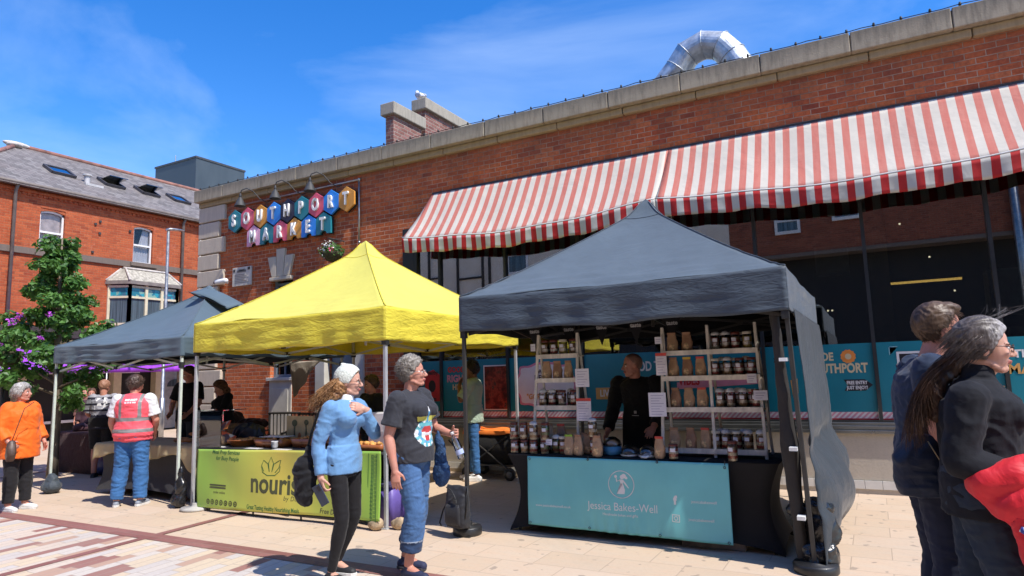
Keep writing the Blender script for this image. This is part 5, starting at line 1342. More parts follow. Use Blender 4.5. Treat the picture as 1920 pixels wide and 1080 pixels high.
for x, y, w_, d, lb in ((-7.55, 5.82, .22, .1, 'white laminated sheet on the left front edge of the hot food table'), (-6.90, 5.80, .24, .10, 'white laminated sheet in front of the middle tray'), (-6.40, 5.80, .25, .10, 'white laminated sheet in front of the right middle tray')):
    t_ = thing('menu_sheet', lb, 'sheet', (x, y, .776), group='laminated sheets on the hot food table'); MB().box((-w_/2, -d/2, 0), (w_/2, d/2, .004)).build('sheet', LAM, t_)
t_ = thing('menu_sheet', 'white laminated sheet lying over the middle terracotta tray', 'sheet', (-6.78, 6.06, .90), R(6)); MB().box((-.2, -.1, 0), (.2, .1, .004)).build('sheet', LAM, t_)
cu = thing('paper_cup', 'white paper cup standing between the trays of the hot food table', 'cup', (-6.57, 5.84, .776)); MB().lathe([(.03, 0), (.042, .09), (.044, .095), (.04, .09)], n=16).build('cup', M('white card', (.66, .66, .66), .5), cu, True); MB().lathe([(.037, .02), (.0415, .06)], n=16, cap=False).build('sleeve', M('grey sleeve', (.35, .35, .36), .6), cu, True)
mb_ = thing('menu_board', 'cream menu board with dark ladle drawings propped on the hot food table', 'sign', (-6.65, 6.32, .78)); MB().box((-.24, 0, .05), (.24, .015, .36)).build('board', M('cream board', (.46, .34, .17), .6), mb_)
m = MB().ell((-.09, -.004, .27), (.05, .006, .045)).box((-.10, -.008, .10), (-.08, 0, .24)).ell((.12, -.004, .28), (.04, .006, .035)).box((.11, -.008, .1), (.125, 0, .25)); m.build('drawing', NTX, mb_, True)
MB().ell((.0, -.004, .10), (.03, .005, .05)).build('drawing', TC, mb_, True)
def bagblob(lab, loc, sz, mat, seed, nm='cool_bag', cat='bag'): return blob(nm, lab, cat, loc, [((0, 0, sz[2]*.5), (sz[0], sz[1], sz[2]*.5)), ((sz[0]*.4, 0, sz[2]*.4), (sz[0]*.6, sz[1]*.9, sz[2]*.45)), ((-sz[0]*.4, 0, sz[2]*.45), (sz[0]*.6, sz[1]*.9, sz[2]*.5))], 1, mat, seed, None, None, .016, .02)
bagblob('slumped black bag on the left half of the hot food table', (-7.62, 6.32, .776), (.28, .16, .26), M('black bag cloth', (.014, .014, .018), .5), 3.3)
bagblob('crumpled kraft paper bag beside the clear guard on the hot food table', (-7.80, 6.0, .776), (.17, .14, .17), KR, 6.1, 'paper_bag')
gd = thing('sneeze_guard', 'clear plastic guard with bright leaflets at the left end of the hot food table', 'guard', (-7.72, 5.95, .776)); GC = glass_mat('clear acrylic', (.93, .95, .95), 1.5, .02, .04)
MB().box((-.22, -.2, 0), (.26, -.19, .46)).box((-.22, -.19, .0), (-.21, .2, .46)).box((-.22, -.2, .465), (.26, .2, .475)).build('screen', GC, gd)
def leafl():
    t = NT('coloured leaflets'); v = t.n('TexVoronoi', {'Vector': t.coord(), 'Scale': 9.}); s = t.n('SeparateColor', {0: v.outputs['Color']}).outputs[0]
    return t.done(t.bsdf(t.ramp(s, [(0, (.5, .08, .03)), (.3, (.62, .2, .05)), (.5, (.5, .48, .45)), (.7, (.08, .05, .08)), (.85, (.45, .05, .1))], True), .4))
LFM = leafl()
for k, (x, y, z, a) in enumerate(((-.12, -.05, .30, 14), (.08, 0, .26, -10), (-.08, .05, .14, 5), (.12, .02, .10, 20))): 
    q = MB().box((-.11, -.004, -.06), (.11, .004, .06)).build('leaflet', LFM, gd, loc=(x, y, z)); q.rotation_euler = (R(-20+a), R(a), R(a))
lc = thing('liquid_dispenser', 'white appliance box at the right end of the hot food table behind the women', 'appliance', (-5.25, 6.3, .776)); MB().box((-.14, -.1, 0), (.14, .1, .42)).build('body', LAM, lc, bevel=.015); MB().box((-.10, -.105, .05), (.10, -.1, .2)).build('panel', M('grey lid'), lc)
pcx = thing('purple_crate', 'purple plastic crate under the yellow gazebo by its right front leg', 'crate', (-4.90, 6.05, 0)); PUC = M('purple plastic', (.13, .09, .33), .45)
MB().loft([((0, 0, .0), (.17, 0, 0), (0, .22, 0)), ((0, 0, .42), (.20, 0, 0), (0, .26, 0))], 24, power=8).build('body', PUC, pcx, True); MB().loft([((0, 0, .42), (.215, 0, 0), (0, .275, 0)), ((0, 0, .455), (.215, 0, 0), (0, .275, 0))], 24, power=8).build('lid', M('dark violet plastic', (.06, .05, .12), .5), pcx, bevel=.005)
# silver extra foot at the right
# cream cloth hanging from the back edge of the slate gazebo
cq = thing('hanging_cloth', 'cream cloth hanging from the back edge of the slate blue gazebo', 'cloth', (-9.25, 8.9, 2.0))
def cqf(u, v): return (-.42+.85*u+.12*v-(.35*v*u)-.25*v*(1-u)*0, .02*math.sin(u*14)*v+.02, -.05-(.62*(1-u)**.7+.05)*v*1.0)
MB().grid(cqf, 24, 16).build('cloth', fabric('cream hanging cloth', (.42, .37, .30), .8, wr=.4), cq, True, solid=.004)

# ================= BAKERY TABLE (slate blue gazebo) =================
tbb = thing('covered_table', 'table with a beige cloth over a black stretch skirt under the slate blue gazebo', 'table', (-9.35, 6.35, 0))
def cov2(u, v):
    a = u*4; k = int(a) % 4; t = a-int(a); hx, hy = 1.15, .42
    cs = [(-hx, -hy), (hx, -hy), (hx, hy), (-hx, hy), (-hx, -hy)]
    x = cs[k][0]*(1-t)+cs[k+1][0]*t; y = cs[k][1]*(1-t)+cs[k+1][1]*t; s = math.sin(math.pi*v); e = math.sin(math.pi*t)
    return (x*(1-.05*s), y*(1-.16*s), .74*(1-v)+(.05+.07*e)*v**2)
m = MB().grid(cov2, 80, 20); m.box((-1.15, -.42, .735), (1.15, .42, .742)); m.build('skirt', fabric('charcoal stretch skirt', (.022, .021, .025), .6, wr=.2), tbb, True)
def clothf(u, v):
    x = -1.22+2.44*u; s = 2*v-1; y = s*.62
    drop = max(0, abs(s)-.70)/.30
    yy = max(-.44, min(.44, y)) ; side = max(0, abs(x)-1.16)/.06
    z = .752-drop*(.17+.05*math.sin(x*5+1)+.16*max(0, math.sin(x*2.2-1.0))**6+.02*NV(V(x*6, 0, 0)))
    yy += -.02*drop*math.sin(x*13)-(.015 if s < 0 else -.015)*drop
    return (x, yy, z-side*.05)
MB().grid(clothf, 90, 40).build('tablecloth', fabric('beige tablecloth', (.46, .36, .19), .75, .08, wr=.6, wscale=8), tbb, True, solid=.004)
def bread(lab, x, y, z, a, L_, mat, k):
    t_ = thing('bread_loaf', lab, 'bread', (x, y, z), R(a), group='loaves on the bakery table'); m = MB().ell((0, 0, .035), (L_, .05, .04)); me = remesh(m, .01, 2); wrinkle(me, .006, (20, 30, 20), k); obj('loaf', me, mat, t_)
    MB().box((-L_*.5, -.035, -.003), (L_*.5, .035, .004)).build('paper', LBL, t_)
CRU = M('bread crust', (.36, .15, .05), .7, .35, 14, .3, 30)
k = 0
for x, y, z, a, L_, lb in ((-8.85, 6.2, .76, 20, .16, 'brown loaf just right of the pink vest on the bakery table'), (-8.65, 6.35, .76, -15, .18, 'brown loaf behind the first one on the bakery table'), (-8.45, 6.25, .76, 40, .15, 'brown loaf nearest the right gazebo leg on the bakery table'), (-8.75, 6.5, .78, 5, .2, 'long brown loaf at the back of the bakery table'), (-8.6, 6.3, .85, 60, .16, 'brown loaf lying on top of the others')): bread(lb, x, y, z, a, L_, CRU, k); k += 1.3
rb = thing('red_box', 'small red box with a white sticker on the bakery table left of the vest', 'box', (-10.25, 6.25, .757)); MB().box((-.13, -.09, 0), (.13, .09, .21)).build('box', M('red gloss card', (.42, .02, .03), .35), rb, bevel=.004); MB().box((-.035, -.094, .03), (.035, -.09, .09)).build('sticker', LBL, rb)
bc = thing('bread_crate', 'brown wicker crate at the right end of the bakery table', 'crate', (-8.5, 6.62, .757)); MB().loft([((0, 0, 0), (.22, 0, 0), (0, .14, 0)), ((0, 0, .24), (.25, 0, 0), (0, .16, 0)), ((0, 0, .24), (.235, 0, 0), (0, .148, 0)), ((0, 0, .03), (.20, 0, 0), (0, .13, 0))], 28, power=6).build('basket', M('dark wicker', (.12, .065, .035), .8, .3, 30, .8, 60), bc, True)

# ================= FURTHER BACK =================
fn_ = thing('pedestal_fan', 'white pedestal fan behind the shop glass above the teal panels', 'fan', (-6.3, 10.7, 0))
MB().tube([(0, 0, 0), (0, 0, 1.8)], .02, 8).lathe([(.2, 0), (.2, .02), (.03, .05)], n=20).build('stand', WHC, fn_, True)
m = MB()
for r_ in (.19, .14, .09, .04): m.tube([(r_*math.cos(a), -.06-.03*(1-r_/.19), 1.92+r_*math.sin(a)) for a in [k*math.pi/12 for k in range(24)]], .005, 4, closed=True)
for k in range(12): a = k*math.pi/6; m.tube([(0, -.1, 1.92), (.19*math.cos(a), -.06, 1.92+.19*math.sin(a))], .003, 4)
m.build('guard', M('pale grey wire', (.6, .62, .62), .4), fn_)
m = MB()
for k in range(3):
    a = k*2.094; m.ell((.08*math.cos(a), -.03, 1.92+.08*math.sin(a)), (.075, .01, .05), Matrix.Rotation(-a, 3, 'Y'))
m.build('blade', M('grey blue blade', (.4, .45, .5), .3), fn_, True); MB().cap((0, -.02, 1.92), (0, .1, 1.92), .05, .06).build('motor', WHC, fn_, True)
wg = thing('folding_wagon', 'black folding wagon with an orange rim parked by the plinth', 'wagon', (-5.33, 9.12, 0))
OR = M('orange wagon cloth', (.75, .19, .03), .6); 
MB().loft([((0, 0, .24), (.42, 0, 0), (0, .22, 0)), ((0, 0, .70), (.47, 0, 0), (0, .26, 0)), ((0, 0, .70), (.45, 0, 0), (0, .24, 0)), ((0, 0, .30), (.40, 0, 0), (0, .2, 0))], 28, power=7).build('tub', fabric('black wagon cloth', (.015, .014, .014), .7, wr=.5), wg, True)
MB().grid(lambda u, v: ((.475+.01*v)*math.copysign(abs(math.cos(u*6.283))**.3, math.cos(u*6.283)), (.265+.01*v)*math.copysign(abs(math.sin(u*6.283))**.3, math.sin(u*6.283)), .745-.055*v+.012*math.sin(u*40)), 80, 3).grid(lambda u, v: (-.44+.88*u, -.24+.48*v, .735+.02*math.sin(u*9)*math.sin(v*5)), 16, 8).build('orange_lining', OR, wg, True, solid=.006)
for sx in (-1, 1):
    for sy in (-1, 1):
        w_ = thing('w', 'x', 'x'); bpy.data.objects.remove(w_)
        wh = MB().lathe([(.03, -.02), (.085, -.025), (.095, -.015), (.095, .015), (.085, .025), (.03, .02)], n=24).build('wheel', RUB, wg, True); wh.location = (sx*.38, sy*.24, .096); wh.rotation_euler = (R(90), 0, 0)
        MB().lathe([(.001, -.024), (.05, -.022), (.05, .022), (.001, .024)], n=16, cap=False).build('hub', M('grey hub', (.2, .2, .2), .5), wh, True)
MB().tube([(-.40, -.26, .15), (.35, -.26, .66)], .012, 6).tube([(.40, -.26, .15), (-.35, -.26, .66)], .012, 6).tube([(-.46, -.1, .3), (-.62, -.15, .42), (-.75, -.2, .58)], .012, 6).box((-.44, -.25, .21), (.44, .25, .235)).build('frame', DARKLEG, wg)
for i, (x, y, rz, lb) in enumerate(((-9.15, 9.0, 0, 'black slatted chair against the brick wall behind the yellow gazebo'), (-10.1, 9.2, 12, 'black chair left of the slatted one behind the yellow gazebo'))):
    c = thing('metal_chair', lb, 'chair', (x, y, 0), R(rz), group='black chairs behind the yellow gazebo')
    m = MB().tube([(-.36, 0, .98), (.36, 0, .98)], .022, 8)
    for k in range(9): m.tube([(-.32+k*.08, 0, .98), (-.32+k*.08, 0, .55)], .012, 6)
    m.tube([(-.36, 0, .55), (.36, 0, .55)], .018, 6).build('backrest', DARKLEG, c)
    MB().box((-.36, -.42, .44), (.36, 0, .47)).build('seat', DARKLEG, c, bevel=.01)
    for sx in (-.34, .34):
        for sy in (-.40, 0): MB().tube([(sx, sy, 0), (sx, sy, .98 if sy == 0 else .66)], .016, 6).build('leg', DARKLEG, c)
        MB().tube([(sx, 0, .66), (sx, -.42, .66)], .016, 6).build('armrest', DARKLEG, c)
t_ = thing('pushchair', 'dark pushchair loaded with bags behind the hot food table', 'pushchair', (-10.35, 8.55, 0), R(10))
m = MB().ell((0, 0, .62), (.32, .24, .18)).ell((-.3, 0, .85), (.16, .2, .2)).ell((.1, 0, .82), (.35, .2, .09)); me = remesh(m, .02, 2); wrinkle(me, .025, (7, 7, 7), 3); obj('seat', me, fabric('dark brown pushchair cloth', (.05, .03, .025), .7), t_)
MB().tube([(-.5, .2, 1.05), (.3, .2, .15)], .014, 6).tube([(-.5, -.2, 1.05), (.3, -.2, .15)], .014, 6).tube([(.3, .2, .6), (-.35, .2, .12)], .014, 6).tube([(.3, -.2, .6), (-.35, -.2, .12)], .014, 6).tube([(-.5, -.2, 1.05), (-.5, .2, 1.05)], .018, 6).build('frame', DARKLEG, t_)
for x, y in ((.3, -.22), (.3, .22), (-.35, -.22), (-.35, .22)):
    wh = MB().tube([(.11*math.cos(a), 0, .11*math.sin(a)) for a in [k*math.pi/10 for k in range(20)]], .018, 6, closed=True).build('wheel', RUB, t_, True); wh.location = (x, y, .13)
# cafe tables at the far left under the tree
for i, (x, y, lb) in enumerate(((-14.6, 8.6, 'small dark cafe table behind the tree, nearer one'), (-16.6, 9.8, 'small dark cafe table behind the tree, farther one'))):
    c = thing('cafe_table', lb, 'table', (x, y, 0), group='cafe tables behind the tree')
    MB().box((-.6, -.4, .72), (.6, .4, .76)).build('tabletop', M('grey brown wood', (.12, .09, .08), .6), c, bevel=.01)
    for sx in (-.5, .5):
        MB().tube([(sx, -.3, 0), (sx*.85, -.3, .3), (sx, -.3, .72)], .018, 6).build('leg', DARKLEG, c, True); MB().tube([(sx, .3, 0), (sx*.85, .3, .3), (sx, .3, .72)], .018, 6).build('leg', DARKLEG, c, True)
bx = thing('blue_crate', 'blue plastic crate on the ground by the tree trunk', 'crate', (-12.3, 7.2, 0)); MB().loft([((0, 0, .02), (.2, 0, 0), (0, .15, 0)), ((0, 0, .38), (.23, 0, 0), (0, .18, 0))], 24, power=8).build('body', M('deep blue plastic', (.01, .03, .18), .4), bx, True); MB().box((-.25, -.2, .38), (.25, .2, .41)).build('rim', M('deep blue plastic'), bx, bevel=.005)
dk = thing('dark_clutter_table', 'dark table heaped with maroon covers beside the tree trunk', 'table', (-13.2, 7.6, 0))
m = MB().box((-1.0, -.45, 0), (1.0, .45, .72)); me = m.mesh('c', [KRD]); 
MB().loft([((0, 0, 0), (1.0, 0, 0), (0, .5, 0)), ((0, 0, .7), (1.02, 0, 0), (0, .5, 0)), ((0, 0, .74), (1.0, 0, 0), (0, .48, 0))], 40, power=8).build('cover', fabric('maroon dark cover', (.045, .015, .018), .8, wr=.6), dk, True)
m = MB()
rx = random.Random(2)
for k in range(7): m.ell((-.8+k*.26, rx.uniform(-.2, .2), .8), (.15, .14, rx.uniform(.08, .2)))
me = remesh(m, .02, 2); wrinkle(me, .02, (7, 7, 7), 1.); obj('heap', me, fabric('dark plum heap', (.07, .03, .04), .8), dk)
# ================= PEOPLE =================
def skin(name, c): 
    if name in MATS: return MATS[name]
    t = NT(name); P = t.coord(); n = t.noise(P, 12., 4); n2 = t.noise(P, 60., 3)
    col = t.ramp(n, [(.3, tuple(k*.86 for k in c)), (.55, c), (.75, (min(1, c[0]*1.1), c[1]*.85, c[2]*.82))])
    MATS[name] = t.done(t.bsdf(col, .48, 0, .4, t.bump(n2, .15, .003), Subsurface_Weight=.08, Subsurface_Scale=.02, Subsurface_Radius=(1, .35, .2))); return MATS[name]
SK = skin('fair skin', (.56, .31, .225)); SKR = skin('ruddy skin', (.52, .24, .17)); SKT = skin('tanned skin', (.25, .125, .075)); SKF = skin('freckled warm skin', (.50, .29, .20))
LIP = M('lips', (.38, .12, .10), .45); EYW = M('eye white', (.7, .68, .65), .2); EYI = M('dark iris', (.04, .03, .025), .15)
BRW = M('eyebrow hair', (.08, .05, .035), .7)
def cutmb(mb, co, no):
    me = bpy.data.meshes.new('t'); me.from_pydata(mb.v, [], mb.f); bm = bmesh.new(); bm.from_mesh(me); bpy.data.meshes.remove(me)
    r = bmesh.ops.bisect_plane(bm, geom=bm.verts[:]+bm.edges[:]+bm.faces[:], plane_co=co, plane_no=no, clear_outer=True)
    bmesh.ops.holes_fill(bm, edges=[e for e in bm.edges if e.is_boundary], sides=0)
    bm.verts.index_update(); o = MB(); o.add([tuple(v.co) for v in bm.verts], [tuple(v.index for v in f.verts) for f in bm.faces]); bm.free(); return o
def xf(mb, mat): mb.v = [tuple(mat @ V(*p)) for p in mb.v]; return mb
BASE = dict(pel=(0, 0, .95), wai=(0, 0, 1.09), che=(0, 0, 1.29), nb=(-.01, 0, 1.45), hd=(.015, 0, 1.585), shL=(0, .172, 1.395), shR=(0, -.172, 1.395),
            elL=(-.01, .225, 1.11), elR=(-.01, -.225, 1.11), wrL=(.04, .235, .87), wrR=(.04, -.235, .87), hpL=(0, .088, .93), hpR=(0, -.088, .93),
            knL=(.015, .095, .50), knR=(.015, -.095, .50), anL=(-.02, .10, .085), anR=(-.02, -.10, .085), toL=(.15, .115, .028), toR=(.15, -.115, .028))
class Person:
    def __init__(s, label, loc, heading, h=1.70, vox=.009, girth=1., skinm=SK, head=(0, 0), chest=0, belly=0, lean=0., name='person', group=None, limb=1., **J):
        s.root = thing(name, label, 'person', (loc[0], loc[1], loc[2] if len(loc) > 2 else 0), R(heading), group)
        s.k = h/1.70; s.vox = vox; s.g = girth; s.sk = skinm; s.chest = chest; s.belly = belly; s.limb = limb
        s.J = {n: V(*J.get(n, p)) for n, p in BASE.items()}
        s.hm = Matrix.Rotation(R(head[0]), 3, 'Z') @ Matrix.Rotation(R(-head[1]), 3, 'Y')
        s.hands = {}
    def torso(s, m, grow=0., lo=-.10, top=1., neck=True, wide=1.):
        J = s.J; g = s.g
        sl = (J['shL']-J['shR']); sl.z = 0; sl.normalize(); hl = (J['hpL']-J['hpR']); hl.z = 0; hl.normalize()
        spec = [(-.12, .135, .095, 0, 0), (-.04, .165*g, .118*g, 0, 0), (.03, .166*g, .118*g, 0, 0), (.10, .150*g, .105*g, 0, s.belly*.7), (.16, .140*g, .104*g, 0, s.belly), (.24, .148*g, .108*g, s.chest*.3, s.belly*.5), (.32, .160*g, .115*(g*.5+.5), s.chest, 0), (.40, .165*(g*.6+.4), .112*(g*.5+.5), s.chest*.6, 0), (.45, .125*(g*.5+.5), .080, 0, 0), (.485, .070, .056, 0, 0)]
        P0, P1, P2, P3 = J['pel'], J['wai'], J['che'], J['nb']
        def sp(h):
            z = .95+h
            for a, b, za, zb in ((P0, P1, .95, 1.09), (P1, P2, 1.09, 1.29), (P2, P3, 1.29, 1.45)):
                if z <= zb or b is P3: return a.lerp(b, (z-za)/(zb-za))
        rings = []
        for h, rx, ry, fw, be in spec:
            if h < lo: continue
            t = min(1, max(0, (h)/.4)); l = hl.lerp(sl, t).normalized(); f = V(l.y, -l.x, 0)
            c = sp(h)+f*(fw*.5+be*.55)
            rings.append((c, l*((rx+grow)*wide), f*(ry+grow+fw*.5+be*.55)))
        if lo > -.12 and spec:
            pass
        m.loft(rings, 24)
        if s.chest and grow >= 0:
            f = V(sl.y, -sl.x, 0)
            for sg in (-1, 1): m.ell(sp(.335)+f*(.085+s.chest*.55)+sl*(sg*.072), (.068+s.chest*.3+grow*.5, .07+grow*.5, .068+grow*.5), n=14, m=10)
        # trapezius
        for sd in 'LR': m.cap(J['nb']+V(0, 0, -.035), J['sh'+sd]+V(0, 0, -.012), .036+grow*.7, .042+grow*.6)
    def arm(s, m, sd, grow=0., a=0., b=1., cuff=0., flat=True):
        """a..b: 0 shoulder, 1 elbow, 2 wrist"""
        J = s.J; sh, el, wr = J['sh'+sd], J['el'+sd], J['wr'+sd]; L_ = s.limb
        def pt(t): return sh.lerp(el, t) if t <= 1 else el.lerp(wr, t-1)
        def rd(t): return ((.054+(.040-.054)*t) if t <= 1 else (.041+(.027-.041)*(t-1)))*L_+grow
        if a == 0: m.ell(sh+V(0, 0, -.012), (rd(0)*1.02,)*3)
        ts = [a+(b-a)*i/14 for i in range(15)]
        if a < 1 < b: ts = sorted(set(ts+[1.]))
        rr_ = [rd(t)+(.006*math.sin(max(0, min(1, (t-1)/.6))*math.pi) if t > 1 else .004*math.sin(t*math.pi))+cuff*(max(0, (t-(b-.35))/.35))**1.5 for t in ts]
        m.tube([pt(t) for t in ts], rr_, 14)
        if a < 1 < b: m.ell(el, (rd(1)*1.03,)*3)
    def leg(s, m, sd, grow=0., a=0., b=2., flare=0., knee=0.):
        J = s.J; hp, kn, an = J['hp'+sd], J['kn'+sd], J['an'+sd]; g = s.g*.8+.2
        def pt(t): return hp.lerp(kn, t) if t <= 1 else kn.lerp(an, t-1)
        def rd(t):
            r = (.092+(.060-.092)*t) if t <= 1 else (.058+(.038-.058)*(t-1)+.008*math.sin(min(1, (t-1)*1.6)*math.pi))
            return r*g+grow+flare*max(0, t-1)
        ts = [a+(b-a)*i/22 for i in range(23)]
        m.tube([pt(t) for t in ts], [rd(t) for t in ts], 16); m.ell(hp, (rd(0)*1.05,)*3)
        if b > 1: m.ell(kn, (rd(1),)*3)
    def hand(s, m, sd, d, n, curl=.5, thumb=None, scale=1.):
        """d finger direction, n palm normal (towards palm side)"""
        wr = s.J['wr'+sd]; d = V(*d).normalized(); n = V(*n); n = (n-d*n.dot(d)).normalized(); side = d.cross(n)
        # thumb side vector
        ts = side if thumb is None else side*thumb
        q = scale
        m.cap(wr-d*.02, wr+d*.02, .027*q, .027*q); rings = []
        for t, w_, h in ((0, .026, .02), (.03, .036, .018), (.07, .042, .015), (.095, .041, .013)): rings.append((wr+d*t*q, ts*w_*q, n*h*q))
        m.loft(rings, 16)
        tips = []
        cs = curl if isinstance(curl, (list, tuple)) else [curl]*4
        for i, (off, L_) in enumerate(((.031, .068), (.0105, .078), (-.0105, .072), (-.031, .056))):
            b0 = wr+d*.088*q+ts*off*q; c = cs[i]*1.15; seg = L_*q
            r0 = .0088*q; ang = 0; p = b0
            sp_ = ts*(off*.9)
            for f, k_ in ((.45, .55), (.3, .8), (.25, .6)):
                ang += c*k_*1.25; dd_ = (d*math.cos(ang)+n*math.sin(ang)+sp_*.9).normalized(); p2 = p+dd_*seg*f; m.cap(p, p2, r0, r0*.9, 8); p = p2; r0 *= .9
        tb_ = wr+d*.025*q+ts*.028*q; t1 = tb_+(d*.65+ts*.6+n*.35).normalized()*.042*q; t2 = t1+(d*.85+ts*.15+n*(.3+.4*cs[0])).normalized()*.034*q
        m.cap(tb_, t1, .0125*q, .011*q, 8); m.cap(t1, t2, .011*q, .009*q, 8)
    def headraw(s, m, hair_neck=False, male=False, chin=1.):
        H = s.J['hd']; A = s.hm
        def p(x, y, z): return H+A @ V(x, y, z)
        def e(x, y, z, a, b, c, rot=0): m.ell(p(x, y, z), (a, b, c), A @ Matrix.Rotation(R(rot), 3, 'Y'), 18, 12)
        e(-.012, 0, .030, .098, .077, .093); e(.030, 0, -.008, .062, .066, .078); e(.030, 0, -.052, .056, .054, .050)
        e(.060, 0, -.088, .027, .026*chin, .022); e(.0, 0, -.062, .052, .058, .035)
        for sg in (-1, 1):
            e(.066, sg*.036, -.022, .022, .020, .020); e(-.008, sg*.076, -.008, .017, .009, .030, 12); e(.076, sg*.030, .020, .014, .024, .0075)
            m.cap(p(.02, sg*.045, -.075), p(.055, sg*.02, -.093), .016, .016, 8)
        m.cap(p(.086, 0, .012), p(.108, 0, -.024), .009, .0125, 10); 
        for sg in (-1, 1): e(.098, sg*.010, -.031, .010, .0075, .007)
        e(.090, 0, -.0535, .011, .020, .0048); e(.088, 0, -.064, .011, .017, .0055); e(.078, 0, -.057, .012, .024, .014)
        m.cap(s.J['nb']+V(0, 0, -.03), H+A @ V(-.022, 0, -.05), .052*(1.12 if male else 1), .047*(1.15 if male else 1))
        m.cap(s.J['nb']+V(.012, 0, -.02), H+A @ V(.02, 0, -.075), .038, .036)
    def body(s, male=False, hands=None, chin=1.):
        m = MB(); s.torso(m, -.006, -.12); 
        for sd in 'LR': s.arm(m, sd, 0, 0, 2); s.leg(m, sd, -.004, 0, 2)
        for sd in 'LR':
            an, to = s.J['an'+sd], s.J['to'+sd]; m.cap(an+V(0, 0, -.02), to, .036, .024)
        s.headraw(m, male=male, chin=chin)
        for sd, a in (hands or {}).items(): s.hand(m, sd, *a[0], **a[1]) if isinstance(a, tuple) and isinstance(a[-1], dict) else s.hand(m, sd, *a)
        if s.k != 1: m.v = [(x*s.k, y*s.k, z*s.k) for x, y, z in m.v]
        me = remesh(m, s.vox*.72, 3, .45)
        H = s.J['hd']*s.k; A = s.hm.transposed()
        def fn(c, n_):
            q = A @ (V(c)-H); q /= s.k
            if q.x > .078 and abs(q.y) < .024 and -.069 < q.z < -.050: return 1
            if q.x > .060 and .010 < abs(q.y) < .050 and .0165 < q.z < .0255 and n_.dot(s.hm @ V(1, 0, 0)) > .2: return 2
            return 0
        paint(me, [s.sk, LIP, BRW], fn)
        b = obj('body', me, None, s.root)
        for sg in (-1, 1):
            c = s.J['hd']+s.hm @ V(.0735, sg*.031, .004); m = MB().ell(c*s.k, (.0125*s.k,)*3, None, 12, 8, 0); m.ell((c+s.hm @ V(.0085, 0, 0))*s.k, (.0055*s.k,)*3, None, 10, 6, 1)
            m.build('eye', [EYW, EYI], s.root, True)
        return b
    def cloth(s, name, fn, mat, amp=.006, sc=(9, 9, 15), seed=1., pt=None, vox=None, smooth=4, mats=None, mask=None):
        m = MB(); fn(m)
        if s.k != 1: m.v = [(x*s.k, y*s.k, z*s.k) for x, y, z in m.v]
        me = remesh(m, vox or s.vox, smooth)
        if amp: wrinkle(me, amp*s.k*.62, tuple(q*1.45 for q in sc), seed, True, mask); wrinkle(me, amp*s.k*.35, (4, 4, 6), seed+3, False, mask)
        if pt: paint(me, mats, pt); return obj(name, me, None, s.root)
        return obj(name, me, mat, s.root)
    def top(s, mat, hem=-.08, sleeve=.6, grow=.014, sgrow=.014, cuff=.006, name='top', amp=.005, wide=1., collar=0., **kw):
        def fn(m):
            s.torso(m, grow, hem-.001, wide=wide)
            J = s.J; hl = (J['hpL']-J['hpR']); hl.z = 0; hl.normalize(); f = V(hl.y, -hl.x, 0); g = s.g
            w_ = (max(.166*g, .086+.092*(g*.8+.2))+grow*1.0)*wide; d_ = (.118*g+grow*1.3)+s.belly*.4
            zc = J['pel']
            m.loft([(zc+V(0, 0, hem)+f*s.belly*.4, hl*w_, f*d_), (zc+V(0, 0, max(hem+.02, .04))+f*s.belly*.45, hl*w_, f*(d_)), (zc+V(0, 0, max(hem+.05, .12))+f*s.belly*.5, hl*(w_*.87), f*(d_*.92))], 24)
            for sd in 'LR': s.arm(m, sd, sgrow, 0, sleeve, cuff)
            if collar: m.tube([J['nb']+V(.0, 0, -.04), J['nb']+V(.008, 0, collar)], [.075, .062], 18)
        return s.cloth(name, fn, mat, amp, **kw)
    def trousers(s, mat, end=1.93, grow=.012, flare=.012, name='trousers', amp=.006, **kw):
        def fn(m):
            s.torso_low(m, grow)
            for sd in 'LR': s.leg(m, sd, grow, 0, end, flare)
        return s.cloth(name, fn, mat, amp, sc=(6, 6, 12), **kw)
    def torso_low(s, m, grow):
        J = s.J; hl = (J['hpL']-J['hpR']); hl.z = 0; hl.normalize(); f = V(hl.y, -hl.x, 0); g = s.g; P = J['pel']
        m.loft([(P+V(0, 0, -.13), hl*.11, f*.09), (P+V(0, 0, -.06), hl*(.165*g+grow), f*(.12*g+grow)), (P+V(0, 0, .03), hl*(.166*g+grow), f*(.118*g+grow)), (P.lerp(J['wai'], .75), hl*(.150*g+grow), f*(.105*g+grow+s.belly*.3))], 24)
    def shoes(s, mat, sole, h=.03, name='shoe', low=0.):
        for sd in 'LR':
            an, to = s.J['an'+sd], s.J['to'+sd]; d = to-an; d.z = 0; d.normalize(); m = MB()
            b = V(an.x, an.y, to.z)
            m.cap(b-d*.035+V(0, 0, .012), b+d*.03+V(0, 0, .018), .038, .042); m.cap(b+d*.03+V(0, 0, .018), to+V(0, 0, .002), .041, .036); m.cap(b+V(0, 0, .01), an+V(0, 0, -.012-low), .040, .037)
            if s.k != 1: m.v = [tuple(V(*p)*s.k) for p in m.v]
            me = remesh(m, s.vox*.8, 3)
            zmin = max(0, (min(an.z-.085, to.z-.028))*s.k)
            for v in me.vertices: v.co.z = max(v.co.z, zmin+.002)
            sh = obj(name, me, mat, s.root)
            l = V(-d.y, d.x, 0); m = MB(); pts = []
            for t, w_ in ((-.072, .018), (-.05, .036), (0, .041), (.06, .040), (.12, .044), (.165, .038), (.188, .016)): pts.append((t, w_))
            poly = [(t, w_) for t, w_ in pts]+[(t, -w_) for t, w_ in reversed(pts)]
            m.prism(poly, V(b.x, b.y, zmin/s.k), d, l, h); m.v = [tuple(V(*p)*s.k) for p in m.v]
            m.build('sole', sole, sh, False, .004)
    def P(s, x, y, z): return (s.J['hd']+s.hm @ V(x, y, z))*s.k
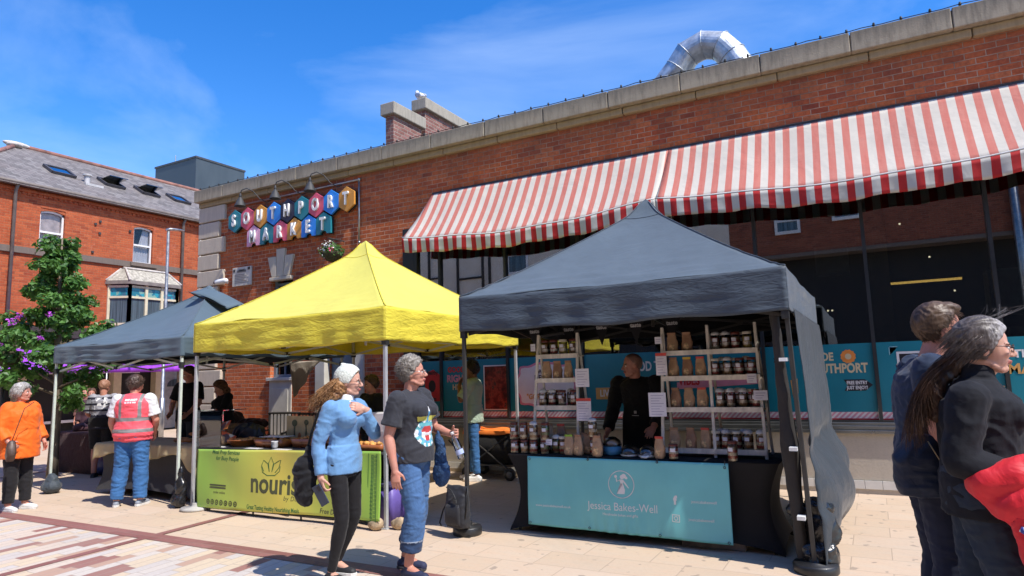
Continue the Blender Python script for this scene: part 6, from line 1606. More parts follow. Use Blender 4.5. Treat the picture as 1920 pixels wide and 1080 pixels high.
    def scalp(s, mat, plane=((.050, 0, .062), (.80, 0, -.60)), rad=(.109, .088, .105), c=(-.016, 0, .034), amp=.006, sc=(22, 22, 22), neck=-.075, seed=3., extra=None, smooth=1, name='hair'):
        m = MB().ell(c, rad, None, 28, 20); m = cutmb(m, plane[0], V(*plane[1]).normalized()); m = cutmb(m, (0, 0, neck), (0, 0, -1))
        if extra: extra(m)
        m.v = [tuple(s.P(*p)) for p in m.v]; me = remesh(m, .006, smooth); wrinkle(me, amp, sc, seed)
        return obj(name, me, mat, s.root)
    def strands(s, mat, n, root, path, w=.0022, segs=5, seed=1, name='hair_strands', parent=None):
        r_ = random.Random(seed); m = MB()
        for i in range(n):
            p, d = root(r_); pts = path(r_, V(*p), V(*d), segs); ww = w*r_.uniform(.6, 1.3)
            m.tube([s.P(*q) for q in pts], [ww*(1-.75*(k/(len(pts)-1))) for k in range(len(pts))], 3)
        return m.build(name, mat, parent or s.root, True)
    def glasses(s, mat, lens=None):
        m = MB()
        for sg in (-1, 1):
            c = (.100, sg*.032, .002); m.tube([s.P(c[0]-.004*abs(math.cos(a)), c[1]+.025*math.cos(a), c[2]+.017*math.sin(a)) for a in [k*math.pi/8 for k in range(16)]], .0021*s.k, 5, closed=True)
            m.tube([s.P(.096, sg*.057, .008), s.P(.05, sg*.076, .010), s.P(-.01, sg*.082, .008), s.P(-.03, sg*.08, -.01)], .0021*s.k, 5)
            if lens: m.add([s.P(.099, sg*.032+.023*math.cos(a), .002+.015*math.sin(a)) for a in [k*math.pi/5 for k in range(10)]], [tuple(range(10))], 1)
        m.tube([s.P(.100, -.008, .006), s.P(.107, 0, .009), s.P(.100, .008, .006)], .002*s.k, 5)
        m.build('glasses', [mat]+([lens] if lens else []), s.root, True)
def hair_mat(name, a, b, rough=.45, front=None):
    if name in MATS: return MATS[name]
    t = NT(name); P = t.coord(); n = t.noise(t.scale(P, (30, 30, 8)), 3., 4, .6); n2 = t.noise(P, 9., 3)
    c = t.mix(t.mapr(t.math('ADD', t.math('MULTIPLY', n, .5), t.math('MULTIPLY', n2, .5)), .38, .62), a, b)
    if front:
        x, y, z = t.xyz(P); k = t.math('ADD', t.math('ADD', x, t.math('MULTIPLY', z, .10)), t.math('MULTIPLY', t.math('SUBTRACT', n, .5), .22))
        c = t.mix(t.mapr(k, front[0], front[1], 0, .9), c, front[2])
    MATS[name] = t.done(t.bsdf(c, rough, 0, .35, t.bump(n, .5, .004))); return MATS[name]
def scalp_root(zlo=-.05, face=.05, rad=(.106, .085, .102)):
    def f(r_):
        while 1:
            d = V(r_.gauss(0, 1), r_.gauss(0, 1), r_.gauss(0, 1)).normalized(); p = V(-.016+d.x*rad[0], d.y*rad[1], .034+d.z*rad[2])
            if p.z > zlo and (p.x*.8-(p.z-.0)*.6) < face*.8-.037: return p, d
    return f
def comb(dirv, L_, curl=.0, lift=.3):
    def f(r_, p, d, segs):
        pts = [p]; v = (d*lift+V(*dirv)).normalized(); ph = r_.random()*6.28; l = L_*r_.uniform(.6, 1.2)
        for k in range(segs):
            v = (v+V(*dirv)*.25+V(0, 0, -.10)+V(r_.gauss(0, .1), r_.gauss(0, .1), r_.gauss(0, .08))).normalized()
            q = pts[-1]+v*l/segs
            if curl: q = q+V(math.cos(ph+k*1.7), math.sin(ph+k*1.7), 0)*curl
            pts.append(q)
        return pts
    return f
DNM = fabric('mid blue denim', (.06, .13, .27), .8, .14, wr=.5, wscale=12, sheen=.05, dirt=.2)
DNB = fabric('bright blue denim', (.045, .14, .33), .8, .14, wr=.5, wscale=12, sheen=.05, dirt=.2)
DND = fabric('dark navy denim', (.018, .028, .045), .8, .14, wr=.4, wscale=12, sheen=.05)
BLKT = fabric('black leggings cloth', (.010, .009, .010), .75, .1, wr=.35)
WHS = M('white trainer', (.66, .65, .63), .5, .05, 12, .1); SOLE = M('white rubber sole', (.62, .6, .57), .55, .08); DSOLE = M('dark rubber sole', (.04, .04, .045), .6)
# ---- woman in blue top ----
p = Person('woman in a light blue half zip top and black leggings, wearing a white crocheted headscarf', (-3.88, 4.17), 2, 1.705, .0075, .86, SK, head=(28, -4), chest=.026,
           shR=(-.01, -.155, 1.385), elR=(-.10, -.195, 1.09), wrR=(-.055, -.21, .845), shL=(.01, .155, 1.385), elL=(.18, .17, 1.15), wrL=(.175, .055, 1.35),
           knR=(.055, -.085, .50), anR=(-.05, -.09, .085), toR=(.12, -.10, .028), knL=(.03, .09, .50), anL=(-.15, .09, .12), toL=(.0, .10, .04), hd=(.045, .01, 1.58), nb=(.01, 0, 1.45))
p.body(hands={'R': (((.25, -.05, -1), (.35, .8, 0), .75), {'thumb': 1}), 'L': (((-.35, -.8, .30), (-.8, .1, -.1), .45), {'thumb': 1})})
BLUT = fabric('light blue jersey', (.135, .285, .50), .75, .05, wr=.35, wscale=10, sheen=.2)
p.top(BLUT, -.10, 1.95, .012, .012, .004, amp=.0065, sc=(6, 6, 11), seed=2.)
m = MB(); m.tube([p.J['nb']*p.k+V(0, 0, -.035), p.J['nb']*p.k+V(.012, 0, .035)], [.072, .066], 18); me = remesh(m, .008, 2); obj('collar', me, M('white fleece collar', (.66, .65, .64), .9), p.root)
MB().tube([(.085, -.03, 1.43), (.118, -.025, 1.36), (.140, -.012, 1.29)], .007, 6).build('zip', M('white fleece collar'), p.root, True)
p.trousers(BLKT, 1.97, .004, -.002, 'leggings', amp=.003, seed=4.)
p.shoes(M('black trainer', (.02, .02, .022), .6), SOLE)
AUB = hair_mat('auburn curls', (.14, .06, .022), (.40, .21, .085))
p.scalp(AUB, seed=2.)
def croot(r_): 
    a = r_.uniform(2.0, 4.3); z = r_.uniform(-.07, .04); return V(.09*math.cos(a)-.02, .085*math.sin(a), z), V(math.cos(a), math.sin(a), -.4)
def curls(r_, p_, d, segs):
    L_ = r_.uniform(.12, .24); ph = r_.random()*6.28; rr_ = r_.uniform(.006, .014); pts = []
    b = V(-.42+r_.gauss(0, .16), -.12+r_.gauss(0, .2), -.85); q = V(p_)
    for k in range(segs+1):
        t = k/segs; pts.append(p_+d*(.03*math.sin(t*2))+b*L_*t+V(-.05*t, 0, 0)+V(math.cos(ph+t*13), math.sin(ph+t*13), 0)*rr_*min(1, t*3))
    return pts
p.strands(AUB, 520, croot, curls, .0042, 11, 3)
m = MB().ell((-.075, -.01, -.05), (.075, .09, .09)).ell((-.105, -.02, -.13), (.07, .085, .09)).ell((-.12, -.02, -.20), (.055, .07, .05)); m.v = [tuple(p.P(*q)) for q in m.v]; me = remesh(m, .007, 2); wrinkle(me, .014, (22, 22, 30), 5.); obj('hair_mass', me, AUB, p.root)
SCF = M('white crochet cotton', (.60, .62, .55), .85, .12, 60, .8, 130)
p.scalp(SCF, ((.046, 0, .05), (.87, 0, -.50)), (.115, .095, .112), (-.016, 0, .036), .0025, (60, 60, 60), -.01, 7., lambda m: m.cap((-.03, 0, .13), (-.07, 0, .143), .022, .012), name='headscarf')
p.glasses(M('dark glasses frame', (.03, .02, .02), .3))
# shoulder bag and phone: things of their own
bgm = fabric('black canvas bag', (.010, .010, .012), .8, .1, wr=.8, wscale=6)
t_ = thing('shoulder_bag', 'black canvas shoulder bag hanging behind the woman in the blue top', 'bag', (-3.98, 3.99, .62))
m = MB().ell((-.13, -.03, .20), (.115, .07, .18)).ell((-.12, -.03, .08), (.09, .06, .09)).ell((-.10, -.01, .36), (.06, .035, .10)); me = remesh(m, .010, 3); wrinkle(me, .016, (6, 6, 9), 3.); obj('bag', me, bgm, t_)
MB().tube([(-.12, -.01, .42), (-.05, -.03, .58), (.02, -.035, .72), (.065, -.02, .79), (.09, .02, .81), (.08, .10, .80), (.0, .13, .70), (-.09, .10, .5), (-.12, .03, .42)], .012, 8, flat=.5).build('strap', bgm, t_, True)
t_ = thing('phone', 'dark phone held low by the woman in the blue top', 'phone', (-3.90, 3.93, .71), R(20)); t_.rotation_euler = (R(8), R(-28), R(8))
MB().box((-.04, -.005, -.085), (.04, .005, .085)).build('case', M('dark blue case', (.035, .045, .07), .4), t_, bevel=.004); MB().box((.005, -.008, .03), (.033, -.005, .072)).build('camera_bump', BLKV, t_, bevel=.002)
# ---- woman in dark T-shirt ----
p = Person('grey haired woman in a dark printed T-shirt and cropped jeans, holding a water bottle', (-3.46, 4.52), 4, 1.765, .0075, 1.05, SKR, head=(26, 4), chest=.05, belly=.035,
           shR=(-.01, -.175, 1.385), elR=(-.055, -.235, 1.09), wrR=(.01, -.245, .845), elL=(.07, .245, 1.12), wrL=(.27, .175, 1.08),
           knR=(.10, -.10, .52), anR=(.03, -.10, .10), toR=(.19, -.12, .03), knL=(.0, .10, .50), anL=(-.14, .11, .11), toL=(.02, .12, .035), hd=(.025, 0, 1.58))
p.body(hands={'R': (((.12, -.05, -1), (-.2, 1, 0), .28), {'thumb': 1}), 'L': (((.75, -.35, .05), (.3, -.8, .1), .6), {'thumb': -1})})
DGT = fabric('charcoal jersey', (.032, .033, .040), .8, .07, wr=.4, wscale=9, sheen=.1)
PR = [DGT, M('yellow print', (.52, .50, .10), .7), M('red print', (.48, .05, .05), .7), M('aqua print', (.12, .38, .42), .7), M('white print'), M('light blue print', (.10, .30, .50), .7)]
def print_fn(c, n_):
    if c.x < .06 or n_.x < -.1: return 0
    y, z = c.y+.015, c.z-1.17
    if z > .20 or z < -.17: return 0
    if abs(y) < .010 and .06 < z < .19: return 5 if z < .15 else 4
    if .075 < z < .115 and abs(y) < .12-.6*(.115-z): return 1
    if .03 < z < .06 and abs(y) < .085: return 3
    r = math.hypot(y, z+.02)
    if r < .065: return 2 if (z > -.01 or abs(y) < .025) and not (abs(z+.03) < .012) else 4
    if r < .115 and z > -.14: return 3 if int((math.atan2(z+.02, y)+3.14)*4) % 2 else (4 if r > .09 else 5)
    return 0
p.top(None, -.07, .72, .018, .022, .016, amp=.007, sc=(6, 6, 10), seed=6., pt=print_fn, mats=PR)
def dn(c, n_): return 1 if c.z < .30 else (2 if .300 <= c.z < .312 else 0)
p.trousers(None, 1.72, .016, .035, amp=.008, seed=7., pt=dn, mats=[DNM, fabric('dark denim hem', (.025, .05, .11), .85, .1, wr=.5), M('pale denim edge', (.3, .36, .45), .8)])
p.shoes(M('navy canvas shoe', (.02, .025, .06), .7, .1, 10, .2, 60), DSOLE, .022)
GRH = hair_mat('short grey hair', (.10, .085, .07), (.30, .27, .23))
p.scalp(GRH, rad=(.112, .088, .116), c=(-.018, 0, .042), amp=.011, sc=(34, 34, 34), seed=9.)
p.strands(GRH, 1300, scalp_root(-.07, .045), comb((-.6, 0, .15), .032, .003, .6), .0018, 4, 5)
p.glasses(M('grey wire frame', (.3, .3, .3), .3, metal=.7))
t_ = thing('crossbody_bag', 'navy woven bag on a thin red strap at the hip of the grey haired woman', 'bag', (-3.38, 4.68, .60)); NW = M('navy weave', (.02, .055, .13), .8, .3, 60, .8, 90)
m = MB().ell((.10, .02, .20), (.085, .05, .12)).ell((.09, .02, .30), (.06, .035, .20)).ell((.08, .0, .45), (.03, .02, .1)); me = remesh(m, .009, 2); wrinkle(me, .006, (14, 14, 14), 2.); obj('bag', me, NW, t_)
MB().tube([(.06, .0, .54), (.05, -.09, .68), (-.02, -.17, .82), (-.12, -.26, .885), (-.19, -.31, .88)], .006, 6).build('strap', M('dull red strap', (.22, .05, .05), .6), t_, True)
t_ = thing('water_bottle', 'clear plastic water bottle in the left hand of the grey haired woman', 'bottle', (-3.085, 4.66, 1.02)); t_.rotation_euler = (R(10), R(-18), 0)
PLG = glass_mat('clear plastic', (.92, .94, .96), 1.8, .03, .06)
MB().lathe([(.03, -.10), (.034, -.09), (.032, -.04), (.034, 0), (.032, .05), (.026, .08), (.013, .105), (.013, .12)], n=16).build('bottle', PLG, t_, True); MB().lathe([(.016, .112), (.016, .132), (.014, .134)], n=14).build('cap', M('white plastic'), t_, True); MB().lathe([(.0345, -.06), (.0345, -.02)], n=16, cap=False).build('label', M('pale blue label', (.35, .42, .62), .4), t_, True)
# ---- black jacket woman, right edge ----
p = Person('woman in a black jacket with long windblown greying hair, holding a red coat', (.40, 3.87), -2, 1.80, .0075, 1.12, SK, head=(4, -4), chest=.05, belly=.03,
           shR=(-.02, -.19, 1.37), elR=(-.08, -.25, 1.10), wrR=(.14, -.19, 1.03), elL=(.0, .24, 1.10), wrL=(.2, .15, 1.05), hd=(.075, 0, 1.575), nb=(.03, 0, 1.45),
           knR=(.08, -.10, .52), anR=(.03, -.1, .09), knL=(-.03, .10, .50), anL=(-.20, .10, .13), toL=(-.05, .1, .04), toR=(.2, -.1, .03))
p.body(hands={'R': (((.8, .3, -.1), (0, .8, -.5), .7), {'thumb': 1}), 'L': (((.8, -.3, 0), (0, -.8, -.3), .6), {})})
BJ = fabric('black fleece', (.009, .0095, .013), .85, .1, wr=.4, wscale=8, sheen=.04)
p.top(BJ, -.10, 1.9, .022, .026, .006, amp=.009, sc=(5, 5, 9), seed=8., collar=.055, name='jacket')
p.trousers(DND, 1.95, .020, .015, amp=.009, seed=9.); p.shoes(M('black trainer'), DSOLE)
GB = hair_mat('greying brown hair', (.022, .016, .013), (.15, .125, .11), .45, (.275, .335, (.36, .34, .33))); DB = hair_mat('dark brown hair', (.022, .012, .008), (.085, .042, .022))
p.scalp(GB, ((.056, 0, .058), (.86, 0, -.50)), (.116, .094, .112), (-.018, 0, .036), .005, (10, 30, 30), -.05, 4.)
p.strands(GB, 620, scalp_root(-.05, .055, (.114, .093, .109)), comb((-.8, 0, -.65), .075, 0, .10), .0019, 6, 8)
def proot(r_): a = r_.random()*6.28; rr_ = r_.random()**.5*.045; return V(-.085, rr_*math.cos(a), -.035+rr_*math.sin(a)), V(-1, 0, 0)
def ppath(r_, p_, d, segs):
    L_ = r_.uniform(.14, .36); e = V(-.20-r_.random()*.10, -.04+r_.gauss(0, .03), -.42-.06*r_.random())*(L_/.42); pts = []; ph = r_.random()*6
    for k in range(segs+1):
        t = k/segs; pts.append(p_+e*t+V(-.07*math.sin(t*3.1), .022*math.sin(t*9+ph)*t, -.03*t*t+.022*math.cos(t*8+ph)*t))
    return pts
p.strands(DB, 800, proot, ppath, .0019, 9, 9, 'hair_strands')
m = MB()
for k in range(10): t = k/9; m.ell(V(-.085-.12*t-.04*math.sin(t*3.1), -.03*t, -.035-.26*t), (.044*(1-.45*t), .038*(1-.45*t), .05))
m.v = [tuple(p.P(*q)) for q in m.v]; me = remesh(m, .008, 2); wrinkle(me, .012, (30, 30, 9), 3.); obj('hair_mass', me, DB, p.root)
def wroot(r_): return V(r_.uniform(-.04, .05), r_.uniform(-.06, .05), .13), V(0, 0, 1)
def wpath(r_, p_, d, segs):
    L_ = r_.uniform(.05, .15); return [p_+V(L_*math.sin(k/segs*2.6)*(.5+.5*math.sin(p_.y*50)), .02*k/segs, L_*.55*math.sin(k/segs*2.2)) for k in range(segs+1)]
p.strands(GB, 14, wroot, wpath, .0007, 8, 2, 'stray_hair')
p.glasses(M('dark glasses frame'))
RED = fabric('bright red coat cloth', (.62, .012, .022), .55, .08, wr=.6, wscale=8, sheen=.1, spec=.4)
t_ = thing('red_coat', 'bright red coat bundled over the arm of the woman in the black jacket', 'coat', (.50, 3.62, .97))
m = MB()
def coatf(u, v):
    a_ = u*2*math.pi; k = 1+.16*math.sin(5*a_+2.2*v)+.08*math.sin(9*a_-3*v)
    r1, r2 = (.11+.07*math.sin(min(1, v*1.5)*2.2))*k, (.085+.05*math.sin(min(1, v*1.3)*2.4))*k
    return V(.09+.12*v+r1*math.cos(a_), .0+r2*math.sin(a_), .14-.52*v+.03*math.sin(3*a_))
m.loft([(V(.09+.12*v, 0, .14-.52*v), V(.01, 0, 0), V(0, .01, 0)) for v in (0, 1)], 8)
ringN = 48; vs = []; fs = []
for j in range(21):
    for i in range(ringN): vs.append(coatf(i/ringN, j/20))
for j in range(20):
    for i in range(ringN): i2 = (i+1) % ringN; fs.append((j*ringN+i, (j+1)*ringN+i, (j+1)*ringN+i2, j*ringN+i2))
fs += [tuple(range(ringN)), tuple(20*ringN+i for i in range(ringN-1, -1, -1))]; m.add(vs, fs)
m.cap((-.10, -.02, .10), (.26, .02, .18), .075, .11, 14); m.cap((-.04, -.05, .02), (.22, -.06, .10), .06, .09, 14); m.cap((-.09, -.03, .06), (.02, -.06, -.07), .055, .035, 10)
me = remesh(m, .0075, 2); wrinkle(me, .016, (6, 6, 4.5), 5.); wrinkle(me, .004, (13, 13, 10), 9.); obj('cloth', me, RED, t_)
def hst():
    t = NT('striped cuff lining'); x, y, z = t.xyz(t.coord()); f = t.math('FRACT', t.math('MULTIPLY', x, 45.)); return t.done(t.bsdf(t.mix(t.math('GREATER_THAN', f, .5), (.05, .06, .28), (.62, .62, .68)), .7))
MB().tube([(-.02, -.12, -.06), (.05, -.14, -.10), (.14, -.14, -.13), (.24, -.12, -.13)], [.012, .024, .03, .03], 10).build('cuff', hst(), t_, True)
MB().tube([(.10, -.115, -.16), (.13, -.115, -.26), (.17, -.09, -.34)], .005, 5).build('zip', M('silver zip', (.6, .6, .58), .3, metal=.8), t_, True)
# ---- man in navy T-shirt ----
p = Person('tall man in a navy T-shirt with a small white sleeve print', (.25, 4.33), 10, 1.93, .0085, 1.20, SKR, head=(4, 3), belly=.03, limb=1.1,
           shR=(-.02, -.205, 1.385), elR=(-.03, -.25, 1.12), wrR=(.05, -.22, .90), shL=(0, .205, 1.385), hd=(.085, 0, 1.572), nb=(.03, 0, 1.45))
p.body(True, {'R': (((.3, 0, -1), (0, 1, 0), .4), {}), 'L': (((.3, 0, -1), (0, -1, 0), .4), {'thumb': -1})})
NVY = fabric('navy jersey', (.014, .026, .056), .8, .07, wr=.4, wscale=8, sheen=.15)
def slv(c, n_):
    k = p.k; z = c.z/k; x = c.x/k
    if c.y < -.2*k and n_.y < -.3:
        if 1.22 < z < 1.228 and -.05 < x < .02: return 1
        if 1.235 < z < 1.29 and (-.045 < x < -.038 or (1.28 < z < 1.286 and -.045 < x < -.01) or abs((x-.0)-(z-1.235)*.3) < .004): return 1
    return 0
p.top(None, -.13, .80, .022, .024, .014, amp=.008, seed=11., pt=slv, mats=[NVY, M('white print')])
p.trousers(fabric('navy trousers', (.014, .017, .035), .8), 1.95, .016, .012, amp=.007, seed=3.); p.shoes(M('black trainer'), DSOLE)
BRH = hair_mat('light brown hair', (.035, .02, .012), (.13, .08, .047))
p.scalp(BRH, rad=(.108, .086, .106), c=(-.014, 0, .037), amp=.004, sc=(20, 30, 30), seed=12., extra=lambda m: (m.ell((.058, 0, .098), (.045, .055, .022)), m.ell((.03, 0, .108), (.055, .065, .024))))
p.strands(BRH, 900, scalp_root(-.06, .05, (.104, .082, .102)), comb((.45, 0, -.35), .045, 0, .18), .0020, 4, 6)
p.glasses(M('dark glasses frame'), M('dark sunglass lens', (.01, .01, .01), .08, spec=.8))
t_ = thing('navy_rucksack', 'dark navy rucksack slung between the man in navy and the woman in black', 'rucksack', (.17, 4.08, .93)); t_.scale = (.82, .82, .64); m = MB().loft([((0, 0, 0), (.12, 0, 0), (0, .10, 0)), ((0, 0, .05), (.15, 0, 0), (0, .13, 0)), ((0, 0, .30), (.15, 0, 0), (0, .12, 0)), ((.03, 0, .48), (.08, 0, 0), (0, .08, 0))], 20, power=3)
me = remesh(m, .011, 3); wrinkle(me, .008, (6, 6, 8), 2.); obj('bag', me, fabric('navy nylon', (.012, .018, .036), .5, .1, wr=.5), t_)
MB().tube([(.05, -.12, .44), (.10, -.135, .3), (.14, -.12, .17)], .004, 5).build('cord', M('tan cord', (.35, .25, .12), .6), t_, True); MB().tube([(.02, .0, .48), (.08, .08, .62), (.10, .2, .66)], .014, 6, flat=.4).build('strap', BLKR, t_, True)
# ---- orange jacket woman ----
p = Person('grey haired woman in a bright orange jacket and black trousers at the left', (-10.21, 4.72), 14, 1.66, .010, 1.22, SKR, head=(24, 2), chest=.05, belly=.06,
           elR=(-.02, -.27, 1.10), wrR=(.13, -.24, .93), elL=(.0, .27, 1.10), wrL=(.14, .26, .90), knR=(.03, -.1, .5), anR=(-.0, -.1, .085), knL=(.03, .1, .5), anL=(.04, .11, .085), toL=(.2, .13, .028), toR=(.16, -.12, .028))
p.body(hands={'R': (((.8, .1, -.5), (0, .8, -.3), .6), {}), 'L': (((.4, 0, -1), (0, -1, 0), .5), {'thumb': -1})})
p.top(fabric('bright orange cloth', (.80, .14, .012), .65, .05, wr=.5, wscale=8, sheen=.1), -.24, 1.8, .035, .032, .012, amp=.010, sc=(5, 5, 8), seed=5., collar=.02, name='jacket', wide=1.04)
p.trousers(fabric('black trousers', (.014, .013, .015), .8), 1.92, .012, .012, amp=.006, seed=2.); p.shoes(WHS, SOLE)
LGH = hair_mat('silver grey hair', (.20, .18, .16), (.5, .47, .44))
p.scalp(LGH, ((.062, 0, .055), (.86, 0, -.50)), (.122, .10, .116), (-.018, 0, .032), .010, (26, 26, 26), -.07, 1.); p.strands(LGH, 350, scalp_root(-.06, .055, (.118, .096, .112)), comb((-.1, 0, -.5), .05, .003, .5), .004, 4, 5)
t_ = thing('handbag', 'brown leather crossbody handbag worn by the woman in the orange jacket', 'handbag', (-9.74, 4.42, .82), R(-18)); t_.rotation_euler = (0, R(-22), R(-20))
MB().loft([((0, 0, -.10), (.13, 0, 0), (0, .045, 0)), ((0, 0, -.03), (.145, 0, 0), (0, .055, 0)), ((0, 0, .08), (.14, 0, 0), (0, .045, 0)), ((0, 0, .10), (.13, 0, 0), (0, .03, 0))], 24, power=4).build('bag', M('dark brown leather', (.07, .042, .03), .45, .2, 10, .3, 40), t_, True, .004)
MB().tube([(-.08, 0, .1), (.02, .05, .28), (.12, .12, .52), (.14, .22, .60)], .006, 6, flat=.5).build('strap', M('dark brown leather'), t_, True)
# ---- vest person ----
p = Person('person in a pink hi-vis vest, white T-shirt and blue jeans, seen from behind', (-8.93, 5.50), 128, 1.74, .010, 1.24, SKR, head=(-22, -12), belly=.04, limb=1.1,
           elL=(.02, .275, 1.10), wrL=(.14, .27, .90), elR=(.02, -.27, 1.10), wrR=(.15, -.22, .92), shL=(0, .19, 1.385), shR=(0, -.19, 1.385), hd=(.04, 0, 1.565), knL=(.02, .13, .5), anL=(-.02, .16, .085), toL=(.12, .2, .028), knR=(.02, -.11, .5), anR=(-.03, -.13, .085), toR=(.11, -.17, .028))
p.body(hands={'R': (((.5, .1, -.6), (0, 1, 0), .5), {}), 'L': (((.5, -.1, -.6), (0, -1, 0), .5), {'thumb': -1})})
p.top(M('white cotton', (.66, .66, .67), .8, .05), -.02, .78, .016, .026, .012, amp=.007, seed=2., name='tshirt')
VST = fabric('fluorescent pink mesh', (.85, .10, .13), .6, .05, wr=.5, wscale=9, spec=.3); REFL = M('reflective grey tape', (.23, .22, .22), .4, .1)
VST2 = M('white print')
def vs(c, n_):
    z = c.z/p.k; y = c.y/p.k
    if .955 < z < 1.0 or 1.10 < z < 1.145: return 1
    if z >= 1.145 and .10 < abs(y) < .14 and z < 1.46: return 1
    if c.x < -.05 and 1.365 < z < 1.39 and -.08 < y < .06 and int(y*160) % 5: return 2
    if c.x < -.05 and 1.335 < z < 1.352 and -.08 < y < .06 and int(y*160) % 4: return 2
    return 0
def vest(m):
    s = p; s.torso(m, .034, -.13, wide=1.03)
    P_ = s.J['pel']; m.loft([(P_+V(.02, 0, -.10), V(0, .235, 0), V(.18, 0, 0)), (P_+V(.02, 0, .05), V(0, .225, 0), V(.175, 0, 0)), (P_+V(.02, 0, .2), V(0, .20, 0), V(.16, 0, 0))], 26)
p.cloth('vest', vest, None, .008, (5, 5, 8), 4., pt=vs, mats=[VST, REFL, VST2])
p.trousers(DNB, 1.97, .016, .018, amp=.010, seed=7.); p.shoes(M('grey trainer', (.22, .24, .28), .6), SOLE)
DKH = hair_mat('dark brown short hair', (.025, .015, .012), (.10, .06, .045)); p.scalp(DKH, rad=(.115, .09, .115), seed=3., amp=.008); p.strands(DKH, 260, scalp_root(-.06, .05), comb((-.3, 0, -.2), .04, .002, .6), .004, 4, 5)
# ---- striped shirt man ----
p = Person('man in a grey and black striped rugby shirt, seen from behind', (-12.25, 6.98), 132, 1.70, .012, 1.2, SKR, head=(-20, -14), belly=.03, elL=(.06, .27, 1.12), wrL=(.24, .2, 1.02), elR=(.06, -.27, 1.12), wrR=(.24, -.2, 1.02))
p.body(True, {'R': (((1, .1, -.1), (0, .5, -1), .4), {}), 'L': (((1, -.1, -.1), (0, -.5, -1), .4), {'thumb': -1})})
def st_(c, n_):
    if c.x < -.04 and 1.20 < c.z < 1.40 and abs(c.y) < .10 and NV(V(c.y*18, c.z*14, 0)) > -.1: return 2 if NV(V(c.y*25, c.z*20, 3)) > 0.1 else 0
    return 1 if (c.z*9.5) % 1 < .38 else 0
p.top(None, -.10, .9, .02, .03, .01, amp=.007, seed=3., pt=st_, mats=[M('mid grey cotton', (.30, .30, .34), .8), M('black cotton', (.015, .015, .03), .8), M('white print')])
p.trousers(BLKT, 1.0, .03, .01, 'shorts', amp=.006); p.shoes(M('black trainer'), DSOLE)
GNH = hair_mat('thin ginger hair', (.20, .09, .05), (.38, .2, .13)); p.scalp(GNH, seed=3., amp=.004)
# ---- dark figures behind the bakery table ----
p = Person('tall dark clothed seller standing behind the bakery table', (-10.95, 7.75), -75, 1.90, .012, 1.05, SKR, head=(-30, -18), limb=1.05, elL=(.06, .25, 1.12), wrL=(.2, .16, .96), elR=(.06, -.25, 1.12), wrR=(.2, -.16, .96))
p.body(True, {'R': (((1, .1, -.5), (0, 1, 0), .4), {}), 'L': (((1, -.1, -.5), (0, -1, 0), .4), {'thumb': -1})}); p.top(BJ, -.12, .8, .02, .025, .01, amp=.007, name='tshirt'); p.trousers(DND, 1.95); p.shoes(M('black trainer'), DSOLE); p.scalp(DKH, seed=8.)
p = Person('long haired seller in black leaning over the right end of the bakery table', (-9.95, 7.75), -110, 1.66, .012, 1.1, SKR, head=(-10, -25), chest=.04, elL=(.14, .24, 1.12), wrL=(.34, .16, 1.0), elR=(.14, -.24, 1.12), wrR=(.34, -.16, 1.0), nb=(.05, 0, 1.42), hd=(.10, 0, 1.54), che=(.03, 0, 1.28))
p.body(False, {'R': (((1, .1, -.5), (0, 1, 0), .4), {}), 'L': (((1, -.1, -.5), (0, -1, 0), .4), {'thumb': -1})}); p.top(BJ, -.1, 1.9, .02, .02, .005, amp=.007, name='jumper'); p.trousers(DND, 1.95); p.shoes(M('black trainer'), DSOLE)
WBH = hair_mat('wavy brown hair', (.045, .022, .012), (.17, .08, .04)); p.scalp(WBH, rad=(.12, .1, .115), neck=-.09, amp=.012, seed=5., extra=lambda m: m.ell((-.07, 0, -.08), (.07, .09, .09)))
# ---- seller on yellow stall, hidden by the women
p = Person('dark clothed seller behind the hot food table, half hidden by the two women', (-6.45, 7.5), -100, 1.62, .012, 1.1, SKR, head=(-20, -10))
p.body(True, {'R': (((.2, 0, -1), (0, 1, 0), .4), {}), 'L': (((.2, 0, -1), (0, -1, 0), .4), {'thumb': -1})}); p.top(BJ, -.1, 1.9, .02, .02, amp=.006, name='jumper'); p.trousers(DND, 1.95); p.shoes(M('black trainer'), DSOLE); p.scalp(DKH, rad=(.122, .1, .12), seed=2., amp=.01)
# ---- man in pale green shirt ----
p = Person('young man in a pale green polo shirt and jeans, hand raised to his face', (-5.50, 8.78), 197, 1.80, .010, .86, SKT, head=(8, -6), elR=(.11, -.20, 1.15), wrR=(.12, -.09, 1.40), shR=(0, -.165, 1.39), elL=(.14, .20, 1.16), wrL=(.20, .07, 1.36), hd=(.03, 0, 1.585), knR=(.03, -.09, .5), anR=(.06, -.09, .085), toR=(.23, -.09, .028), knL=(-.02, .09, .5), anL=(-.05, .09, .085), toL=(.12, .1, .028))
p.body(True, {'R': (((-.1, .3, 1), (-1, .2, 0), .5), {}), 'L': (((-.2, -.5, .8), (-1, .2, 0), .4), {'thumb': -1})})
p.top(fabric('pale sage cotton', (.36, .46, .36), .75, .05, wr=.5, wscale=9), -.12, .88, .024, .026, .012, amp=.009, seed=3., collar=.02, name='polo_shirt')
p.trousers(DNB, 1.95, .010, .006, amp=.008, seed=5.); p.shoes(WHS, SOLE)
BKH = hair_mat('black hair', (.008, .006, .005), (.035, .025, .02)); p.scalp(BKH, rad=(.118, .094, .12), amp=.010, sc=(22, 22, 22), seed=4.); p.strands(BKH, 260, scalp_root(-.05, .05), comb((.2, 0, .3), .04, .002, .6), .004, 4, 5)
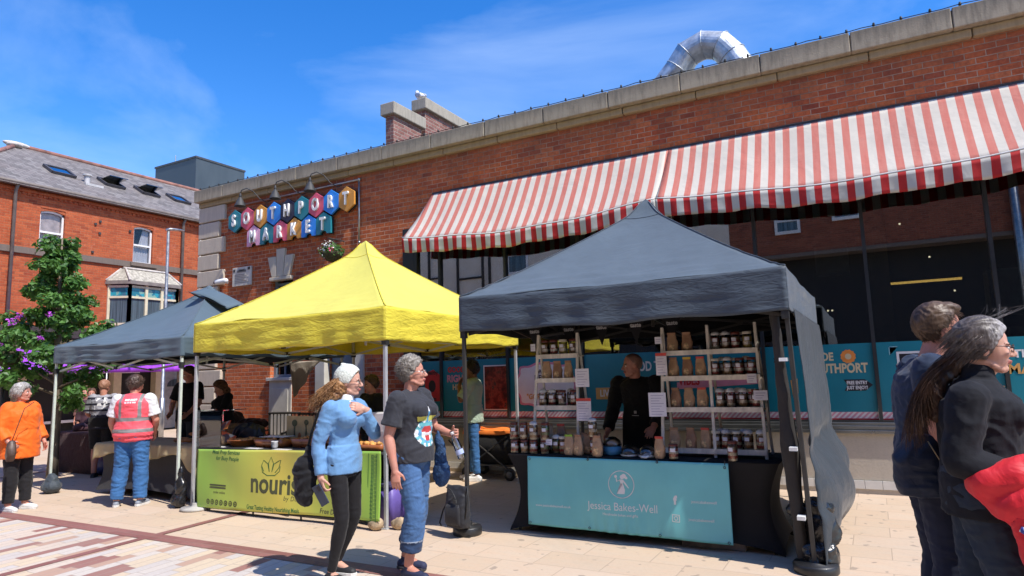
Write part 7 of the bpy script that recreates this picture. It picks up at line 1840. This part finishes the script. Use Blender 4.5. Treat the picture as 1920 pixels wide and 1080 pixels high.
# ---- cake seller ----
p = Person('bald headed seller in black behind the cake table, leaning forward and looking left', (-2.33, 7.32), -97, 1.84, .009, 1.18, SKR, head=(-48, -4), belly=.02, limb=1.15,
           che=(.08, 0, 1.28), nb=(.15, 0, 1.41), hd=(.20, 0, 1.53), wai=(.02, 0, 1.09), shL=(.12, .205, 1.36), shR=(.12, -.205, 1.36), elL=(.12, .275, 1.09), wrL=(.34, .26, .93), elR=(.10, -.29, 1.09), wrR=(.26, -.29, .86))
p.body(True, {'R': (((.6, 0, -.7), (0, 1, 0), .3), {}), 'L': (((.9, 0, -.5), (0, -.3, -1), .3), {'thumb': -1})}, chin=1.2)
BT = fabric('plain black cotton', (.010, .010, .012), .8, .1, wr=.4)
p.top(BT, -.12, 1.88, .02, .022, .006, amp=.007, seed=2., name='sweatshirt'); p.trousers(DND, 1.95); p.shoes(M('black trainer'), DSOLE)
MB().loft([((.20, 0, 1.25), V(0, .12, 0), V(.012, 0, 0)), ((.175, 0, 1.10), V(0, .17, 0), V(.02, 0, 0)), ((.175, 0, .75), V(0, .19, 0), V(.02, 0, 0)), ((.16, 0, .60), V(0, .19, 0), V(.02, 0, 0))], 20, power=4).build('apron', BT, p.root, True)
MB().box((.20, -.015, 1.13), (.205, .015, 1.16)).box((.20, -.04, 1.105), (.205, .04, 1.112)).build('apron_logo', PTX, p.root)
p.scalp(hair_mat('cropped dark hair', (.20, .11, .08), (.34, .19, .14)), ((.040, 0, .07), (.80, 0, -.60)), (.1005, .0795, .0955), (-.012, 0, .031), .001, seed=3.)
# ---- distant figures in the cafe area ----
for i, (x, y, hd, lb, cl) in enumerate(((-16.9, 9.2, -60, 'far seated looking visitor in a brown top beyond the tree', (.16, .07, .06)), (-14.4, 7.95, -30, 'dark figure in the shade behind the woman in orange', (.05, .02, .03)))):
    p = Person(lb, (x, y), hd, 1.55, .016, 1.15, SKR); p.body(False, {'R': (((.2, 0, -1), (0, 1, 0), .4), {}), 'L': (((.2, 0, -1), (0, -1, 0), .4), {'thumb': -1})})
    p.top(M('far top %d' % i, cl, .8), -.1, 1.5, .025, .02, amp=.008); p.trousers(DND, 1.9); p.scalp(WBH, seed=4.)
